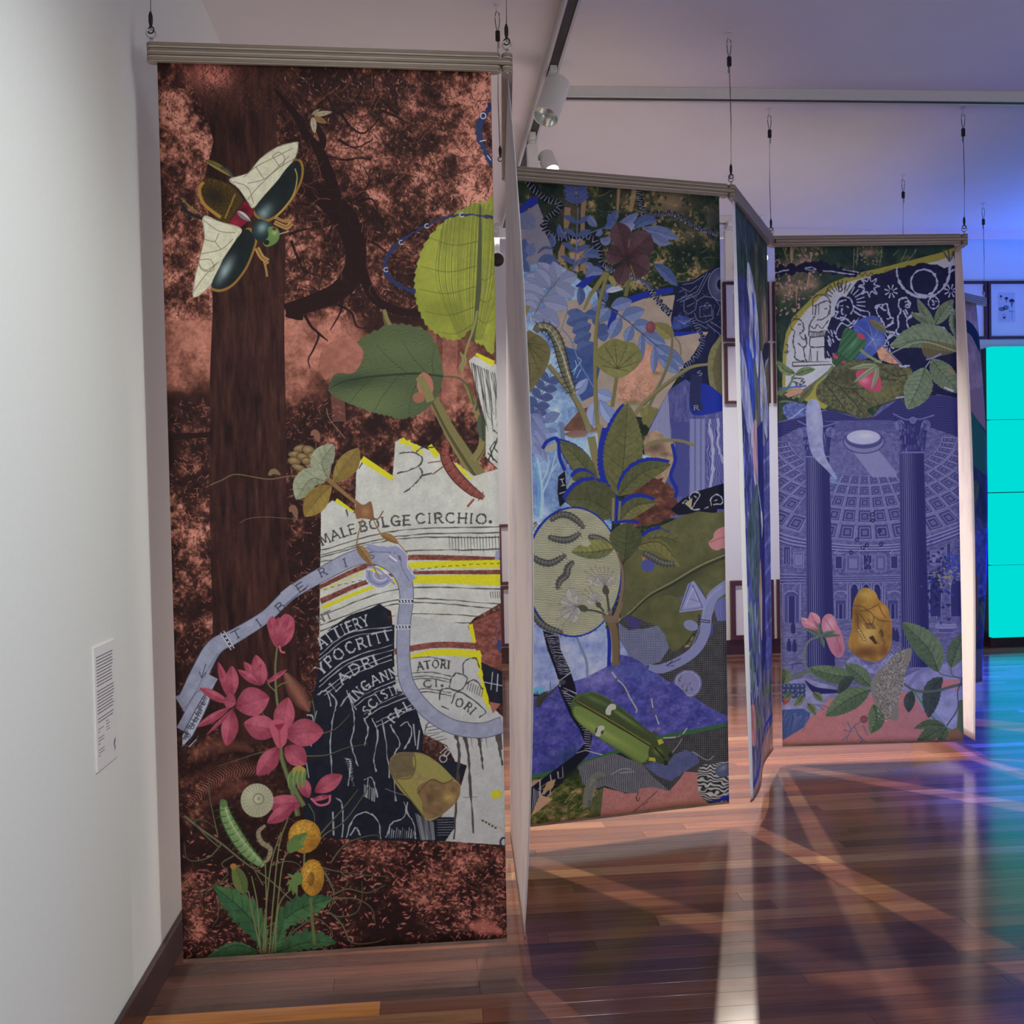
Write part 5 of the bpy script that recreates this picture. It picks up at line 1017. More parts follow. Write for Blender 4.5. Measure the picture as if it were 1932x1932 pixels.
    round_leaf([(150, 1190), (220, 1180), (290, 1230), (320, 1300), (300, 1400), (240, 1500), (180, 1580), (150, 1580)], (160, 1240), (96, 88, 56), (84, 78, 50), ((300, 1260), (310, 1320), (290, 1390), (250, 1460), (190, 1560), (230, 1195)))
    P.fill([(130, 990), (185, 990), (160, 1050), (130, 1110)], (124, 112, 64)); P.hatch(10, (84, 74, 44), .5, 80)
    round_leaf([(1530, 1200), (1450, 1250), (1410, 1330), (1405, 1440), (1430, 1570), (1500, 1660), (1540, 1660)], (1540, 1400), (106, 102, 70), (88, 84, 58), ((1440, 1270), (1415, 1350), (1412, 1440), (1440, 1560), (1490, 1640), (1500, 1220)), (62, 58, 44))
    P.fill([(1540, 1215), (1470, 1290), (1440, 1430), (1470, 1580), (1540, 1660)], (76, 70, 54), .75, 6)
    # rose bud, stalks
    P.leaf([(1165, 1210), (1100, 1160), (1030, 1110)], 46, 50, (122, 114, 70), (104, 98, 62), 0, 0, (76, 70, 46), 3); P.ell((1010, 1140), 34, 42, (104, 60, 68)); P.soft((1000, 1130), 18, 22, (132, 80, 88), .8, 0, True); P.line([(1170, 1200), (1210, 1250), (1220, 1330)], 12, (112, 100, 78)); P.line([(1160, 1215), (1150, 1330), (1100, 1470), (1040, 1590), (1000, 1680)], [16, 22, 22, 24, 22], (96, 92, 70))
    P.line([(1410, 1390), (1290, 1410), (1180, 1480), (1060, 1570), (960, 1660), (880, 1760)], [18, 24, 28, 30, 32, 34], (112, 106, 74)); P.line([(1290, 1420), (1180, 1490), (1060, 1582), (960, 1672)], 7, (74, 72, 52), .8)
    for b in ((930, 1700), (960, 1800), (1010, 1830), (1070, 1760), (1060, 1690), (990, 1660)): P.leaf([(1000, 1735), ((1000 + b[0]) / 2, (1735 + b[1]) / 2), b], 34, 34, (112, 108, 66), (100, 96, 58), 0, 0, (72, 70, 44), 0)
    P.line([(310, 1390), (400, 1500), (470, 1590), (540, 1720), (590, 1860), (640, 2070), (680, 2180)], [28, 32, 36, 42, 46, 50, 54], (112, 104, 70)); P.line([(300, 1400), (390, 1515), (460, 1605), (528, 1735), (575, 1870)], 8, (76, 70, 48), .8)
    caterpillar(P, [(215, 1165), (250, 1130), (320, 1150), (370, 1230), (400, 1340), (430, 1450), (470, 1560), (480, 1600)], 78, (88, 86, 66), (36, 34, 34), (150, 148, 126), 16, True); P.line([(250, 1135), (320, 1160), (390, 1290), (470, 1540)], 8, (164, 160, 134), .7, 8, None, .8); P.line([(270, 1150), (300, 1160)], 20, (52, 38, 30), .8)
    # engraved building behind
    P.view(950, 800, 3.645)
    eng = lambda x, y: tone_map(.5 + .8 * (fbm(*x.shape, 6 * s, 3, 66, 3, .7) - .5), [(0, (40, 42, 92)), (1, (104, 106, 150))])
    P.fill([(1000, 0), (1140, -260), (1250, -330), (1540, -150), (1540, 620), (1000, 620)], eng)
    P.fill([(1000, 20), (1130, -240), (1150, 60), (1150, 330), (1000, 330)], (132, 134, 160)); P.hatch(12, (70, 72, 120), .5, 90); P.fill([(1280, -60), (1385, -60), (1385, 470), (1280, 470)], (126, 128, 160)); P.hatch(9, (62, 64, 116), .55, 0); P.hatch(40, (50, 52, 108), .6, 90, .2)
    P.fill([(1390, -60), (1540, -60), (1540, 420), (1400, 450)], (56, 58, 112)); P.hatch(14, (134, 136, 166), .6, 86, .45, 2.4)
    P.fill([(1160, -40), (1275, -40), (1275, 470), (1160, 470)], (52, 54, 108)); P.hatch(11, (96, 98, 146), .5, 91, .4, .5); P.line([(1420, -60), (1440, 200), (1420, 420)], 20, (150, 150, 172), .8, 6, None, 2); P.line([(1470, -60), (1480, 150), (1520, 250)], 16, (150, 150, 172), .8, 6, None, 2)
    P.fill([(1290, -250), (1390, -300), (1540, -180), (1540, -130), (1400, -90), (1290, -100)], COB, 1, 5)
    P.line([(1330, -360), (1320, -270), (1320, -180), (1340, -110)], 84, (34, 38, 72)); P.text('R', [(1308, -120), (1342, -120)], 30, (130, 134, 156), 5, 0, 1, .2); P.text('S', [(1340, -350), (1370, -364)], 30, (130, 134, 156), 5, 0, 1, .1)
    # brown rocks
    rock = lambda x, y: tone_map(.5 + 1.3 * (fbm(*x.shape, 15 * s, 5, 67, .6, .7) - .5), [(0, (46, 28, 30)), (.6, (92, 56, 46)), (1, (150, 110, 88))])
    P.fill([(830, 470), (900, 400), (980, 340), (1060, 340), (1130, 380), (1190, 450), (1200, 590), (1060, 660), (900, 680), (800, 620)], rock, 1, 0, 1); P.fill([(960, 100), (1000, 20), (1060, 20), (1180, 110), (1170, 250), (1110, 380), (1000, 320), (970, 200)], (142, 120, 98)); P.grain(10, .4, 5); P.soft((1040, 140), 80, 40, (86, 66, 56), .9, 0, True); P.soft((1110, 180), 40, 20, (92, 70, 58), .8, 0, True); P.fill([(1010, 370), (1100, 340), (1060, 430)], (78, 46, 42)); P.fill([(950, 180), (1060, 215), (1080, 225), (940, 250)], (140, 168, 182)); P.line([(1160, 110), (1180, 220), (1150, 330), (1190, 420), (1180, 480)], 26, COB)
    P.line([(965, 130), (1040, 95), (1150, 85), (1240, 95), (1315, 125)], 22, (108, 104, 72))
    P.fill([(1150, 560), (1230, 490), (1320, 440), (1540, 375), (1540, 590), (1300, 590), (1200, 600)], (18, 19, 34), 1, 0, .8)
    for q in ([(1290, 520), (1280, 470), (1320, 440), (1350, 460), (1330, 500), (1290, 560)], [(1230, 520), (1260, 500), (1300, 560), (1350, 560)], [(1310, 470), (1330, 480)], [(1430, 540), (1425, 490), (1460, 460), (1500, 480), (1500, 520), (1440, 530)], [(1450, 500), (1470, 495)], [(1380, 560), (1410, 545)]): P.line(q, 9, (152, 152, 160), .9, 5, None, .6)
    P.fill([(1245, 520), (1300, 480), (1290, 560)], (140, 134, 110))
    P.fill([(1530, 560), (1470, 560), (1460, 640), (1540, 640)], (80, 84, 140)); P.hatch(8, (40, 42, 100), .5, 80)
    # sky lower left with pale tree
    P.fill([(60, 30), (280, 40), (420, 20), (700, 40), (760, 480), (740, 700), (520, 640), (190, 760), (60, 760)], sky)
    P.fill([(400, 40), (500, 10), (620, 30), (690, -20), (600, 10), (560, 60), (470, 70)], (112, 76, 62)); P.soft((240, 400), 120, 160, (84, 104, 152), .7); P.soft((500, 120), 120, 70, (140, 164, 184), .7); P.soft((620, 200), 80, 160, (150, 176, 196), .7); P.soft((250, 60), 90, 60, (110, 124, 158), .6)
    pt = (150, 178, 200)
    for q, w_ in (([(260, 620), (265, 450), (250, 300), (230, 200)], 26), ([(270, 440), (320, 320), (360, 160)], 14), ([(262, 380), (310, 250), (290, 160)], 12), ([(250, 320), (210, 240)], 10), ([(330, 300), (380, 220)], 8)): P.line(q, w_, pt, .8, 6, w_ * .5)
    P.line([(240, 600), (240, 400), (225, 240)], 14, (92, 148, 184), .8)
    for q in ([(190, 40), (250, 120), (300, 230)], [(230, 20), (290, 110), (300, 180)], [(200, 100), (260, 190)]): P.leaf(q, 30, 30, (104, 112, 146), (124, 130, 158), 0, 0, None, 0)
    P.line([(395, -40), (410, 100), (425, 300)], 30, (92, 106, 132))
    P.fill([(375, 330), (420, 295), (430, 420), (430, 500), (385, 540), (370, 440)], (16, 17, 28)); P.text('I', [(398, 395), (420, 390)], 44, (160, 160, 166), 8, .5, 1, .35); P.line([(380, 450), (440, 430)], 10, (150, 150, 160), 1, 0, None, .8)
    # serrated leaves with blue shadow
    def sl(mid, wl, wr, c1, c2, sh=None, t=16, dep=.13):
        if sh: P.leaf([(x + sh[0], y + sh[1]) for x, y in mid], wl * 1.04, wr * 1.04, COB, None, t, dep)
        P.leaf(mid, wl, wr, c1, c2, t, dep, (50, 52, 38), 7, None, .45, 5); P.grain(7, .28, 4); P.hatch(7, (60, 62, 42), .25, 60, .4, .8)
    g1, g2, g3 = (90, 90, 56), (78, 80, 52), (68, 70, 48)
    P.line([(600, 60), (640, 250), (680, 360), (740, 470)], 56, (112, 104, 70)); P.line([(655, -20), (680, 330)], 30, (122, 112, 72)); P.line([(690, 0), (660, 180), (700, 340), (750, 450)], 30, COB)
    sl([(640, 380), (500, 200), (370, 85)], 74, 70, g1, g2, (-16, -16)); P.fill([(280, 150), (300, 120), (375, 95), (390, 130), (310, 160)], (140, 140, 124), 1, 5); P.line([(268, 140), (300, 90), (370, 75), (385, 200), (420, 290)], 24, COB)
    P.leaf([(480, 340), (460, 400), (450, 440)], 22, 22, (132, 134, 112)); sl([(640, 400), (540, 340), (470, 350)], 60, 50, g3, g2, (-14, -24))
    sl([(795, 470), (830, 160), (850, -170)], 150, 132, g1, (98, 98, 60), (-30, 4), 20); sl([(790, 460), (950, 310), (1150, 250)], 70, 76, g2, g1, (-6, -24)); sl([(760, 600), (600, 500), (425, 490)], 132, 150, g2, g3, (-24, -20)); P.line([(780, 480), (750, 640)], 40, COB)
    sl([(790, 640), (900, 540), (1050, 510)], 60, 66, g2, (112, 106, 64), (-8, -26)); P.line([(755, 480), (750, 640)], 22, (112, 108, 74)); P.line([(800, 500), (790, 640)], 18, (100, 98, 80))
    # huge olive leaf with eaten edge
    P.fill([(830, 900), (920, 770), (1000, 700), (1110, 660), (1240, 600), (1340, 575), (1440, 585), (1540, 575), (1540, 1180), (1480, 1190), (1380, 1290), (1300, 1290), (1240, 1330), (1260, 1400), (1310, 1410), (1280, 1450), (1200, 1535), (1130, 1530), (1110, 1450), (1080, 1380), (1010, 1360), (940, 1340), (900, 1300), (850, 1290), (805, 1330), (800, 1100)], (84, 84, 54), 1, 0, .8)
    L = P.last; P.grain(16, .25, 5); P.hatch(9, (58, 60, 42), .4, -28, .45, .7); P.soft((1300, 1000), 300, 60, (50, 52, 38), .7, -28, True); P.soft((1100, 1200), 260, 50, (56, 58, 40), .6, -28, True)
    P.last = L; P.soft((1000, 900), 160, 120, (98, 98, 60), .6, 0, True)
    P.line([(1540, 875), (1350, 960), (1150, 1080), (1000, 1160), (880, 1270), (810, 1330)], [40, 34, 28, 24, 22, 20], (46, 48, 36)); P.line([(1540, 868), (1350, 950), (1150, 1068), (1000, 1150), (880, 1260), (810, 1320)], [14, 14, 13, 12, 12, 12], (108, 106, 76))
    for k in range(90):
        x, y = r.uniform(860, 1520), r.uniform(620, 1380); a = r.uniform(0, 3.1)
        P.line([(x, y), (x + math.cos(a) * 26, y + math.sin(a) * 22), (x + math.cos(a + .7) * 52, y + math.sin(a + .7) * 40)], 4, (58, 58, 40), .55, 4, 1.5)
    P.fill([(1540, 690), (1490, 690), (1450, 720), (1440, 760), (1410, 790), (1430, 830), (1470, 845), (1500, 830), (1540, 820)], (160, 106, 110), 1, 4); P.line([(1420, 790), (1490, 760), (1535, 750)], 5, (104, 84, 66))
    sl([(900, 810), (1080, 750), (1245, 800)], 78, 36, g1, g2); P.leaf([(900, 810), (1080, 790), (1225, 960)], 20, 66, (96, 94, 58), (104, 100, 60), 0, 0, (56, 56, 38), 6); P.line([(905, 780), (990, 710), (1080, 680)], 26, COB); P.line([(1080, 690), (1150, 715)], 12, (48, 54, 110), .8, 0, None, 2)
    P.fill([(950, 880), (990, 900), (960, 930)], (150, 108, 84)); P.ell((992, 946), 48, 44, (40, 44, 110), 0, 1, 24, .8); P.hatch(10, (130, 134, 176), .7, 40, .4, 1.2)
    P.fill([(1165, 1190), (1210, 1170), (1290, 1160), (1330, 1200), (1260, 1270), (1180, 1260)], (84, 86, 128), 1, 5); P.hatch(8, (52, 54, 104), .5, 30)
    # woven ground
    wv = lambda c1, c2: (lambda x, y: tone_map(.5 + .9 * (fbm(*x.shape, 10 * s, 4, 70) - .5), [(0, c1), (1, c2)]))
    def weave(o, c1, c2, st, lc, al=.7): P.fill(o, wv(c1, c2), 1, 0, .8); L = P.last; P.hatch(st, lc, al, 1, .5, .5); P.last = L; P.hatch(st, lc, al, 90, .45, .5, 9)
    P.view(950, 1100, 3.645)
    weave([(780, 250), (850, 190), (1000, 250), (1090, 300), (1130, 430), (1280, 420), (1320, 330), (1250, 300), (1240, 240), (1300, 200), (1420, 200), (1545, 80), (1560, 1000), (1540, 1500), (1250, 1500), (1000, 1460), (790, 600)], (70, 68, 68), (116, 114, 112), 13, (28, 28, 34))
    weave([(790, 250), (860, 300), (980, 290), (1060, 270), (1110, 330), (1140, 430), (1080, 520), (960, 560), (800, 470)], (110, 114, 140), (142, 146, 166), 12, (58, 60, 84), .6)
    P.fill([(1100, 290), (1150, 430), (1200, 440), (1290, 340), (1330, 180), (1150, 60), (1000, 120)], (84, 84, 54), 1, 4); P.grain(14, .25, 5); P.hatch(9, (58, 60, 42), .35, -28); P.fill([(840, 200), (890, 210), (945, 240), (930, 280), (900, 300), (850, 260)], (56, 54, 100), 1, 0, 1)
    P.ell((1290, 270), 52, 36, (120, 124, 152), 20); P.hatch(10, (70, 74, 110), .4, 30); P.ell((1425, 300), 18, 46, (62, 60, 112), 5); P.fill([(1440, 120), (1500, 80), (1550, 60), (1550, 240), (1470, 240)], (104, 106, 150)); P.hatch(12, (48, 50, 104), .6, 82, .5, 1.5)
    # purple blue painted field
    blu = lambda x, y: tone_map(.5 + 1.5 * (fbm(*x.shape, 16 * s, 5, 72, .8, .72) - .5), [(0, (40, 44, 104)), (.5, (66, 66, 132)), (1, (98, 90, 152))])
    hz = lambda x, y: tone_map(.5 + 1.5 * (fbm(*x.shape, 26 * s, 5, 73, 1, .7) - .5), [(0, (96, 108, 158)), (.5, (136, 146, 178)), (1, (172, 172, 190))])
    P.fill([(60, 60), (280, 310), (400, 330), (560, 330), (740, 280), (860, 470), (600, 680), (60, 760)], hz)
    P.fill([(60, 740), (230, 760), (400, 680), (560, 630), (700, 560), (800, 470), (890, 490), (1000, 560), (1120, 650), (1300, 760), (1400, 830), (1545, 910), (1530, 960), (1300, 1000), (1050, 1050), (760, 1150), (560, 1210), (330, 1290), (60, 1330)], blu); L = P.last
    P.soft((650, 640), 160, 60, (120, 114, 164), .7, -15, True); P.soft((440, 1180), 90, 60, (38, 56, 88), .8, -25, True); P.soft((900, 600), 220, 50, (72, 84, 140), .6, 20, True); P.soft((700, 900), 300, 90, (62, 62, 134), .5, 0, True)
    P.last = L; P.grain(5, .35, 12)
    P.fill([(60, 1340), (330, 1280), (560, 1205), (760, 1140), (1050, 1045), (1300, 995), (1530, 950), (1530, 975), (1300, 1025), (1050, 1075), (760, 1170), (560, 1235), (330, 1310), (60, 1370)], (48, 84, 56), 1, 0, .6)
    P.fill([(200, 710), (240, 690), (280, 710), (250, 745), (205, 740)], (88, 150, 178), .9, 5)
    P.line([(500, 340), (540, 440), (570, 520), (575, 620)], [16, 18, 18, 14], (98, 112, 132), .9); P.line([(720, 280), (728, 400), (724, 550)], 26, COB)
    # striped road
    P.fill([(270, 300), (380, 340), (390, 430), (450, 560), (490, 680), (505, 760), (470, 800), (400, 720), (350, 560), (300, 430)], (18, 18, 32), 1, 0, .6)
    for k in range(22): y = 330 + k * 13; x = 285 + k * 4.6; P.line([(x, y), (x + 50, y + r.uniform(-6, 6)), (x + 100, y + 4)], 4.5, (148, 148, 156), .9, 4, None, .6)
    P.fill([(370, 680), (500, 800), (540, 900), (610, 1040), (590, 1160), (430, 1330), (240, 1520), (60, 1600), (60, 1450), (200, 1390), (330, 1290), (480, 1180), (560, 1090), (520, 990), (460, 900), (400, 760)], (18, 18, 32), 1, 0, .6)
    for k in range(17): y = 720 + k * 17; x = 395 + k * 9; P.line([(x, y), (x + 44, y + 6)], 5, (148, 148, 156), .9, 0, None, .6)
    for k in range(8): y = 1010 + k * 16; P.line([(555, y), (600, y + 5)], 5, (148, 148, 156), .9, 0, None, .6)
    for k in range(9): P.line([(200 + k * 12, 1560 - k * 16), (205 + k * 8, 1400 + k * 6)], 6, (148, 148, 156), .9, 0, None, .7)
    for q in ([(320, 1310), (330, 1370), (318, 1450)], [(370, 1290), (375, 1335), (410, 1330), (405, 1250)], [(250, 1340), (250, 1480)], [(410, 700), (500, 740), (490, 770), (415, 730)], [(385, 650), (465, 590)], [(500, 1160), (560, 1140), (680, 1170)], [(390, 690), (375, 640)]): P.line(q, 8, (148, 148, 156), .9, 0, None, .6)
    # forest floor patch
    fl = lambda x, y: tone_map(.5 + 1.6 * (fbm(*x.shape, 14 * s, 5, 75, .7, .72) - .5), [(0, (26, 38, 18)), (.5, (70, 76, 36)), (.8, (136, 106, 78)), (1, (168, 130, 106))])
    P.fill([(60, 1620), (250, 1520), (430, 1340), (530, 1290), (600, 1380), (690, 1450), (660, 1660), (60, 1740)], fl); P.soft((470, 1330), 70, 40, (34, 44, 24), .9); P.soft((420, 1500), 100, 50, (34, 46, 22), .8)
    for k in range(46): x, y = r.uniform(210, 600), r.uniform(1380, 1650); a = r.uniform(-.9, .3); l = r.uniform(40, 130); P.line([(x, y), (x + math.cos(a) * l * .5, y + math.sin(a) * l * .5 - 6), (x + math.cos(a) * l, y + math.sin(a) * l)], 6, (158, 132, 96) if r.rand() < .6 else (94, 100, 54), .85, 4, 1.5)
    P.fill([(260, 1450), (300, 1360), (360, 1340), (340, 1400)], (150, 122, 88)); P.fill([(250, 1450), (190, 1600), (220, 1580), (340, 1480)], (160, 126, 100))
    gl = lambda x, y: tone_map(.5 + .5 * (fbm(*x.shape, 8 * s, 3, 80) - .5), [(0, (84, 84, 92)), (1, (128, 126, 132))])
    P.fill([(510, 1260), (560, 1220), (760, 1160), (960, 1240), (1020, 1320), (1160, 1440), (1000, 1420), (900, 1450), (800, 1430), (700, 1390), (600, 1420), (540, 1360)], gl, 1, 0, .8); P.hatch(13, (36, 36, 44), .7, 88, .45, 1.2)
    P.line([(580, 1540), (580, 1440), (600, 1360), (640, 1310), (700, 1310)], [70, 60, 48, 40, 30], (96, 96, 88)); P.line([(600, 1540), (600, 1440), (625, 1370), (680, 1330)], [40, 30, 20, 10], (70, 70, 66), .7)
    for k in range(12): P.line([(580 + k * 2, 1480 - k * 13), (612 + k * 3, 1490 - k * 12)], 4, (132, 132, 124), .8, 0)
    P.fill([(590, 1560), (650, 1420), (690, 1400), (680, 1640), (580, 1660)], (72, 76, 48)); P.grain(6, .4, 4)
    pk = lambda x, y: tone_map(.5 + .5 * (fbm(*x.shape, 9 * s, 4, 82) - .5) + .0 * y, [(0, (132, 84, 80)), (1, (172, 116, 112))])
    P.fill([(690, 1400), (800, 1430), (850, 1445), (920, 1440), (940, 1410), (1040, 1400), (1140, 1430), (1210, 1350), (1250, 1290), (1350, 1300), (1370, 1480), (1420, 1520), (1545, 1500), (1550, 1560), (1100, 1620), (660, 1670)], pk, 1, 0, .8); P.soft((1050, 1580), 420, 40, (120, 92, 66), .8, -8, True)
    for k in range(240): x, y = r.uniform(690, 1400), r.uniform(1420, 1620); P.ell((x, y), 3.5, 3, (104, 74, 60), 0, .6, 6)
    for q in ([(930, 1430), (915, 1480), (925, 1500)], [(1060, 1430), (980, 1500), (880, 1590)], [(1000, 1500), (960, 1530)], [(910, 1470), (928, 1498), (940, 1470)]): P.line(q, 6, (66, 50, 44), .9)
    weave([(970, 1250), (1040, 1220), (1160, 1180), (1250, 1140), (1330, 1160), (1350, 1230), (1250, 1290), (1150, 1360), (1060, 1320)], (78, 84, 122), (112, 116, 150), 12, (42, 46, 82), .5)
    zb = lambda x, y: tone_map(.5 + .5 * (fbm(*x.shape, 8 * s, 3, 84) - .5), [(0, (140, 138, 134)), (1, (166, 164, 160))])
    P.fill([(1350, 1260), (1450, 1240), (1555, 1230), (1555, 1480), (1400, 1490), (1340, 1420)], zb, 1, 5, .6); P.hatch(26, (24, 24, 34), .95, 3, .42, 2.6, 6)
    P.ell((1520, 1280), 66, 48, (72, 78, 100), -20); P.soft((1510, 1265), 36, 20, (112, 118, 140), .8, -20, True); P.fill([(1400, 1500), (1470, 1490), (1555, 1440), (1555, 1490), (1420, 1510)], COB); P.line([(1520, 1430), (1520, 1460), (1550, 1450)], 7, (150, 150, 160), 1, 0)
    # river, triangle plan and medal
    P.line([(1545, -10), (1440, 70), (1400, 190), (1385, 320), (1330, 430), (1230, 510), (1090, 570), (1000, 560)], [88, 84, 80, 78, 76, 74, 70, 40], (112, 114, 150), 1, 8); P.line([(1500, 0), (1400, 100), (1360, 260), (1290, 430)], 8, (136, 138, 170), .6)
    P.line([(1345, 235), (1420, 245)], 20, (38, 38, 62), 1, 0); P.line([(1352, 236), (1414, 244)], 6, (148, 150, 176), 1, 0); P.line([(1220, 500), (1120, 548)], 6, (44, 46, 76), 1, 0); P.line([(1165, 515), (1120, 550), (1175, 550)], 6, (44, 46, 76), 1, 0)
    P.fill([(1270, -20), (1310, -40), (1390, 85), (1375, 160), (1210, 180), (1215, 150)], (122, 124, 160)); P.line([(1285, -25), (1220, 165), (1370, 145), (1300, -10)], 8, (62, 64, 104), 1, 0); P.line([(1305, 10), (1250, 138), (1350, 125), (1305, 10)], 5, (160, 162, 186), 1, 0); P.line([(1340, -20), (1395, 85)], 8, (62, 64, 104), 1, 0); P.line([(1280, 85), (1360, 110)], 5, (84, 86, 124), .8, 0)
    P.ell((1268, 676), 98, 98, (112, 112, 150)); P.ring((1268, 676), 94, 94, 8, (84, 84, 112), 0, 1.0); P.ring((1268, 676), 84, 84, 4, (150, 150, 172), 0, .6)
    for k in range(16): x, y = r.uniform(1210, 1310), r.uniform(630, 740); P.line([(x, y), (x + r.uniform(-16, 16), y + r.uniform(-40, 10))], 12, r.choice([96, 120, 74]) * np.array((1, .86, .72)), .85, 0, 3)
    P.fill([(1160, 660), (1230, 720), (1280, 780), (1200, 780), (1120, 700)], blu)
    # beetles and small insects
    for q in ([(745, 590), (780, 640), (830, 690), (870, 770), (915, 850), (912, 880)], [(1020, 775), (1030, 850), (1050, 900), (1070, 960)], [(1265, 985), (1230, 1030), (1180, 1050), (1100, 1055)]):
        P.line(q, 9, (154, 152, 140)); 
        for k in range(4): a = q[-2 if len(q) < 5 else 3]; P.ell((q[1][0] + (a[0] - q[1][0]) * k / 4, q[1][1] + (a[1] - q[1][1]) * k / 4), 7, 5, (64, 62, 66), 50)
    for q in ([(1160, 1160), (1200, 1110), (1230, 1060)], [(740, 1310), (820, 1270), (880, 1275)], [(900, 1290), (800, 1300)], [(1300, 1150), (1400, 1210), (1450, 1180)]): P.line(q, 6, (150, 148, 140), .8)
    P.fill([(465, 820), (490, 760), (560, 735), (640, 735), (740, 790), (860, 880), (970, 980), (1060, 1050), (1050, 1120), (1010, 1200), (940, 1235), (860, 1190), (740, 1110), (620, 1030), (520, 950), (475, 890)], (66, 84, 44), 1, 6); P.grain(8, .3, 4)
    P.fill([(478, 850), (520, 830), (640, 890), (800, 990), (1010, 1110), (1000, 1190), (940, 1230), (860, 1185), (740, 1105), (600, 1010), (510, 930)], (104, 120, 62), 1, 5); P.hatch(12, (78, 94, 50), .5, 33, .35, .5); P.soft((680, 1010), 260, 22, (132, 146, 80), .7, 34, True); P.soft((760, 1130), 250, 16, (40, 52, 36), .8, 34, True)
    P.fill([(500, 790), (560, 750), (640, 748), (740, 800), (860, 890), (980, 990), (1050, 1050), (1020, 1090), (880, 1010), (700, 900), (560, 820)], (46, 56, 36), 1, 5); P.hatch(14, (92, 108, 60), .5, 36, .4, 1); P.soft((820, 900), 180, 14, (110, 126, 72), .7, 38, True); P.soft((620, 780), 90, 18, (96, 112, 64), .6, 30, True)
    P.line([(490, 790), (640, 880), (820, 990), (1010, 1110)], 12, (40, 42, 30)); P.line([(500, 790), (645, 876), (825, 985), (1012, 1104)], 5, (140, 112, 52))
    P.fill([(1010, 1110), (1060, 1080), (1120, 1110), (1160, 1160), (1150, 1210), (1110, 1240), (1040, 1220), (1000, 1180)], (54, 64, 38), 1, 5); P.soft((1060, 1150), 40, 26, (104, 116, 66), .8, 40, True); P.line([(1040, 1120), (1110, 1200)], 12, (34, 40, 28)); P.fill([(1060, 1070), (1090, 1060), (1105, 1090), (1070, 1105)], (156, 148, 58)); P.fill([(1005, 1190), (1045, 1195), (1050, 1222), (1000, 1215)], (156, 148, 58)); P.ell((1118, 1230), 16, 18, (34, 36, 36)); P.ell((1150, 1175), 16, 20, (36, 38, 38)); P.ell((1068, 990), 12, 12, (110, 108, 100)); P.line([(1030, 1010), (1060, 1040)], 20, (60, 66, 50))
    for a, b in (((735, 835), (720, 870)), ((665, 985), (655, 1020))): P.line([a, ((a[0] + b[0]) / 2, (a[1] + b[1]) / 2), b], 60, (44, 52, 36), .9, 4); 
    P.fill([(705, 850), (735, 815), (770, 820), (772, 850), (745, 860), (735, 892), (705, 885)], (164, 164, 152), 1, 4); P.fill([(640, 1010), (655, 970), (690, 968), (692, 995), (672, 1005), (665, 1040), (632, 1036)], (164, 164, 152), 1, 4)
    P.leaf([(225, 835), (260, 770), (315, 740)], 26, 26, (60, 54, 50), (50, 46, 44), 0, 0, None, 0); P.line([(310, 750), (350, 710), (385, 675)], [20, 12, 10], (58, 54, 54)); P.ell((405, 662), 24, 16, (58, 56, 58), -10)
    for q in ([(240, 770), (230, 720)], [(300, 760), (370, 790)], [(330, 730), (390, 760)], [(325, 715), (320, 660)], [(240, 745), (210, 735)]): P.line(q, 4, (44, 42, 46), .9, 0)
    # oval plate with caterpillars, leaf and blossom twig
    P.view(950, 800, 3.645)
    P.ell((478, 990), 336, 452, COB, 0, 1, 40, 1.5)
    P.fill([(220, 640), (160, 620), (160, 720), (200, 720), (235, 660)], (138, 136, 124)); 
    for k in range(14): P.ell((r.uniform(190, 232), r.uniform(620, 700)), 4, 4, (60, 60, 64))
    P.ell((482, 990), 322, 440, (150, 148, 122), 0, 1, 60); P.grain(20, .15, 4); P.hatch(15, (92, 90, 78), .55, 3, .3, 1.3, 8)
    L = P.last
    for q in ([(320, 635), (380, 595), (450, 600), (510, 640), (555, 690)], [(305, 745), (380, 765), (450, 765), (530, 720)], [(580, 745), (640, 755), (700, 785), (745, 825)], [(180, 870), (250, 915), (330, 925), (430, 870)], [(480, 915), (440, 960), (430, 1010), (385, 1050), (370, 1110)], [(200, 1260), (240, 1330), (310, 1380), (410, 1410)], [(955, 855), (1020, 890), (1100, 930), (1185, 935)]):
        caterpillar(P, q, 46, (72, 72, 70), (40, 40, 42), (128, 124, 108), 11, True)
    P.leaf([(755, 830), (620, 850), (465, 850)], 52, 84, (92, 94, 62), (122, 120, 68), 14, .14, (58, 60, 42), 6); P.grain(7, .3, 4); P.fill([(560, 770), (600, 790), (570, 815), (530, 800)], (150, 148, 122), 1, 5)
    P.leaf([(830, 930), (840, 800), (850, 650)], 118, 112, (72, 76, 50), (64, 68, 46), 10, .08, (46, 48, 34), 6, None, .62); P.grain(7, .25, 4); P.line([(740, 650), (860, 640), (930, 650)], 20, COB)
    br1, brd = (108, 90, 74), (70, 58, 48)
    P.line([(780, 850), (815, 960), (820, 1080), (805, 1200), (770, 1310)], [16, 22, 28, 34, 44], br1); P.line([(790, 870), (826, 970), (832, 1080), (816, 1200)], 7, brd, .8)
    P.line([(720, 1290), (750, 1370), (765, 1450), (770, 1550), (772, 1640)], [50, 58, 56, 54, 62], (98, 82, 62)); P.line([(790, 1400), (796, 1500), (796, 1620)], 10, brd, .8); P.line([(735, 1400), (745, 1500), (750, 1620)], 8, (126, 108, 86), .8); P.ell((700, 1300), 24, 18, br1, 30); P.ell((730, 1262), 22, 18, br1, 70); P.line([(700, 1300), (730, 1320), (780, 1310)], 46, br1)
    dk = (66, 66, 58)
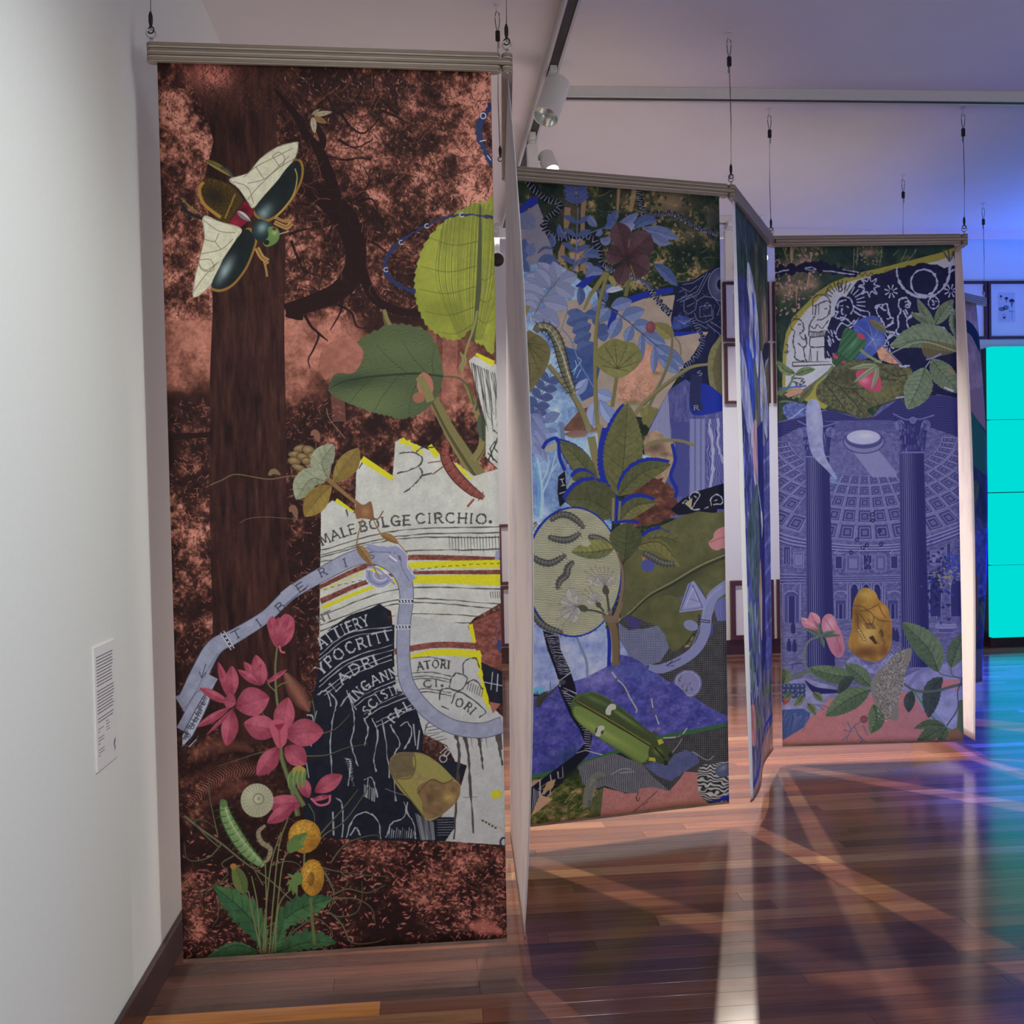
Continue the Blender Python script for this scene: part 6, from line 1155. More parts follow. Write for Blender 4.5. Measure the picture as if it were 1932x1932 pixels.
    P.line([(560, 1250), (640, 1262), (700, 1285)], 14, dk); P.leaf([(580, 1255), (540, 1240), (500, 1230)], 22, 24, dk); P.line([(655, 1220), (690, 1265)], 14, dk); P.leaf([(665, 1235), (650, 1215), (635, 1195)], 18, 18, dk); P.line([(725, 1260), (715, 1180), (700, 1090)], 16, dk); P.leaf([(715, 1150), (700, 1115), (700, 1075)], 22, 24, dk)
    wp, wd_ = (156, 152, 142), (92, 88, 86)
    def blossom(c, pet, st):
        for b, w_ in pet: P.leaf([c, ((c[0] + b[0]) / 2, (c[1] + b[1]) / 2), b], w_, w_, wp, (138, 134, 128), 0, 0, wd_, 2, None, .62, 2.5, wd_)
        for e in st: P.line([c, ((c[0] + e[0]) / 2 + 4, (c[1] + e[1]) / 2), e], 3.5, (104, 100, 96), .9); P.ring(e, 6, 6, 3, (112, 104, 92))
    blossom((695, 1080), (((570, 1030), 30), ((610, 1060), 24), ((640, 1020), 26), ((770, 1030), 26), ((740, 1050), 24), ((680, 1050), 30)), ((560, 985), (600, 970), (630, 955), (660, 960), (690, 958), (720, 965), (750, 985)))
    blossom((505, 1225), (((390, 1180), 42), ((450, 1100), 44), ((515, 1150), 36), ((395, 1300), 40), ((470, 1345), 32), ((510, 1290), 20)), ((385, 1250), (380, 1210), (420, 1230), (365, 1320), (405, 1355)))
    blossom((640, 1200), (((570, 1180), 32), ((600, 1120), 30), ((660, 1150), 26), ((625, 1130), 20)), ((540, 1140), (560, 1110), (590, 1095)))
    P.a *= (1 + .08 * (fbm(P.h, P.w, 2 * s, 2, 78) - .5))[..., None]
    return P
# ---- dome print with moonlit figures, and the slanted / far prints
def rose_leaf(P, mid, wl, wr, c1, c2, t=14, dep=.14):
    P.leaf(mid, wl, wr, c1, c2, t, dep, (40, 50, 44), 7, None, .46, 4); P.grain(6, .3, 4); P.hatch(9, tuple(x * .7 for x in c1), .25, 70, .35, 1.2)
def art_dome():
    P = Print(600, 1620, ((1461.4, 466.6), (1800.9, 462.4), (1818.1, 1399.0), (1476.5, 1408.8)), (40, 56, 52)); s = P.s; r = P.r
    X, Y = P.px((0, 0, P.w, P.h)); n = fbm(P.h, P.w, 22 * s, 5, 13, 1, .7); n = (n - n.mean()) / n.std()
    P.a[:] = tone_map(.35 + .2 * n, [(0, (26, 42, 44)), (.6, (44, 60, 48)), (.85, (86, 88, 62)), (1, (140, 110, 92))])
    P.view(1430, 430, 3.848)
    pk = (166, 126, 116)
    for c, rx, ry in (((230, 290), 90, 60), ((340, 250), 70, 70), ((230, 440), 110, 70), ((380, 400), 70, 60), ((800, 180), 60, 26)): P.soft(c, rx, ry, pk, .75)
    for k in range(240):
        x, y = r.uniform(100, 470), r.uniform(150, 640); q = r.rand(); P.ell((x, y), r.uniform(5, 16), r.uniform(4, 12), pk if q < .45 else ((52, 70, 46) if q < .8 else (96, 96, 58)), r.uniform(0, 180), .8, 7, .8)
    for k in range(70): x, y = r.uniform(690, 900), r.uniform(150, 270); P.ell((x, y), r.uniform(4, 10), r.uniform(3, 8), (140, 112, 92) if r.rand() < .5 else (60, 72, 54), 0, .8, 7)
    P.soft((560, 180), 70, 60, (34, 54, 52), .8); P.soft((1200, 150), 200, 40, (34, 54, 54), .8)
    for q, w_ in (([(245, 150), (240, 260), (200, 330)], 16), ([(180, 150), (220, 230)], 8), ([(265, 150), (240, 220)], 8), ([(385, 180), (375, 300), (360, 420)], 18), ([(310, 160), (360, 230)], 7), ([(440, 190), (400, 240)], 7), ([(280, 420), (275, 560)], 12), ([(695, 160), (690, 290)], 7), ([(720, 150), (715, 280)], 6), ([(900, 160), (880, 280)], 7), ([(860, 200), (900, 160)], 5), ([(1150, 160), (1110, 210), (1060, 250)], 6), ([(1080, 160), (1040, 240)], 5), ([(980, 200), (1020, 160)], 4), ([(780, 180), (800, 260)], 6)): P.line(q, w_, (160, 128, 108) if w_ > 8 else (124, 124, 90), .85, 4, w_ * .6, .6)
    # paper, yellow cut edge, night sheet
    P.fill([(175, 1160), (180, 900), (200, 760), (250, 640), (330, 560), (430, 460), (540, 390), (700, 330), (900, 285), (1100, 235), (1300, 185), (1460, 140), (1460, 400), (480, 1300)], (132, 126, 58), 1, 0, .8)
    wht = lambda x, y: tone_map(.5 + .6 * (fbm(*x.shape, 16 * s, 4, 14) - .5), [(0, (146, 146, 158)), (1, (176, 176, 184))])
    P.fill([(198, 1150), (208, 860), (222, 780), (270, 690), (350, 590), (450, 500), (560, 425), (700, 375), (900, 325), (1100, 280), (1300, 240), (1460, 180), (1460, 420), (700, 900), (500, 1060), (350, 1150)], wht, 1, 0, .8)
    nav = lambda x, y: tone_map(.5 + .7 * (fbm(*x.shape, 10 * s, 4, 15) - .5), [(0, (14, 16, 44)), (1, (30, 32, 66))])
    P.fill([(510, 700), (530, 640), (600, 600), (590, 560), (720, 380), (790, 360), (840, 335), (880, 330), (920, 320), (1000, 290), (1060, 285), (1090, 268), (1130, 275), (1160, 255), (1200, 250), (1260, 265), (1300, 262), (1350, 290), (1460, 260), (1460, 1220), (1250, 1200), (1000, 1010), (900, 960), (480, 930), (480, 770)], nav, 1, 0, 1)
    w2 = (150, 152, 178); blk = (62, 60, 66)
    def nv(q, w_=11, c=w2): P.line(q, w_, c, .95, 5, None, .7)
    def bk(q, w_=7): P.line(q, w_, blk, .95, 5, None, .5)
    # dark ribbon
    P.line([(20, 520), (30, 400), (60, 330), (130, 310), (280, 295), (420, 275), (560, 300), (680, 330), (770, 300)], [50, 54, 60, 66, 64, 66, 60, 50, 16], (22, 24, 52), 1, 8, None, .8)
    for q in ([(110, 330), (170, 310), (225, 300)], [(340, 285), (360, 300), (420, 300), (390, 282), (345, 290)], [(470, 308), (550, 315), (640, 330), (700, 335)], [(610, 300), (680, 310), (730, 320)]): nv(q, 9)
    # moon, stars
    nv([(1005, 285), (1010, 340), (1040, 410), (1090, 460), (1160, 492), (1230, 495), (1300, 470), (1360, 410), (1390, 330), (1395, 270)], 18); P.ring((1205, 392), 96, 92, 16, w2, 0, .8)
    nv([(1385, 290), (1400, 310), (1440, 290)], 12); bk([(1340, 160), (1395, 240)], 10); bk([(1380, 160), (1400, 230), (1420, 170), (1430, 220)], 10)
    for c, R, n_ in (((965, 455), 50, 8), ((1400, 450), 50, 8), ((1190, 800), 36, 6), ((1385, 810), 52, 7), ((950, 850), 40, 6)):
        for k in range(n_): a = 2 * math.pi * k / n_ + .3; P.line([(c[0] + R * .25 * math.cos(a), c[1] + R * .25 * math.sin(a)), (c[0] + R * math.cos(a), c[1] + R * math.sin(a))], 6, w2, 1, 0, 13)
    st = []
    for k in range(16): a = math.pi * k / 8; R = 78 if k % 2 == 0 else 40; st.append((805 + R * math.cos(a), 420 + R * .98 * math.sin(a)))
    nv(st + st[:1], 11)
    for k in range(5): P.line([(735 + k * 22, 320 + (k % 2) * 30), (752 + k * 22, 350 - (k % 2) * 30)], 7, blk, .9, 0)
    for k in range(4): P.line([(920 + k * 20, 300 - k * 3), (926 + k * 20, 330 - 14 * (k % 2))], 6, blk, .8, 0)
    # rayed head on the seam, letter B
    for k in range(9): a = math.radians(200 + k * 15); P.line([(600 + 70 * math.cos(a), 520 + 80 * math.sin(a)), (600 + 125 * math.cos(a), 520 + 150 * math.sin(a))], 8, blk, .9, 0)
    for k in range(7): a = math.radians(-65 + k * 15); P.line([(640 + 75 * math.cos(a), 540 + 75 * math.sin(a)), (640 + 140 * math.cos(a), 540 + 130 * math.sin(a))], 9, w2, .95, 0)
    P.text('B', [(580, 455), (612, 450)], 55, blk, 8, .6, 1, .1); bk([(490, 480), (510, 430), (520, 420)]); bk([(625, 470), (640, 410)])
    P.fill([(560, 560), (590, 500), (640, 490), (680, 520), (690, 570), (640, 640), (590, 650), (560, 620)], nav, 1, 4)
    for q in ([(560, 560), (580, 510), (620, 490), (670, 510), (690, 570), (670, 620)], [(575, 580), (590, 530), (640, 515)], [(590, 560), (620, 555)], [(640, 560), (655, 570)], [(610, 570), (605, 610), (620, 620)], [(590, 640), (620, 640), (640, 620)], [(540, 600), (580, 600), (560, 640), (600, 650)], [(550, 560), (520, 600), (550, 640)], [(690, 560), (740, 590), (800, 600), (810, 640)], [(690, 590), (730, 620), (790, 640)], [(600, 660), (640, 650), (690, 690), (730, 640)], [(560, 760), (600, 680), (650, 700), (700, 660)], [(560, 770), (590, 800), (640, 780)], [(640, 780), (660, 720), (720, 690)]): nv(q, 10)
    for k in range(26): x, y = r.uniform(495, 660), r.uniform(720, 930); nv([(x, y), (x + r.uniform(8, 22), y + r.uniform(15, 45))], 8)
    # line figures on paper
    for q in ([(395, 560), (400, 510), (440, 480), (500, 490), (525, 540), (500, 520), (440, 545), (400, 560)], [(400, 560), (395, 620)], [(420, 550), (415, 625)], [(440, 545), (440, 620)], [(520, 550), (522, 590), (510, 620), (495, 640)], [(480, 580), (500, 578)], [(520, 580), (512, 610), (525, 615)], [(410, 630), (380, 680), (370, 720), (378, 780), (480, 770)], [(375, 700), (410, 720), (430, 690), (460, 720), (490, 690), (510, 660)], [(370, 740), (430, 745), (500, 735)], [(378, 780), (380, 850), (480, 850)], [(380, 860), (370, 960)], [(480, 850), (490, 940)], [(425, 660), (460, 655), (490, 640)], [(430, 880), (430, 950)]): bk(q, 8)
    for k in range(12): bk([(385 + k * 10, 745), (386 + k * 10, 780)], 5)
    for q in ([(240, 720), (235, 680), (270, 655), (310, 660), (330, 700), (325, 740), (300, 755)], [(250, 650), (280, 640), (270, 620)], [(240, 720), (265, 740), (260, 770)], [(290, 690), (312, 690)], [(325, 700), (335, 725), (322, 735)], [(262, 765), (255, 830), (270, 880), (265, 930)], [(300, 760), (330, 800), (350, 780), (350, 840), (320, 850), (290, 820)], [(330, 850), (340, 930), (360, 960)], [(265, 930), (300, 950), (340, 950)], [(340, 760), (355, 830)], [(250, 960), (520, 955)], [(250, 990), (540, 975)], [(250, 960), (250, 990)], [(200, 830), (215, 840), (210, 880), (190, 890)], [(205, 900), (230, 880)], [(380, 860), (385, 955)]): bk(q, 8)
    for q in ([(245, 1090), (270, 1075), (330, 1080), (310, 1100), (340, 1100), (315, 1120), (300, 1110), (310, 1140)], [(270, 1100), (285, 1140)], [(250, 1060), (240, 1120)], [(245, 1100), (290, 1110), (275, 1140)]): bk(q, 8)
    # pale outlined figures at night
    for q in ([(905, 580), (900, 560), (935, 545), (945, 600), (960, 640), (945, 650), (930, 650)], [(905, 580), (870, 560), (860, 600), (880, 640)], [(860, 600), (855, 560), (900, 545)], [(905, 585), (930, 590)], [(885, 640), (900, 680)], [(905, 670), (920, 710), (960, 690), (980, 650), (960, 640)], [(940, 700), (985, 680)], [(930, 740), (990, 750), (950, 790)], [(1080, 500), (1030, 510), (1020, 560), (1040, 590)], [(1080, 500), (1105, 545), (1095, 560), (1100, 575)], [(1065, 530), (1090, 525), (1095, 545), (1070, 550)], [(1040, 590), (1015, 640), (1020, 700), (1005, 750), (1080, 780), (1100, 740), (1080, 680), (1080, 640)], [(1055, 590), (1080, 640), (1130, 610)], [(1070, 580), (1085, 620)], [(1120, 600), (1110, 640), (1080, 650)], [(1000, 760), (1100, 785), (1160, 800)], [(1060, 560), (1090, 575)]): nv(q, 12)
    P.ring((1275, 535), 38, 42, 10, w2, 0, .7); 
    for q in ([(1258, 520), (1275, 520), (1270, 535)], [(1285, 525), (1300, 525)], [(1262, 550), (1285, 548)], [(1275, 530), (1280, 545)], [(1190, 720), (1200, 750), (1290, 755), (1360, 740), (1340, 710), (1300, 720), (1280, 750), (1250, 720), (1190, 715)], [(1300, 760), (1350, 800)], [(920, 830), (960, 760), (940, 800), (900, 800)], [(1385, 575), (1410, 570), (1420, 600), (1400, 615), (1388, 590)], [(920, 750), (940, 790)], [(1400, 590), (1412, 592)]): nv(q, 10)
    # blue bloom, stems, cactus-like green tubes
    P.fill([(690, 720), (730, 660), (790, 635), (850, 630), (890, 670), (920, 760), (915, 830), (860, 890), (800, 930), (700, 940), (680, 830)], (62, 76, 140), 1, 5); P.grain(9, .4, 4); P.soft((760, 690), 60, 40, (48, 62, 140), .8, 0, True); P.soft((860, 820), 60, 50, (104, 116, 164), .6, 0, True)
    for e in ((720, 700), (790, 660), (870, 720), (890, 800), (740, 880), (860, 880)): P.line([(830, 800), ((830 + e[0]) / 2 + 8, (800 + e[1]) / 2), e], 6, (130, 140, 182), .8, 5, 2)
    P.leaf([(930, 745), (870, 700), (800, 655)], 30, 28, (84, 92, 72), (104, 96, 84), 0, 0, (56, 60, 50), 2); P.soft((830, 680), 26, 12, (130, 70, 74), .7, 40, True); P.line([(925, 740), (1010, 775), (1100, 790)], 8, (128, 130, 140))
    P.fill([(860, 880), (900, 845), (1030, 975), (960, 970), (880, 940)], (172, 122, 102), 1, 0, .6); P.grain(6, .4, 4); P.line([(905, 840), (1040, 975)], 9, (120, 122, 160), .9)
    P.fill([(630, 720), (700, 740), (770, 790), (770, 860), (660, 960), (580, 890), (580, 870)], (54, 92, 66), 1, 4); P.hatch(34, (36, 62, 50), .6, -48, .4); P.soft((690, 830), 70, 16, (88, 128, 92), .8, -48, True)
    P.fill([(545, 910), (580, 890), (660, 950), (640, 990), (600, 1005), (540, 970)], (48, 76, 58), 1, 4); P.hatch(24, (34, 54, 44), .6, -48, .4)
    for c, rx, ry in (((745, 775), 34, 16), ((560, 920), 24, 14), ((625, 972), 20, 22)): P.ell(c, rx, ry, (158, 56, 78), 35)
    P.line([(740, 870), (790, 910), (860, 950)], 22, (108, 118, 92)); P.ell((870, 975), 30, 30, (118, 128, 96)); P.line([(640, 985), (660, 1040), (650, 1080)], 9, (110, 124, 96))
    # big mottled leaf and pink bud
    P.fill([(500, 1060), (540, 1000), (640, 960), (760, 940), (900, 970), (1050, 985), (1120, 1020), (1090, 1130), (1040, 1210), (900, 1260), (790, 1300), (830, 1355), (740, 1360), (640, 1320), (520, 1280), (430, 1220), (425, 1140), (470, 1090)], (76, 76, 56), 1, 5); L = P.last; P.grain(4, .9, 5); P.soft((880, 1180), 160, 70, (100, 100, 64), .6, -10, True); P.soft((640, 1060), 140, 60, (56, 56, 46), .7, 0, True); P.last = L
    for q in ([(500, 1060), (540, 1110), (640, 1150), (780, 1150)], [(470, 1100), (560, 1200), (640, 1320)], [(600, 1150), (680, 1230), (770, 1340)], [(680, 1150), (800, 1260)], [(900, 1010), (1000, 1060), (1080, 1050)], [(900, 1080), (1000, 1090)]): P.line(q, 8, (46, 46, 40), .85)
    P.fill([(710, 1030), (790, 1010), (870, 1030), (895, 1150), (850, 1170), (780, 1150), (730, 1110)], (156, 62, 88), 1, 4); P.soft((770, 1090), 40, 30, (190, 120, 138), .8, 0, True)
    for b in ((660, 1010), (720, 1090), (820, 1160), (690, 1110)): P.leaf([(870, 985), ((870 + b[0]) / 2 + 10, (985 + b[1]) / 2 - 10), b], 18, 17, (108, 120, 92), (128, 136, 110), 0, 0, (70, 80, 62), 0)
    # right-hand leaves
    ga, gb = (92, 106, 86), (104, 118, 98)
    for m_, wl, wr in (([(1280, 700), (1200, 600), (1155, 505)], 30, 38), ([(1285, 690), (1350, 590), (1420, 510)], 44, 52), ([(1270, 710), (1190, 650), (1105, 610)], 28, 34)): rose_leaf(P, m_, wl, wr, ga, gb, 8, .06)
    P.line([(1290, 730), (1275, 700)], 8, ga); rose_leaf(P, [(1470, 870), (1200, 800), (960, 850)], 60, 120, ga, gb, 18); P.fill([(1200, 810), (1400, 830), (1450, 880), (1300, 920), (1210, 920)], (96, 88, 62), .8, 4); P.hatch(26, (74, 68, 50), .4, 80); P.line([(880, 960), (1000, 880), (1200, 815), (1460, 890)], 9, (120, 128, 110)); 
    rose_leaf(P, [(1260, 940), (1340, 1040), (1470, 1180)], 80, 86, ga, (88, 100, 82)); P.ell((1400, 1025), 30, 14, (124, 100, 80), 40, .8); rose_leaf(P, [(1215, 1000), (1160, 1150), (1085, 1300)], 104, 100, ga, gb, 16); P.line([(1215, 1000), (1250, 950)], 8, (130, 138, 150)); P.line([(1220, 940), (1270, 930), (1330, 900)], 14, (120, 126, 160), .8); rose_leaf(P, [(1460, 560), (1415, 660), (1440, 790)], 10, 30, ga, gb, 8)
    for q in ([(1020, 980), (1050, 990), (1100, 985)], [(1350, 1140), (1420, 1170)], [(1000, 1220), (1060, 1210)]): nv(q, 14)
    # left sprig
    P.line([(250, 1220), (380, 1130), (500, 1040), (545, 985)], 20, (96, 108, 78)); P.line([(255, 1212), (390, 1120), (500, 1030)], 5, (62, 72, 56), .8); rose_leaf(P, [(270, 1040), (200, 1020), (135, 950)], 30, 32, (108, 124, 86), (88, 104, 74), 0, 0); rose_leaf(P, [(270, 1050), (340, 1020), (415, 1010)], 26, 30, (104, 120, 84), (88, 104, 74), 0, 0); P.line([(160, 1200), (230, 1120), (265, 1050)], 14, (90, 104, 74)); P.leaf([(100, 1190), (180, 1170), (240, 1125)], 18, 16, (86, 98, 72)); 
    P.fill([(190, 1190), (300, 1140), (340, 1170), (220, 1215)], (160, 116, 104)); P.line([(150, 1150), (350, 1130)], 14, (64, 82, 150), .9); rose_leaf(P, [(300, 1250), (340, 1190), (420, 1100)], 26, 28, (98, 92, 68), (88, 98, 70), 0, 0); P.line([(100, 1260), (200, 1240), (300, 1260)], 16, (84, 92, 76))
    P.fill([(170, 1300), (230, 1250), (330, 1260), (380, 1310), (360, 1370), (250, 1390)], (78, 88, 140), 1, 4); P.grain(3, .8, 4); P.line([(180, 1390), (260, 1350), (330, 1290)], 10, (130, 136, 160)); rose_leaf(P, [(150, 1240), (140, 1340), (80, 1460)], 40, 44, (60, 70, 56), (50, 60, 50), 0, 0)
    # ---- engraved dome hall
    P.view(1430, 430, 3.848)
    E1, E2 = (58, 58, 106), (112, 112, 152)
    eng = lambda x, y: tone_map(.45 + .9 * (fbm(*x.shape, 5 * s, 3, 19, .6, .7) - .5), [(0, (50, 50, 98)), (1, (116, 116, 154))])
    P.fill([(60, 1420), (170, 1380), (360, 1340), (480, 1300), (640, 1330), (760, 1370), (830, 1350), (900, 1270), (1040, 1220), (1090, 1300), (1180, 1250), (1300, 1190), (1470, 1220), (1470, 3420), (60, 3420)], eng, 1, 0, .5)
    P.fill([(170, 1390), (420, 1330), (520, 1300), (740, 1370), (850, 1350), (1030, 1215), (1090, 1290), (1250, 1195), (1460, 1215), (1460, 1500), (1250, 1430), (980, 1380), (560, 1380), (300, 1430), (100, 1530), (100, 1410)], (38, 38, 86), 1, 0, .6); P.hatch(16, (70, 70, 118), .5, 4, .35, .8)
    for k in range(5): P.line([(480, 1385 + k * 14), (960, 1378 + k * 14)], 5, (92, 92, 136), .8, 0)
    P.fill([(480, 1380), (980, 1375), (990, 1445), (560, 1460)], (60, 60, 108), .5)
    # dome surface with rows of sunk panels
    cx, cy = 770, 1560
    P.fill([(520, 1640), (640, 1500), (900, 1500), (1020, 1640), (1020, 1800), (520, 1800)], (84, 84, 128), 1, 5); P.grain(5, .4, 4)
    def coffer(c, w_, h_, skew=0, tl=0):
        q = [(-w_, -h_ * .96), (w_ * .98, -h_), (w_, h_), (-w_ * .95, h_ * .98)]
        def Q(k): return [(c[0] + x * k + skew * y * k, c[1] + y * k + tl * x * k) for x, y in q]
        P.fill(Q(.82), (66, 66, 112)); P.fill(Q(.62), (92, 92, 136)); P.fill(Q(.5), (54, 54, 102)); P.fill(Q(.3), (82, 82, 128)); P.line(Q(.82)[:2], 4, (40, 40, 88), .9, 0); P.line(Q(.82)[2:], 4, (128, 128, 164), .8, 0); P.line([Q(.82)[0], Q(.82)[3]], 4, (40, 40, 88), .9, 0)
    RY = (300, 372, 450, 540, 648, 775); RX = (560, 680, 800, 930, 1070, 1230)
    for i in range(5):
        for j in range(-13, 13):
            def pt(u, t): ry = RY[i] + (RY[i + 1] - RY[i]) * u; rx = RX[i] + (RX[i + 1] - RX[i]) * u; return (775 + rx * math.sin(t), 1480 + ry * math.cos(t))
            t0, t1 = (j + .5) * .112, (j + 1.5) * .112; m = pt(.5, (t0 + t1) / 2)
            if not (50 < m[0] < 1490 and m[1] > 1445) or (335 < m[0] < 505 and m[1] > 1640): continue
            def cell(k): e = (1 - k) / 2; return [pt(e, t0 + (t1 - t0) * e), pt(e, t1 - (t1 - t0) * e), pt(1 - e, t1 - (t1 - t0) * e), pt(1 - e, t0 + (t1 - t0) * e)]
            P.fill(cell(1.0), (112, 112, 150), .55); P.fill(cell(.76), (58, 58, 104)); P.fill(cell(.6), (96, 96, 138)); P.fill(cell(.46), (50, 50, 96)); P.fill(cell(.28), (84, 84, 128))
            q = cell(.78); P.line([q[3], q[0], q[1]], 4, (38, 38, 84), .8, 0); P.line(q[1:], 4, (132, 132, 166), .8, 0)
    # skylight ring and its sunbeam
    P.fill([(690, 1610), (880, 1600), (1010, 1760), (1000, 1790), (830, 1790), (760, 1700)], (114, 114, 150), .9, 0); P.ell((768, 1530), 150, 88, (104, 104, 142)); P.ring((768, 1530), 148, 86, 7, (54, 54, 100)); P.ell((768, 1512), 138, 70, (62, 62, 108)); P.ell((765, 1500), 124, 54, (150, 150, 176)); P.ring((765, 1500), 124, 54, 6, (84, 84, 126)); P.soft((780, 1490), 60, 24, (172, 172, 192), .8, 0, True)
    # white painted stroke
    P.fill([(355, 1260), (400, 1225), (445, 1260), (470, 1400), (470, 1520), (490, 1640), (560, 1770), (560, 1800), (480, 1720), (400, 1640), (370, 1550), (350, 1400)], (120, 124, 156), 1, 5); P.grain(8, .3, 4); P.soft((420, 1350), 40, 120, (150, 152, 176), .7, 0, True); P.soft((550, 1800), 30, 40, (110, 130, 172), .8, 40)
    # walls under the dome, drawn in the second half
    P.view(1430, 930, 3.848)
    def bandl(a, w_, c, al=.9): P.line(a, w_, c, al, 10)
    for k in range(6): bandl([(60, 230 + k * 13), (250, 300 + k * 13), (560, 350 + k * 10), (780, 362 + k * 9), (1030, 350 + k * 10), (1240, 300 + k * 13), (1490, 210 + k * 13)], 6 if k % 2 else 9, (122, 122, 158) if k % 2 == 0 else (50, 50, 100))
    for k in range(7): bandl([(60, 570 + k * 12), (300, 575 + k * 10), (560, 585 + k * 8), (1030, 580 + k * 8), (1240, 560 + k * 10), (1490, 540 + k * 12)], 6, (118, 118, 154) if k % 2 == 0 else (48, 48, 98), .85)
    def rect(x0, y0, x1, y1, f, l=(124, 124, 158), w_=5):
        P.fill([(x0, y0), (x1, y0), (x1, y1), (x0, y1)], f); P.line([(x0, y1), (x0, y0), (x1, y0), (x1, y1), (x0, y1)], w_, l, .9, 0)
    for x0, x1 in ((560, 610), (640, 740), (850, 930), (965, 1015)):
        win = x1 - x0 < 60; rect(x0, 440 if win else 430, x1, 530 if win else 550, (46, 46, 94) if win else (80, 80, 124))
        if not win: rect(x0 + 18, 455, x1 - 18, 530, (100, 100, 140), (58, 58, 106), 4)
        else: P.line([(x0 - 10, 418), ((x0 + x1) / 2, 390), (x1 + 10, 418), (x0 - 10, 418)], 6, (130, 130, 162), .9, 0)
    rect(765, 430, 825, 540, (40, 40, 88))
    for q, f in (((1255, 400, 1330, 500), (84, 84, 126)), ((1370, 350, 1400, 500), (48, 48, 96)), ((1270, 420, 1310, 480), (104, 104, 142)), ((185, 370, 235, 500), (52, 52, 100)), ((260, 410, 330, 520), (84, 84, 126)), ((205, 390, 220, 490), (38, 38, 86)), ((275, 430, 315, 500), (100, 100, 140)), ((560, 760, 640, 900), (60, 60, 106)), ((940, 760, 1020, 900), (60, 60, 106)), ((585, 790, 615, 900), (40, 40, 88)), ((965, 790, 995, 900), (40, 40, 88)), ((190, 690, 300, 930), (64, 64, 112)), ((220, 730, 270, 930), (42, 42, 90))): rect(*q, f)
    for x in (700, 785, 865): P.fill([(x - 24, 900), (x - 24, 680), (x - 16, 650), (x, 640), (x + 16, 650), (x + 24, 680), (x + 24, 900)], (38, 38, 86)); P.ring((x, 680), 26, 38, 5, (124, 124, 158), 0, 0, 180, 360)
    for x in (650, 668, 735, 752, 825, 842, 905, 922, 180, 310, 1250, 1300): P.line([(x, 640), (x, 900)], 10, (116, 116, 152), .8, 0); P.line([(x + 6, 640), (x + 6, 900)], 4, (50, 50, 98), .8, 0)
    for x in (1290, 1440): P.fill([(x - 40, 880), (x - 40, 650), (x - 20, 600), (x, 590), (x + 20, 600), (x + 40, 650), (x + 40, 880)], (44, 44, 92)); P.line([(x - 40, 880), (x - 40, 650), (x, 590), (x + 40, 650), (x + 40, 880)], 6, (116, 116, 152), .9)
    P.fill([(70, 400), (85, 360), (110, 355), (135, 400), (140, 540), (75, 540)], (36, 36, 84), 1, 3); P.ring((105, 400), 42, 60, 8, (110, 110, 150), 0, 0, 170, 370)
    for x in (600, 990, 240): P.ring((x, 720), 46, 26, 6, (124, 124, 158), 0, 0, 180, 360)
    P.fill([(60, 940), (330, 920), (560, 905), (1030, 900), (1240, 910), (1490, 920), (1490, 1450), (60, 1450)], lambda x, y: tone_map(.5 + 1.0 * (fbm(*x.shape, 9 * s, 4, 23, .35, .7) - .5), [(0, (56, 56, 100)), (1, (122, 120, 152))]))
    for k in range(70): x, y = r.uniform(70, 1480), r.uniform(930, 1300); l = r.uniform(20, 90); P.line([(x, y), (x + l, y + r.uniform(-8, 8))], 4, (54, 54, 98) if r.rand() < .6 else (132, 130, 160), .7, 0, 1)
    for x, y in ((225, 1080), (265, 1085), (985, 1000), (1010, 1010), (255, 950)): P.ell((x, y - 28), 8, 9, (40, 40, 82)); P.fill([(x - 14, y + 50), (x - 12, y - 15), (x + 12, y - 15), (x + 16, y + 50)], (42, 42, 86), 1, 3)
    rect(1310, 970, 1420, 1000, (70, 70, 114)); rect(1290, 940, 1440, 965, (110, 110, 146)); P.line([(235, 1235), (320, 1225)], 8, (50, 50, 92), .9, 0); P.line([(250, 1240), (250, 1270)], 6, (50, 50, 92), .9, 0)
    # fluted columns with leafy capitals
    P.view(1430, 430, 3.848)
    def column(x0, x1, yt, yb, x0b, x1b):
        P.fill([(x0, yt), (x1, yt), (x1b, yb), (x0b, yb)], (40, 40, 88))
        for k in range(12):
            u = .03 + k / 13; c = tone_map(np.array(max(0, 1 - abs(u - .28) * 2.2)), [(0, (40, 40, 88)), (1, (116, 116, 152))])
            P.line([(x0 + (x1 - x0) * u, yt), (x0b + (x1b - x0b) * u, yb)], 7, c, .85, 0); P.line([(x0 + (x1 - x0) * u + 7, yt), (x0b + (x1b - x0b) * u + 7, yb)], 4, (30, 30, 74), .8, 0)
    column(345, 515, 1640, 3180, 355, 560); column(1025, 1205, 1600, 3180, 1045, 1250)
    def capital(cx_, y0, y1, w_):
        P.fill([(cx_ - w_ * 1.2, y0), (cx_ + w_ * 1.25, y0 - 10), (cx_ + w_ * .95, y0 + 60), (cx_ + w_ * .75, y1), (cx_ - w_ * .75, y1), (cx_ - w_ * .95, y0 + 60)], (42, 42, 92), 1, 0, .8)
        P.line([(cx_ - w_ * 1.3, y0 - 20), (cx_ - w_ * .5, y0 + 22), (cx_, y0 + 14), (cx_ + w_ * .5, y0 + 20), (cx_ + w_ * 1.4, y0 - 10)], 12, (92, 92, 140), .9)
        for sg in (-1, 1):
            for R in (30, 20, 10): P.ring((cx_ + sg * w_ * .85, y0 + 62), R, R * 1.1, 6, (102, 102, 148))
            P.line([(cx_ + sg * w_ * .5, y1 - 60), (cx_ + sg * w_ * .55, y0 + 70), (cx_ + sg * w_ * .8, y0 + 30)], 8, (98, 98, 146), .9)
        P.ell((cx_, y0 + 28), 22, 22, (84, 84, 134)); P.ring((cx_, y0 + 28), 22, 22, 5, (108, 108, 152))
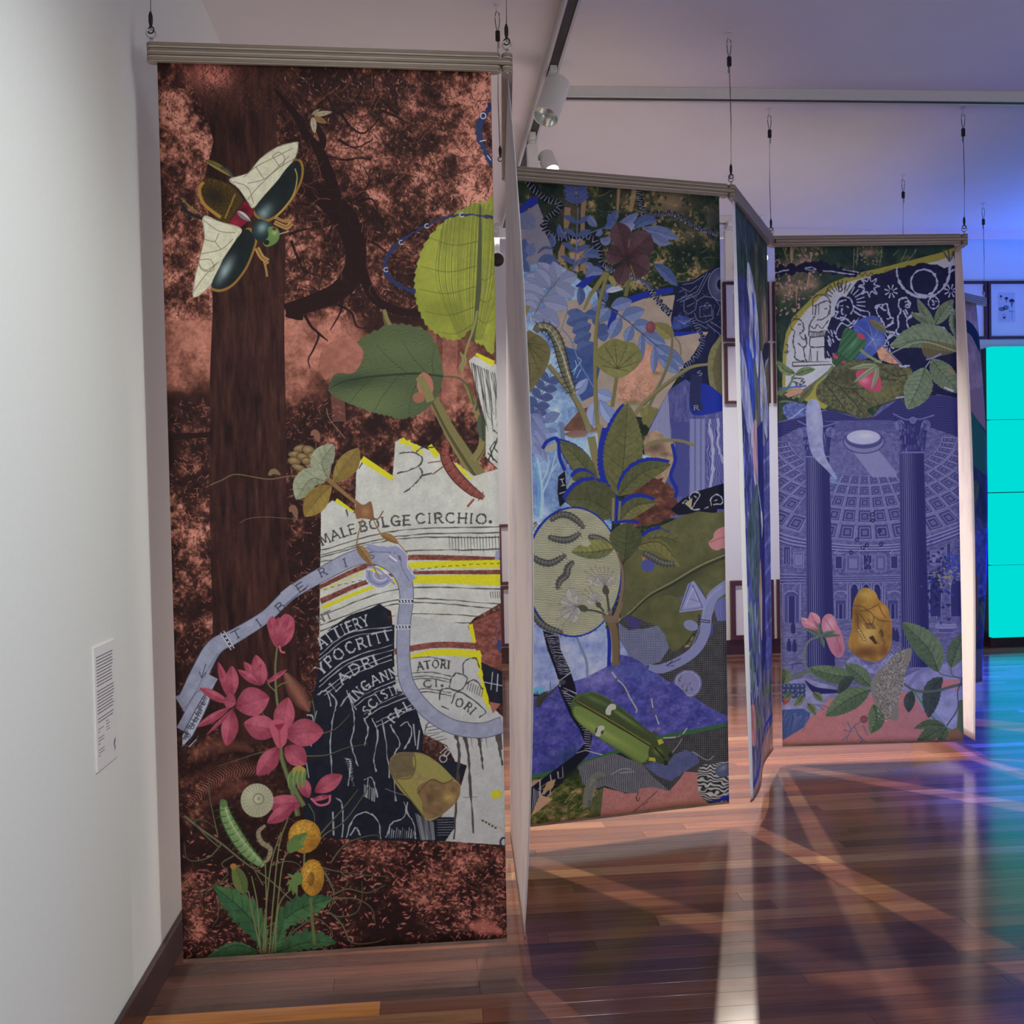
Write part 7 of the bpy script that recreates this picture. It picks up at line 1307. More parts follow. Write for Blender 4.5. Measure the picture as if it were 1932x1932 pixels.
        for k in range(34):
            x, y = cx_ + r.uniform(-.8, .8) * w_, r.uniform(y0 + 60, y1 - 10); P.leaf([(x, y + 20), (x + r.uniform(-6, 6), y), (x + r.uniform(-14, 14), y - 22)], 12, 12, (66, 66, 118) if r.rand() < .5 else (88, 88, 136), (46, 46, 96), 0, 0, (30, 30, 76), 0)
        P.line([(cx_ - w_ * .8, y1), (cx_ + w_ * .8, y1)], 12, (98, 98, 144), .9, 0)
    capital(1125, 1350, 1610, 112); capital(430, 1400, 1640, 110)
    P.fill([(355, 1260), (400, 1225), (445, 1260), (470, 1400), (470, 1520), (490, 1640), (560, 1770), (560, 1800), (480, 1720), (400, 1640), (370, 1550), (350, 1400)], (122, 126, 158), 1, 5); P.grain(8, .3, 4); P.soft((420, 1350), 40, 120, (150, 152, 176), .7, 0, True)
    rose_leaf(P, [(1215, 1000), (1160, 1150), (1085, 1300)], 104, 100, ga, gb, 16)
    P.view(1430, 930, 3.848)
    for k in range(26): x, y = r.uniform(735, 830), r.uniform(360, 520); P.line([(x, y), (x + r.uniform(-14, 14), y + r.uniform(6, 30))], 5, (144, 142, 170), .75, 0, 1)
    for c in ((830, 135), (830, 180), (880, 255), (718, 320), (790, 360), (893, 352), (760, 378), (675, 412)): P.ring(c, 12, 12, 6, (26, 28, 62), 0, 1)
    P.line([(770, 160), (810, 140), (830, 180)], 4, (40, 40, 80), .8)
    for k in range(90):
        x, y = 1290 + r.randn() * 45 + 40 * r.rand(), 620 + r.randn() * 110; P.ell((x, y), 14, 9, (30, 34, 76) if r.rand() < .7 else (46, 56, 120), r.uniform(0, 180), .85, 9)
    for k in range(70): x, y = 1420 + r.randn() * 34, 520 + r.randn() * 60; P.ell((x, y), 13, 10, (52, 64, 140), r.uniform(0, 180), .8, 9)
    for k in range(24): x, y = 1400 + r.randn() * 50, 590 + r.randn() * 30; P.line([(x - 14, y), (x + 14, y + 6)], 6, (140, 128, 92), .8, 0); P.line([(x, y - 12), (x + 4, y + 14)], 6, (140, 128, 92), .8, 0)
    # golden stone with a drawn head
    P.fill([(690, 790), (730, 700), (780, 670), (850, 700), (880, 760), (940, 810), (960, 880), (975, 960), (970, 1090), (930, 1170), (860, 1215), (760, 1195), (680, 1140), (655, 1080), (680, 960)], (140, 106, 50), 1, 5); L = P.last; P.grain(16, .6, 5)
    for c, rx, ry, cl, al in (((780, 720), 70, 40, (178, 146, 74), .8), ((720, 900), 34, 120, (92, 62, 36), .85), ((900, 850), 60, 60, (166, 124, 62), .8), ((800, 1020), 80, 120, (178, 148, 86), .8), ((780, 1140), 110, 50, (96, 60, 38), .9), ((920, 1130), 40, 60, (96, 62, 40), .8), ((950, 960), 26, 60, (130, 92, 48), .8), ((690, 1060), 26, 50, (150, 104, 52), .7)): P.last = L; P.soft(c, rx, ry, cl, al, 0, True)
    for q in ([(690, 800), (760, 810), (800, 830), (880, 790)], [(740, 840), (800, 840), (840, 880), (830, 930), (790, 930), (740, 860)], [(720, 860), (730, 960), (770, 1050)], [(800, 900), (830, 960)], [(880, 800), (900, 850), (930, 890)], [(840, 880), (890, 910), (960, 920)]): P.line(q, 7, (84, 58, 34), .8)
    for k in range(10): P.line([(770 + k * 7, 930), (790 + k * 7 + r.uniform(-8, 8), 975)], 5, (70, 50, 32), .75, 0)
    P.fill([(805, 1035), (835, 1020), (870, 1080), (850, 1085)], (66, 46, 34)); P.fill([(885, 980), (900, 975), (915, 1030), (905, 1035)], (76, 54, 36)); P.line([(880, 990), (900, 1040), (920, 1080), (905, 1100)], 6, (92, 62, 38), .9); P.line([(870, 1060), (880, 1090)], 5, (84, 58, 36), .8)
    for k in range(5): P.ell((735 + k * 9, 985 + k * 16), 15, 10, (176, 150, 96), 30); P.ring((735 + k * 9, 985 + k * 16), 15, 10, 4, (96, 70, 42), 30)
    # foot of the print: pink ground, drapery, foliage
    P.fill([(60, 1400), (330, 1330), (560, 1400), (600, 1480), (480, 1560), (540, 1500), (830, 1440), (1000, 1440), (1060, 1330), (1200, 1260), (1490, 1200), (1490, 1830), (60, 1840)], (118, 118, 152), 1, 0, .8); P.grain(12, .3, 4)
    pk2 = lambda x, y: tone_map(.5 + .5 * (fbm(*x.shape, 10 * s, 4, 25) - .5), [(0, (142, 92, 96)), (1, (172, 116, 116))])
    P.fill([(150, 1760), (330, 1640), (420, 1600), (520, 1480), (700, 1500), (830, 1450), (1040, 1430), (1140, 1460), (1180, 1540), (1260, 1640), (1360, 1740), (1490, 1790), (1490, 1860), (150, 1880)], pk2, 1, 0, .8); P.soft((300, 1830), 180, 30, (140, 112, 88), .7); P.soft((1430, 1790), 90, 50, (124, 92, 66), .8); P.soft((1000, 1830), 300, 24, (130, 96, 80), .5)
    P.fill([(1330, 1350), (1460, 1345), (1450, 1400), (1340, 1430)], (168, 104, 104)); P.fill([(1430, 1420), (1460, 1400), (1450, 1490), (1440, 1490)], (160, 104, 100))
    P.fill([(1280, 1500), (1480, 1420), (1490, 1740), (1380, 1700), (1290, 1590)], (128, 132, 158), 1, 0, .6); P.grain(14, .3, 4); P.line([(1140, 1440), (1240, 1590), (1340, 1690), (1480, 1750)], 16, (72, 116, 78), .9); P.fill([(1460, 1500), (1500, 1490), (1500, 1760), (1440, 1740)], (76, 92, 62)); P.fill([(1360, 1740), (1440, 1700), (1500, 1760), (1500, 1820), (1400, 1800)], (116, 88, 62))
    P.fill([(640, 1220), (700, 1170), (800, 1240), (900, 1210), (960, 1150), (1000, 1200), (900, 1300), (640, 1270)], (112, 112, 150), 1, 4); P.grain(5, .5, 4); P.fill([(340, 1350), (420, 1400), (560, 1420), (600, 1440), (480, 1450), (400, 1440)], (36, 36, 80), 1, 4); P.line([(1090, 1400), (1180, 1290), (1260, 1260)], 30, (96, 104, 140), .8)
    # blue tasselled bundle and berries
    P.fill([(60, 1600), (170, 1570), (330, 1560), (380, 1600), (330, 1700), (170, 1800), (60, 1830)], (66, 84, 128), 1, 0, .8); P.hatch(16, (40, 54, 98), .6, -18, .45, .8)
    for k in range(40): x = r.uniform(200, 390); y = r.uniform(1560, 1640); P.line([(x, y), (x - r.uniform(10, 60), y + r.uniform(60, 150))], 5, (88, 100, 140) if r.rand() < .6 else (48, 58, 100), .8, 0, 1)
    for k in range(16): x, y = 190 + (k % 5) * 34 + r.uniform(-6, 6), 1395 + (k // 5) * 34; P.ell((x, y), 20, 20, (52, 62, 96)); P.soft((x - 5, y - 6), 10, 10, (118, 128, 156), .8, 0, True); P.ring((x, y), 20, 20, 3, (34, 40, 70))
    P.fill([(180, 1530), (210, 1470), (240, 1480), (215, 1520)], (140, 66, 66), 1, 4)
    for b, e in (((240, 1440), (190, 1490)), ((330, 1460), (265, 1540)), ((400, 1440), (470, 1510)), ((360, 1520), (420, 1610))): rose_leaf(P, [b, ((b[0] + e[0]) / 2 + 8, (b[1] + e[1]) / 2), e], 26, 28, (106, 116, 84), (92, 104, 74), 7, .2)
    # rose stems and leaves
    gd, ge = (74, 92, 70), (96, 112, 84)
    P.line([(440, 1030), (370, 1060), (335, 1150), (345, 1240), (400, 1310), (470, 1340)], 14, (92, 104, 92)); P.line([(120, 1390), (260, 1320), (390, 1280)], 20, (84, 98, 72))
    rose_leaf(P, [(180, 1380), (200, 1310), (180, 1260)], 44, 44, gd, ge, 8)
    for m_, wl, wr in (([(700, 1330), (540, 1310), (370, 1260)], 62, 66), ([(820, 1400), (740, 1320), (630, 1225)], 52, 66), ([(815, 1420), (660, 1490), (490, 1615)], 86, 74), ([(1310, 1290), (1240, 1120), (1050, 925)], 94, 100), ([(1400, 1260), (1440, 1140), (1495, 1000)], 66, 60), ([(840, 1530), (860, 1640), (820, 1745)], 62, 60)): rose_leaf(P, m_, wl, wr, gd, ge)
    for m_, wl, wr in (([(1340, 1330), (1270, 1420), (1240, 1630)], 66, 66), ([(1120, 1430), (1100, 1500), (1095, 1590)], 44, 40), ([(700, 1330), (640, 1360), (580, 1450)], 40, 36)): rose_leaf(P, m_, wl, wr, (52, 62, 60), (60, 72, 66), 10)
    for m_, wl, wr in (([(1360, 1690), (1280, 1740), (1150, 1825)], 44, 60), ([(1360, 1690), (1250, 1680), (1135, 1710)], 30, 40), ([(1370, 1700), (1340, 1760), (1330, 1820)], 40, 40)): rose_leaf(P, m_, wl, wr, (84, 98, 68), (72, 86, 62), 10, .2)
    P.line([(1060, 1380), (1150, 1430), (1290, 1430), (1400, 1400), (1490, 1380)], [16, 20, 20, 22, 22], (76, 84, 78)); P.line([(1310, 1280), (1340, 1310), (1490, 1340)], 9, (82, 90, 84)); P.line([(1400, 1250), (1410, 1310), (1480, 1340)], 8, (82, 90, 84)); P.line([(1490, 1320), (1450, 1440), (1450, 1560), (1370, 1690)], 8, (60, 64, 68))
    for a, b, w_ in (((440, 1000), (310, 890), 40), ((440, 960), (380, 850), 46), ((430, 980), (330, 930), 34)): orchid_petal(P, a, b, w_, (164, 108, 120), (186, 140, 148))
    P.fill([(470, 890), (510, 860), (550, 880), (580, 950), (610, 1010), (630, 1110), (610, 1170), (580, 1185), (530, 1140), (490, 1040), (460, 960)], (160, 104, 118), 1, 5); P.soft((520, 940), 40, 60, (192, 146, 156), .8, 20, True); P.soft((590, 1120), 26, 50, (136, 80, 98), .7, 0, True); P.line([(490, 900), (560, 1020), (610, 1150)], 5, (116, 70, 88), .8); P.line([(600, 1000), (560, 1100), (580, 1170)], 4, (116, 70, 88), .7)
    for b in ((330, 965), (600, 1020), (440, 930), (480, 1110), (560, 990)): P.leaf([(450, 1030), ((450 + b[0]) / 2, (1030 + b[1]) / 2 - 8), b], 15, 15, (84, 100, 84), (64, 80, 70), 0, 0, None, 0)
    # pale flower spike
    P.fill([(820, 1380), (850, 1310), (940, 1220), (1030, 1140), (1110, 1115), (1115, 1180), (1070, 1300), (1045, 1420), (1020, 1520), (1020, 1640), (960, 1640), (880, 1560), (830, 1470)], (112, 108, 100), 1, 4, 1.0)
    L = P.last
    for k in range(1300):
        x, y = r.uniform(820, 1115), r.uniform(1115, 1650); 
        cxm = 965 + (1380 - y) * .22; 
        if abs(x - cxm) > 108 * (1 - abs(y - 1380) / 420.): continue
        a = r.uniform(0, 6.3); P.line([(x, y), (x + 12 * math.cos(a), y + 12 * math.sin(a))], 5, (160, 156, 142) if r.rand() < .62 else (58, 56, 54), .85, 0, 2)
    P.ell((770, 1640), 22, 20, (140, 62, 66)); P.ring((770, 1640), 24, 24, 7, (62, 70, 70))
    for q in ([(640, 1800), (690, 1700), (760, 1650)], [(620, 1720), (680, 1730)], [(700, 1690), (740, 1770), (800, 1820)], [(650, 1760), (610, 1800)], [(760, 1680), (800, 1760)], [(720, 1740), (760, 1790), (740, 1815)], [(680, 1720), (650, 1660)], [(400, 1530), (480, 1540), (560, 1590)], [(430, 1530), (480, 1570)]): P.line(q, 8, (88, 90, 112), .9)
    P.a *= (1 + .08 * (fbm(P.h, P.w, 2 * s, 2, 79) - .5))[..., None]
    return P

def art_column():
    """print of the slanted banner: blue engraving with a pale bloom, olive stems and a dark column"""
    P = Print(560, 1700, ((0, 0), (100, 0), (100, 280), (0, 280)), (50, 56, 104)); s = P.s; r = P.r
    eng = lambda x, y: tone_map(.5 + 1.1 * (fbm(*x.shape, 5 * s, 4, 31, 1.6, .7) - .5), [(0, (30, 32, 76)), (1, (84, 86, 136))])
    P.fill([(-5, -5), (105, -5), (105, 285), (-5, 285)], eng)
    fo = lambda x, y: tone_map(.5 + 1.3 * (fbm(*x.shape, 9 * s, 5, 32, 1, .7) - .5), [(0, (22, 40, 44)), (.6, (40, 58, 50)), (.85, (88, 84, 60)), (1, (150, 112, 92))])
    P.fill([(-2, -2), (102, -2), (102, 92), (84, 88), (62, 66), (40, 38), (18, 30), (-2, 40)], fo, 1, 0, 1); P.soft((86, 50), 12, 26, (160, 118, 98), .8); P.soft((60, 22), 8, 12, (120, 96, 70), .5)
    P.line([(104, 58), (84, 62), (78, 82), (86, 104), (100, 120)], 9, (18, 20, 48)); P.line([(100, 62), (88, 68)], 1.5, (140, 142, 170), .9)
    pb = (138, 140, 172); S = lambda q: [(x, y * .66 - 4) for x, y in q]
    P.fill(S([(34, 40), (46, 46), (60, 66), (66, 92), (62, 116), (54, 124), (48, 108), (36, 112), (30, 96), (36, 74), (30, 58)]), pb, 1, 4); P.grain(3, .3, 4)
    for o in ([(44, 60), (52, 66), (48, 86), (54, 100), (46, 112), (42, 96), (46, 80)], [(20, 100), (40, 112), (46, 130), (36, 152), (26, 138)]): P.fill(S(o), (44, 66, 156), 1, 4)
    P.fill(S([(2, 106), (18, 118), (34, 160), (40, 190), (36, 210), (20, 176), (4, 140)]), pb, 1, 3); P.hatch(2.4, (78, 82, 128), .6, 70, .4, 1)
    P.fill(S([(70, 100), (84, 112), (96, 140), (92, 168), (78, 160), (66, 150)]), (130, 132, 162), 1, 4); P.grain(4, .4, 4); P.line(S([(72, 104), (80, 120), (76, 132), (84, 138)]), 3, (142, 128, 72))
    P.line(S([(46, 114), (52, 140), (50, 180), (46, 200)]), [8, 16, 14, 8], (78, 82, 66), 1, 6); P.line(S([(72, 150), (76, 180), (68, 205)]), 9, (112, 124, 110), .95); P.line(S([(40, 170), (44, 196), (36, 212)]), 5, (120, 92, 76), .9)
    for k in range(110): x, y = r.uniform(0, 100), r.uniform(96, 150); P.line([(x, y), (x + r.uniform(-3, 3), y + r.uniform(5, 14))], 1.3, (120, 126, 160) if r.rand() < .5 else (24, 30, 70), .8, 0)
    P.fill([(74, 112), (102, 106), (102, 226), (76, 226)], (72, 76, 128), 1, 0, .6); P.hatch(4, (46, 48, 98), .6, 88, .45, 1.0); P.grain(6, .5, 5, True, .4)
    for k in range(7): P.line([(76, 120 + k * 15), (102, 116 + k * 15)], 2, (106, 108, 154), .7, 0)
    P.fill([(48, 104), (74, 98), (78, 226), (54, 232)], (26, 28, 84), 1, 0, .6)
    P.fill([(30, 106), (46, 100), (48, 124), (44, 134), (32, 124)], (156, 120, 126), 1, 4); P.line([(42, 128), (56, 140), (66, 150)], 2.4, (128, 132, 112)); P.leaf([(60, 146), (66, 152), (64, 160)], 4, 4, (140, 140, 128))
    P.fill([(10, 150), (46, 132), (48, 176), (30, 190), (14, 180)], (56, 70, 74), 1, 4); P.grain(4, .5, 4); P.fill([(44, 186), (54, 170), (62, 188), (60, 212), (50, 206)], (142, 116, 96), 1, 4)
    for k in range(30): x, y = r.uniform(4, 50), r.uniform(180, 236); P.leaf([(x, y), (x + r.uniform(-5, 5), y + 6), (x + r.uniform(-6, 6), y + 13)], 3, 3, (72, 92, 80) if r.rand() < .6 else (112, 118, 128), None, 0, 0, None, 0)
    P.fill([(-2, 236), (104, 232), (104, 282), (-2, 282)], lambda x, y: tone_map(.5 + 1.2 * (fbm(*x.shape, 4 * s, 4, 33, 3, .7) - .5), [(0, (28, 30, 54)), (1, (122, 118, 130))]), .92)
    for k in range(40): x = r.uniform(2, 98); y = r.uniform(226, 262); P.line([(x, y), (x + r.uniform(-4, 4), y + r.uniform(6, 16))], 1.6, (24, 26, 62) if r.rand() < .6 else (132, 128, 140), .85, 0, .5)
    P.line([(0, 244), (40, 250), (70, 242), (104, 246)], 5, (70, 86, 66)); P.line([(20, 238), (44, 262), (52, 280)], 3, (80, 92, 70)); P.fill([(4, 236), (16, 240), (14, 256), (4, 252)], (150, 98, 92), 1, 3)
    P.line([(-2, 274), (14, 272), (34, 267), (52, 270), (72, 262), (104, 260)], 2.4, (36, 40, 130)); P.fill([(-2, 277), (40, 271), (104, 264), (104, 284), (-2, 284)], (140, 108, 104))
    P.a *= np.clip(1 + .9 * (fbm(P.h, P.w, 3.2 * s, 3, 88, 3.5, .75) - .5) + .5 * (fbm(P.h, P.w, 12 * s, 3, 89, 1.5) - .5), .4, 1.5)[..., None]
    P.fill([(-2, -2), (4.6, -2), (4.6, 284), (-2, 284)], (192, 182, 182))
    return P
def art_leafy():
    """print of the farthest banner"""
    P = Print(420, 1300, ((0, 0), (100, 0), (100, 280), (0, 280)), (48, 54, 78)); s = P.s; r = P.r
    P.fill([(-5, -5), (105, -5), (105, 285), (-5, 285)], lambda x, y: tone_map(.5 + 1.2 * (fbm(*x.shape, 9 * s, 5, 41, 1.4, .7) - .5), [(0, (24, 28, 62)), (.6, (54, 62, 88)), (1, (112, 104, 120))]))
    P.fill([(-2, -2), (104, -2), (104, 60), (80, 70), (40, 40), (-2, 50)], (150, 118, 112)); P.grain(8, .5, 5); P.line([(-2, 34), (40, 22), (84, 18), (104, 34)], 9, (18, 20, 50)); P.fill([(70, 66), (104, 60), (104, 96), (80, 80)], (150, 112, 110)); P.fill([(60, 70), (86, 84), (104, 104), (104, 128), (70, 110)], (40, 92, 74), 1, 3)
    for k in range(30): x, y = r.uniform(5, 95), r.uniform(110, 275); P.leaf([(x, y), (x + r.uniform(-10, 10), y + 10), (x + r.uniform(-14, 14), y + 22)], 6, 6, (74, 90, 72) if r.rand() < .5 else (72, 78, 118), None, 0, 0, (40, 50, 50), 3)
    P.fill([(70, 170), (104, 165), (104, 215), (72, 220)], (64, 70, 128)); P.grain(4, .8, 4); P.line([(84, 200), (88, 284)], 6, (92, 66, 50)); P.fill([(60, 262), (104, 256), (104, 284), (60, 284)], (86, 82, 80), 1, 3)
    return P
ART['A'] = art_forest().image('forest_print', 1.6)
ART['C'] = art_garden().image('garden_print', 1.9)
ART['D'] = art_column().image('column_print', 2.3)
ART['E'] = art_dome().image('dome_print', 2.0)
ART['B'] = ART['D']
ART['G'] = art_leafy().image('leafy_print', 1.6)
LABELS = [
    'largest nearest cloth banner with red forest, tall tree trunk and winged beetle print',
    'cloth banner seen from its white back, between the forest banner and the blue flower banner',
    'middle cloth banner with blue leaves, caterpillars on an oval and green beetle print',
    'slanted cloth banner seen nearly edge-on between the beetle and dome banners',
    'cloth banner with coffered dome, yellow rock and moonlit figures print',
    'narrow white back of the cloth banner at the right end of the dome banner',
    'farthest cloth banner, a dark sliver of print beside the cyan video wall',
]
def xy(*p): return p
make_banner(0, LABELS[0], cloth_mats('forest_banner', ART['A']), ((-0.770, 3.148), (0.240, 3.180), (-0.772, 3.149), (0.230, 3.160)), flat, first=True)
make_banner(1, LABELS[1], cloth_mats('meadow_banner', ART['B']), ((0.296, 3.215), (0.368, 4.195), (0.289, 3.165), (0.328, 4.157)), shape_b)
make_banner(2, LABELS[2], cloth_mats('caterpillar_banner', ART['C']), ((0.400, 4.252), (1.353, 4.460), (0.375, 4.250), (1.350, 4.447)), flat)
make_banner(3, LABELS[3], cloth_mats('column_banner', ART['D']), ((1.432, 4.505), (1.870, 5.310), (1.451, 4.437), (1.868, 5.351)), shape_d, nu=66)
make_banner(4, LABELS[4], cloth_mats('dome_banner', ART['E']), ((1.934, 5.372), (2.930, 5.323), (1.947, 5.400), (2.962, 5.340)), flat)
make_banner(5, LABELS[5], cloth_mats('vine_banner', ART['B']), ((2.990, 5.360), (3.180, 6.360), (3.036, 5.352), (3.170, 6.360)), lambda u, v: (0.03 * math.sin(math.pi * v) * (1 - u) ** 2, 0))
make_banner(6, LABELS[6], cloth_mats('leaf_banner', ART['G']), ((3.250, 6.480), (4.030, 7.030), (3.250, 6.480), (4.021, 6.985)), lambda u, v: (0.03 * math.sin(math.pi * v) * u, 0.07 * math.sin(math.pi * min(1, v * 1.1)) * u), last=True)

# ------------------------------------------------------------------ suspension cables
def cable(x, y, zb, label, side=1):
    t = thing('suspension_cable', label, 'cable', (x, y, zb), 0, 'wires holding the banner rails')
    top = ZC - zb
    bm = bmesh.new(); tube(bm, [(0, 0, 0), (0.004 * side, 0, (top - 0.15) * 0.5), (0, 0, top - 0.145)], 0.0017, 6); obj('wire', bm, M_wire, t, True)
    bm = bmesh.new(); lathe(bm, [(0, -0.002), (0.004, 0.0), (0.0065, 0.012), (0.0065, 0.03), (0.003, 0.042), (0, 0.044)], 10, Matrix.Translation((0, 0, 0.012))); obj('lower_sleeve', bm, M_black, t, True)
    bm = bmesh.new(); torus(bm, (0, 0, 0.0), 0.010, 0.0022, (0.4, 1, 0), 14, 6); obj('lower_loop', bm, M_wire, t, True)
    bm = bmesh.new(); box(bm, -0.0095, 0.0095, -0.006, 0.006, top - 0.155, top - 0.112)
    bmesh.ops.bevel(bm, geom=bm.edges[:], offset=0.002, segments=2, affect='EDGES'); obj('crimp_sleeve', bm, M_black, t)
    bm = bmesh.new(); pts = []
    for k in range(15):
        a = -math.pi * 0.5 + 2 * math.pi * k / 14
        wd = 0.0125 * (0.45 + 0.55 * (math.sin(a) * 0.5 + 0.5))
        pts.append((math.cos(a) * wd, 0, top - 0.072 + math.sin(a) * 0.042))
    tube(bm, pts, 0.0017, 6); obj('top_loop', bm, M_wire, t, True)
    bm = bmesh.new(); tube(bm, [(-0.004 * side, 0, top - 0.15), (-0.005 * side, 0, top - 0.185)], 0.0016, 6); obj('wire_tail', bm, M_wire, t, True)
    bm = bmesh.new(); tube(bm, [(0.006, 0, top - 0.036), (0.0, 0, top - 0.031), (-0.006, 0, top - 0.024), (0, 0, top - 0.012), (0, 0, top - 0.002)], 0.003, 8)
    lathe(bm, [(0, 0), (0.016, 0), (0.014, -0.004), (0, -0.004)], 16, Matrix.Translation((0, 0, top))); obj('ceiling_hook', bm, M_clear, t, True)
    return t
ZE = ZT + RH + 0.040
for (x, y), lab, sd in (((-0.786, 3.150), 'wire at the left end of the forest banner rail, by the white wall', 1),
                    ((HINGE[1][0], HINGE[1][1]), 'wire on the eye bolt where the forest banner rail meets the next rail', 1),
                    ((HINGE[2][0] - 0.02, HINGE[2][1] + 0.03), 'wire with black crimp seen just above the right end of the forest banner rail', -1),
                    ((HINGE[3][0], HINGE[3][1]), 'tall wire above the right end of the middle blue flower banner', 1),
                    ((HINGE[4][0], HINGE[4][1]), 'wire above the left corner of the dome banner', -1),
                    ((HINGE[5][0], HINGE[5][1]), 'wire above the right end of the dome banner rail', 1),
                    ((HINGE[6][0], HINGE[6][1]), 'short wire dropping behind the dome banner rail', -1),
                    ((HINGE[7][0], HINGE[7][1]), 'wire at the farthest rail end, in front of the blue wall', 1)):
    cable(x, y, ZE, lab, sd)

# ------------------------------------------------------------------ lighting tracks and lamps
def track(name, label, a, b, ):
    a, b = Vector(a), Vector(b); d = b - a; ang = math.atan2(d.y, d.x); ln = d.length
    t = thing('lighting_track', label, 'lighting track', (a.x, a.y, ZC - 0.001), ang)
    bm = bmesh.new()
    for o in ((-0.034, -0.022), (0.022, 0.034)): box(bm, 0, ln, o[0], o[1], -0.052, 0)
    box(bm, 0, ln, -0.022, 0.022, -0.014, 0); box(bm, 0, 0.004, -0.034, 0.034, -0.052, 0)
    obj('track_body', bm, M_track, t)
    obj('track_slot', bbox(0.004, ln, -0.022, 0.022, -0.046, -0.014), M_slot, t)
    return t
track('t', 'white ceiling track running away beside the row of lamps', (0.655, 0.3, 0), (0.655, 7.6, 0))
track('t', 'white ceiling track running across the room to the right', (0.692, 5.135, 0), (7.5, 5.10, 0))

def lamp(x, y, label, aim, length=0.20, rad=0.062, drop=0.16, mat_in=None, arm=True, yaw=0.0, hx=0.0, z0=None):
    """track lamp: adapter in the track, stem, cylindrical head with trim ring, reflector and lens"""
    z0 = ZC - 0.052 if z0 is None else z0
    t = thing('track_spotlight', label, 'spotlight', (x, y, z0), 0, 'spotlights on the ceiling tracks')
    obj('track_adapter', bbox(-0.016, 0.016, -0.055, 0.055, -0.03, 0.004, 0.003), M_lamp, t)
    bm = bmesh.new(); lathe(bm, [(0, -0.03), (0.020, -0.03), (0.020, -0.045), (0.015, -0.047), (0.015, -0.055), (0.019, -0.057), (0.019, -drop + 0.02), (0, -drop + 0.02)], 16); obj('stem', bm, M_lamp, t, True)
    c = Vector((hx, 0, -drop)); dr = (Vector(aim) - (Vector((x, y, z0)) + c)).normalized()
    q = dr.to_track_quat('Z', 'Y').to_matrix().to_4x4(); M = Matrix.Translation(c) @ q
    bm = bmesh.new(); L0 = -length * 0.42; L1 = length * 0.58
    lathe(bm, [(0, L0), (rad * 0.90, L0), (rad, L0 + 0.006), (rad, L1 - 0.052), (rad - 0.002, L1 - 0.051), (rad - 0.002, L1 - 0.049), (rad, L1 - 0.048), (rad, L1), (rad - 0.004, L1), (rad - 0.005, L1 - 0.003), (rad - 0.005, L1 - 0.002)], 32, M)
    hs = obj('lamp_housing', bm, M_lamp, t, True); hs.modifiers.new('e', 'EDGE_SPLIT').split_angle = math.radians(40)
    bm = bmesh.new(); lathe(bm, [(rad - 0.005, L1 - 0.002), (rad * 0.80, L1 - rad * 0.5), (rad * 0.70, L1 - rad * 0.7)], 32, M); obj('reflector', bm, M_reflector, hs, True)
    bm = bmesh.new(); lathe(bm, [(rad * 0.72, L1 - rad * 0.7), (rad * 0.5, L1 - rad * 0.62), (0, L1 - rad * 0.58)], 24, M); obj('lens', bm, mat_in or M_reflector, hs, True)
    if hx:
        bm = bmesh.new(); box(bm, -0.030, 0.030, -0.022, 0.022, -drop - 0.10, -0.05); bmesh.ops.bevel(bm, geom=bm.edges[:], offset=0.004, segments=2, affect='EDGES'); obj('driver_box', bm, M_lamp, t)
        bm = bmesh.new(); tube(bm, [(0.0, 0, -drop), (hx - rad * 0.9, 0, -drop)], 0.010, 10); obj('pivot', bm, M_steel, t)
    return t
lamp(0.655, 4.80, 'nearest white track spotlight, its open mouth turned down to the left', (0.02, 4.12, 1.70), 0.22, 0.062, 0.125, M_reflector)
lamp(0.650, 5.66, 'second white track spotlight, lit and half hidden by the middle banner rail', (1.05, 5.0, 2.2), 0.125, 0.046, 0.145, M_on, hx=0.088)
track('t', 'short ceiling track seen far back between two banners', (2.18, 7.45, 0), (2.36, 7.45, 0))
lamp(2.215, 7.45, 'far spotlight nearest the middle banner edge, in the first gap', (1.9, 6.0, 2.0), 0.09, 0.036, 0.30, M_on)
lamp(2.325, 7.45, 'far spotlight with square driver box in the first gap between banners', (2.5, 6.0, 2.0), 0.09, 0.036, 0.32, M_on, hx=0.06)
lamp(2.575, 7.45, 'far spotlight glowing in the narrow gap left of the dome banner', (2.6, 6.0, 1.9), 0.11, 0.042, 0.28, M_on, z0=ZC)
lamp(0.60, 7.70, 'far dark-mouthed spotlight glimpsed between the first two banners', (0.3, 4.2, 2.4), 0.12, 0.055, 0.26, M_black, z0=ZC)

# ------------------------------------------------------------------ wall text panel
t = thing('wall_text_panel', 'small white text panel with grey lines of print on the left wall', 'sign', (WX, 2.77, 0.973), 0)
PW, PH = 0.178, 0.325
pb_ = obj('panel_board', bbox(0.0, 0.005, -PW / 2, PW / 2, -PH / 2, PH / 2, 0.0008), plain('white_panel', (0.80, 0.77, 0.77), 0.6, 0.2, var=0.01), t)
M_ink = plain('grey_ink', (0.12, 0.11, 0.12), 0.7, 0.1)
tx = bmesh.new(); rl = random.Random(3)
def line(z, y0, y1, hh=0.0026):
    y = y0
    while y < y1 - 0.002:
        l = min(rl.uniform(0.004, 0.014), y1 - y); box(tx, 0.0048, 0.0053, y, y + l, z - hh / 2, z + hh / 2); y += l + 0.0018
zz = PH / 2 - 0.028
for n, par in enumerate((10, 8, 2)):
    for k in range(par):
        line(zz, -PW / 2 + 0.016, PW / 2 - (0.018 + rl.uniform(0, 0.016) if k < par - 1 else 0.035)); zz -= 0.0083
    zz -= 0.006
za = zz - 0.004
for k in (0, 1, 3, 4, 5, 7, 8, 9): line(za - k * 0.0078, -PW / 2 + 0.016, -PW / 2 + (0.062 if k not in (1, 5, 9) else 0.03), 0.002)
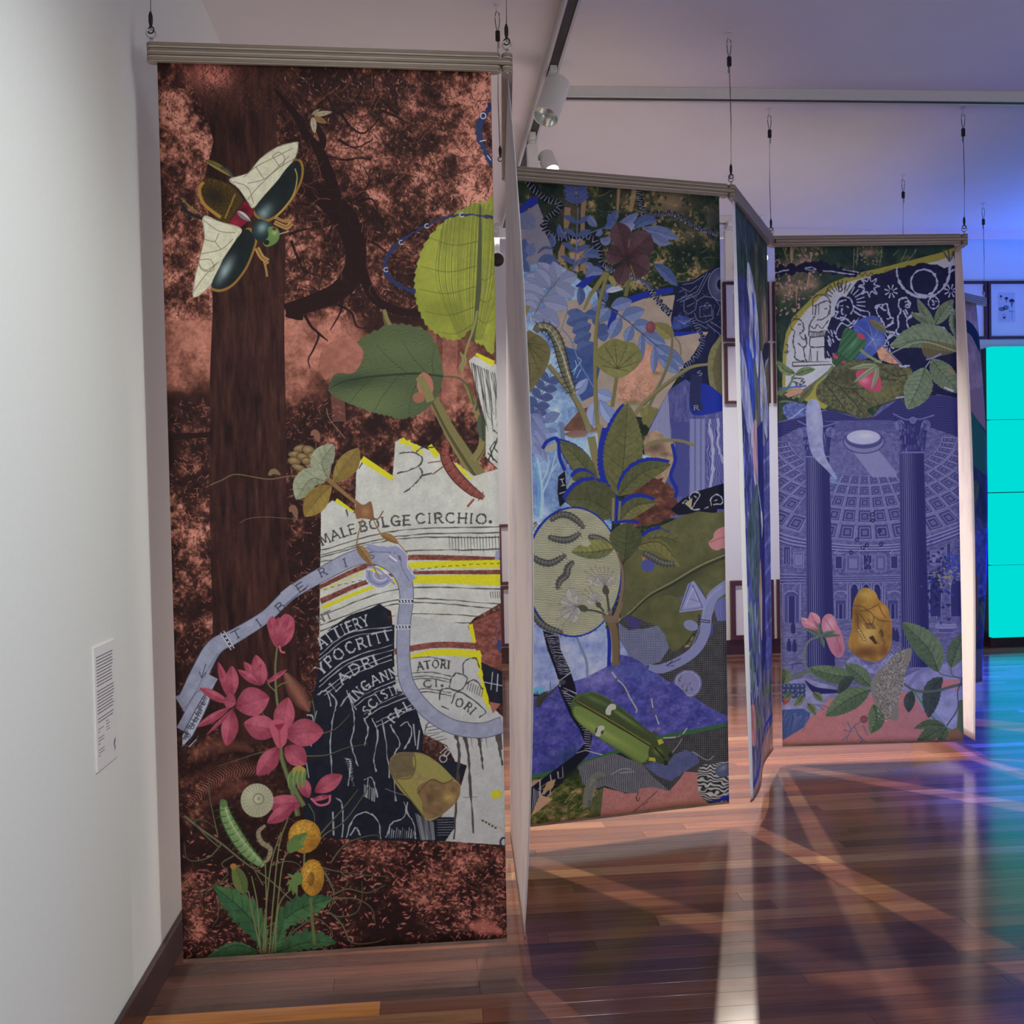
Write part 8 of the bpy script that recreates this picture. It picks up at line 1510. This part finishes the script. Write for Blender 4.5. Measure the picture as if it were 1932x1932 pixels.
for k in range(4): line(za + 0.008 - k * 0.0078, -PW / 2 + 0.082, -PW / 2 + 0.102 + 0.01 * (k % 2), 0.002)
bx = [(0.050, -0.128), (0.064, -0.118), (0.068, -0.106), (0.060, -0.108), (0.052, -0.118)]
vv = [tx.verts.new((0.0053, a, b)) for a, b in bx]; tx.faces.new(vv)
vv = [tx.verts.new((0.0053, a, b)) for a, b in ((0.058, -0.128), (0.066, -0.124), (0.064, -0.136), (0.057, -0.14))]; tx.faces.new(vv)
pt_ = obj('printed_text', tx, M_ink, pb_); pt_['kind'] = 'stuff'

# ------------------------------------------------------------------ framed works on the back wall
def picture(x0, x1, z0, z1, label, px=None, pz=None, fw=0.026, art=None):
    t = thing('framed_picture', label, 'picture', (x0, YB, z0), 0, 'dark framed works on the back wall')
    W, H = x1 - x0, z1 - z0
    for n, b in (('frame_rail', (0, W, 0, fw)), ('frame_rail', (0, W, H - fw, H)), ('frame_stile', (0, fw, fw, H - fw)), ('frame_stile', (W - fw, W, fw, H - fw))):
        obj(n, bbox(b[0], b[1], -0.04, 0, b[2], b[3], 0.003), M_frame, t)
    obj('mat_board', bbox(fw, W - fw, -0.016, -0.001, fw, H - fw), M_mat, t)
    if px:
        ps = obj('print_sheet', bbox(px[0] - x0, px[1] - x0, -0.0185, -0.016, pz[0] - z0, pz[1] - z0), M_sheet, t)
        art(ps, px[0] - x0, px[1] - x0, pz[0] - z0, pz[1] - z0)
    return t
M_sheet = plain('grey_print_sheet', (0.62, 0.62, 0.64), 0.85, 0.1, var=0.03)
M_inkb = plain('print_ink', (0.05, 0.05, 0.06), 0.8, 0.1)
M_inkg = plain('print_ink_grey', (0.22, 0.22, 0.24), 0.8, 0.1)
def mushrooms(t, x0, x1, z0, z1):
    W, H = x1 - x0, z1 - z0; a = bmesh.new(); g = bmesh.new()
    def disc(bm, u, v, ru, rv, a0=0, a1=360):
        n = 16; vs = [bm.verts.new((x0 + (u + ru * math.cos(math.radians(a0 + (a1 - a0) * k / n))) * W, -0.0190, z0 + (v + rv * math.sin(math.radians(a0 + (a1 - a0) * k / n))) * H)) for k in range(n + (a1 - a0 < 360))]
        bm.faces.new(vs)
    def quad(bm, pts): bm.faces.new([bm.verts.new((x0 + u * W, -0.0190, z0 + v * H)) for u, v in pts])
    for u, v, r in ((0.16, 0.86, 0.085), (0.48, 0.78, 0.12), (0.80, 0.69, 0.17)):
        disc(a, u, v, r, r * 0.55, 0, 180); disc(g, u, v, r * 0.8, r * 0.35, 180, 360); quad(g, ((u - r * 0.3, v - r * 0.3), (u + r * 0.3, v - r * 0.3), (u + r * 0.12, v - r * 1.2), (u - r * 0.12, v - r * 1.2)))
    disc(g, 0.2, 0.44, 0.19, 0.075); disc(g, 0.45, 0.49, 0.17, 0.085); disc(a, 0.34, 0.18, 0.10, 0.06, 180, 360)
    for k in range(5): quad(g, ((0.24 + k * 0.05, 0.19), (0.255 + k * 0.05, 0.19), (0.24 + k * 0.05, 0.30), (0.235 + k * 0.05, 0.30)))
    for k in range(4): quad(g, ((0.62 + k * 0.09, 0.42 - 0.03 * (k % 2)), (0.72 + k * 0.07, 0.36), (0.72 + k * 0.07, 0.33), (0.62 + k * 0.09, 0.38)))
    quad(g, ((0.80, 0.40), (0.83, 0.40), (0.81, 0.10), (0.79, 0.10))); quad(g, ((0.12, 0.095), (0.50, 0.095), (0.50, 0.085), (0.12, 0.085)))
    quad(a, ((0.77, 0.63), (0.83, 0.63), (0.81, 0.54), (0.78, 0.54)))
    obj('mushroom_caps', a, M_inkb, t)['kind'] = 'stuff'; obj('mushroom_gills', g, M_inkg, t)['kind'] = 'stuff'
def specimen(t, x0, x1, z0, z1):
    W, H = x1 - x0, z1 - z0; a = bmesh.new()
    for k, v in enumerate((0.82, 0.60, 0.33, 0.12)):
        for s in (0.16, 0.42):
            vs = [a.verts.new((x0 + (s + 0.10 * math.cos(q) * (1 + 0.4 * math.sin(3 * q + k))) * W, -0.0190, z0 + (v + 0.045 * math.sin(q) * (1 + 0.4 * math.cos(2 * q))) * H)) for q in [2 * math.pi * j / 14 for j in range(14)]]
            a.faces.new(vs)
    obj('specimen_drawing', a, M_inkb, t)['kind'] = 'stuff'
U1, U0, V1, V0 = 3.450, 2.905, 2.885, 2.330
picture(2.790, 3.225, U0, U1, 'upper framed drawing seen between the middle and slanted banners', (2.885, 3.12), (3.045, 3.34), art=specimen)
picture(2.795, 3.225, V0, V1, 'framed sheet directly below the upper drawing between the middle and slanted banners', (2.905, 3.10), (2.47, 2.75), art=specimen)
picture(3.260, 3.700, U0, U1, 'upper frame in the narrow gap left of the dome banner')
picture(3.260, 3.700, V0, V1, 'lower frame of the upper pair in the narrow gap left of the dome banner')
picture(4.920, 5.335, U0, U1, 'framed work partly hidden by the farthest banner')
picture(5.345, 5.770, U0, U1, 'framed print of mushrooms above the cyan video wall', (5.453, 5.620), (3.065, 3.345), art=mushrooms)
picture(2.815, 3.225, 0.135, 0.690, 'thick framed small sheet standing low by the floor right of the middle banner', (2.935, 3.09), (0.30, 0.55), 0.045, art=specimen)
picture(3.260, 3.700, 0.135, 0.690, 'low frame by the floor in the narrow gap left of the dome banner')
picture(0.665, 1.03, 0.715, 1.265, 'upper of two low frames glimpsed between the first two banners')
picture(0.675, 1.04, 0.150, 0.700, 'lower of two low frames glimpsed between the first two banners')

# ------------------------------------------------------------------ video wall
t = thing('video_wall', 'glowing cyan video wall of stacked display tiles on the right', 'screen', (5.28, 9.00, 0.095), 0)
TS = 0.682
for r in range(4):
    for c in range(4):
        d = obj('display_tile', bbox(c * TS, (c + 1) * TS - 0.002, -0.02, 0.05, r * TS, (r + 1) * TS - 0.009, 0.0), M_screen, t)
obj('screen_cabinet', bbox(0.004, 4 * TS - 0.006, 0.05, 0.149, 0.004, 4 * TS - 0.009), M_dark, t)
obj('screen_plinth', bbox(0.0, 4 * TS, 0.02, 0.145, -0.095, -0.002), M_skirt, t)
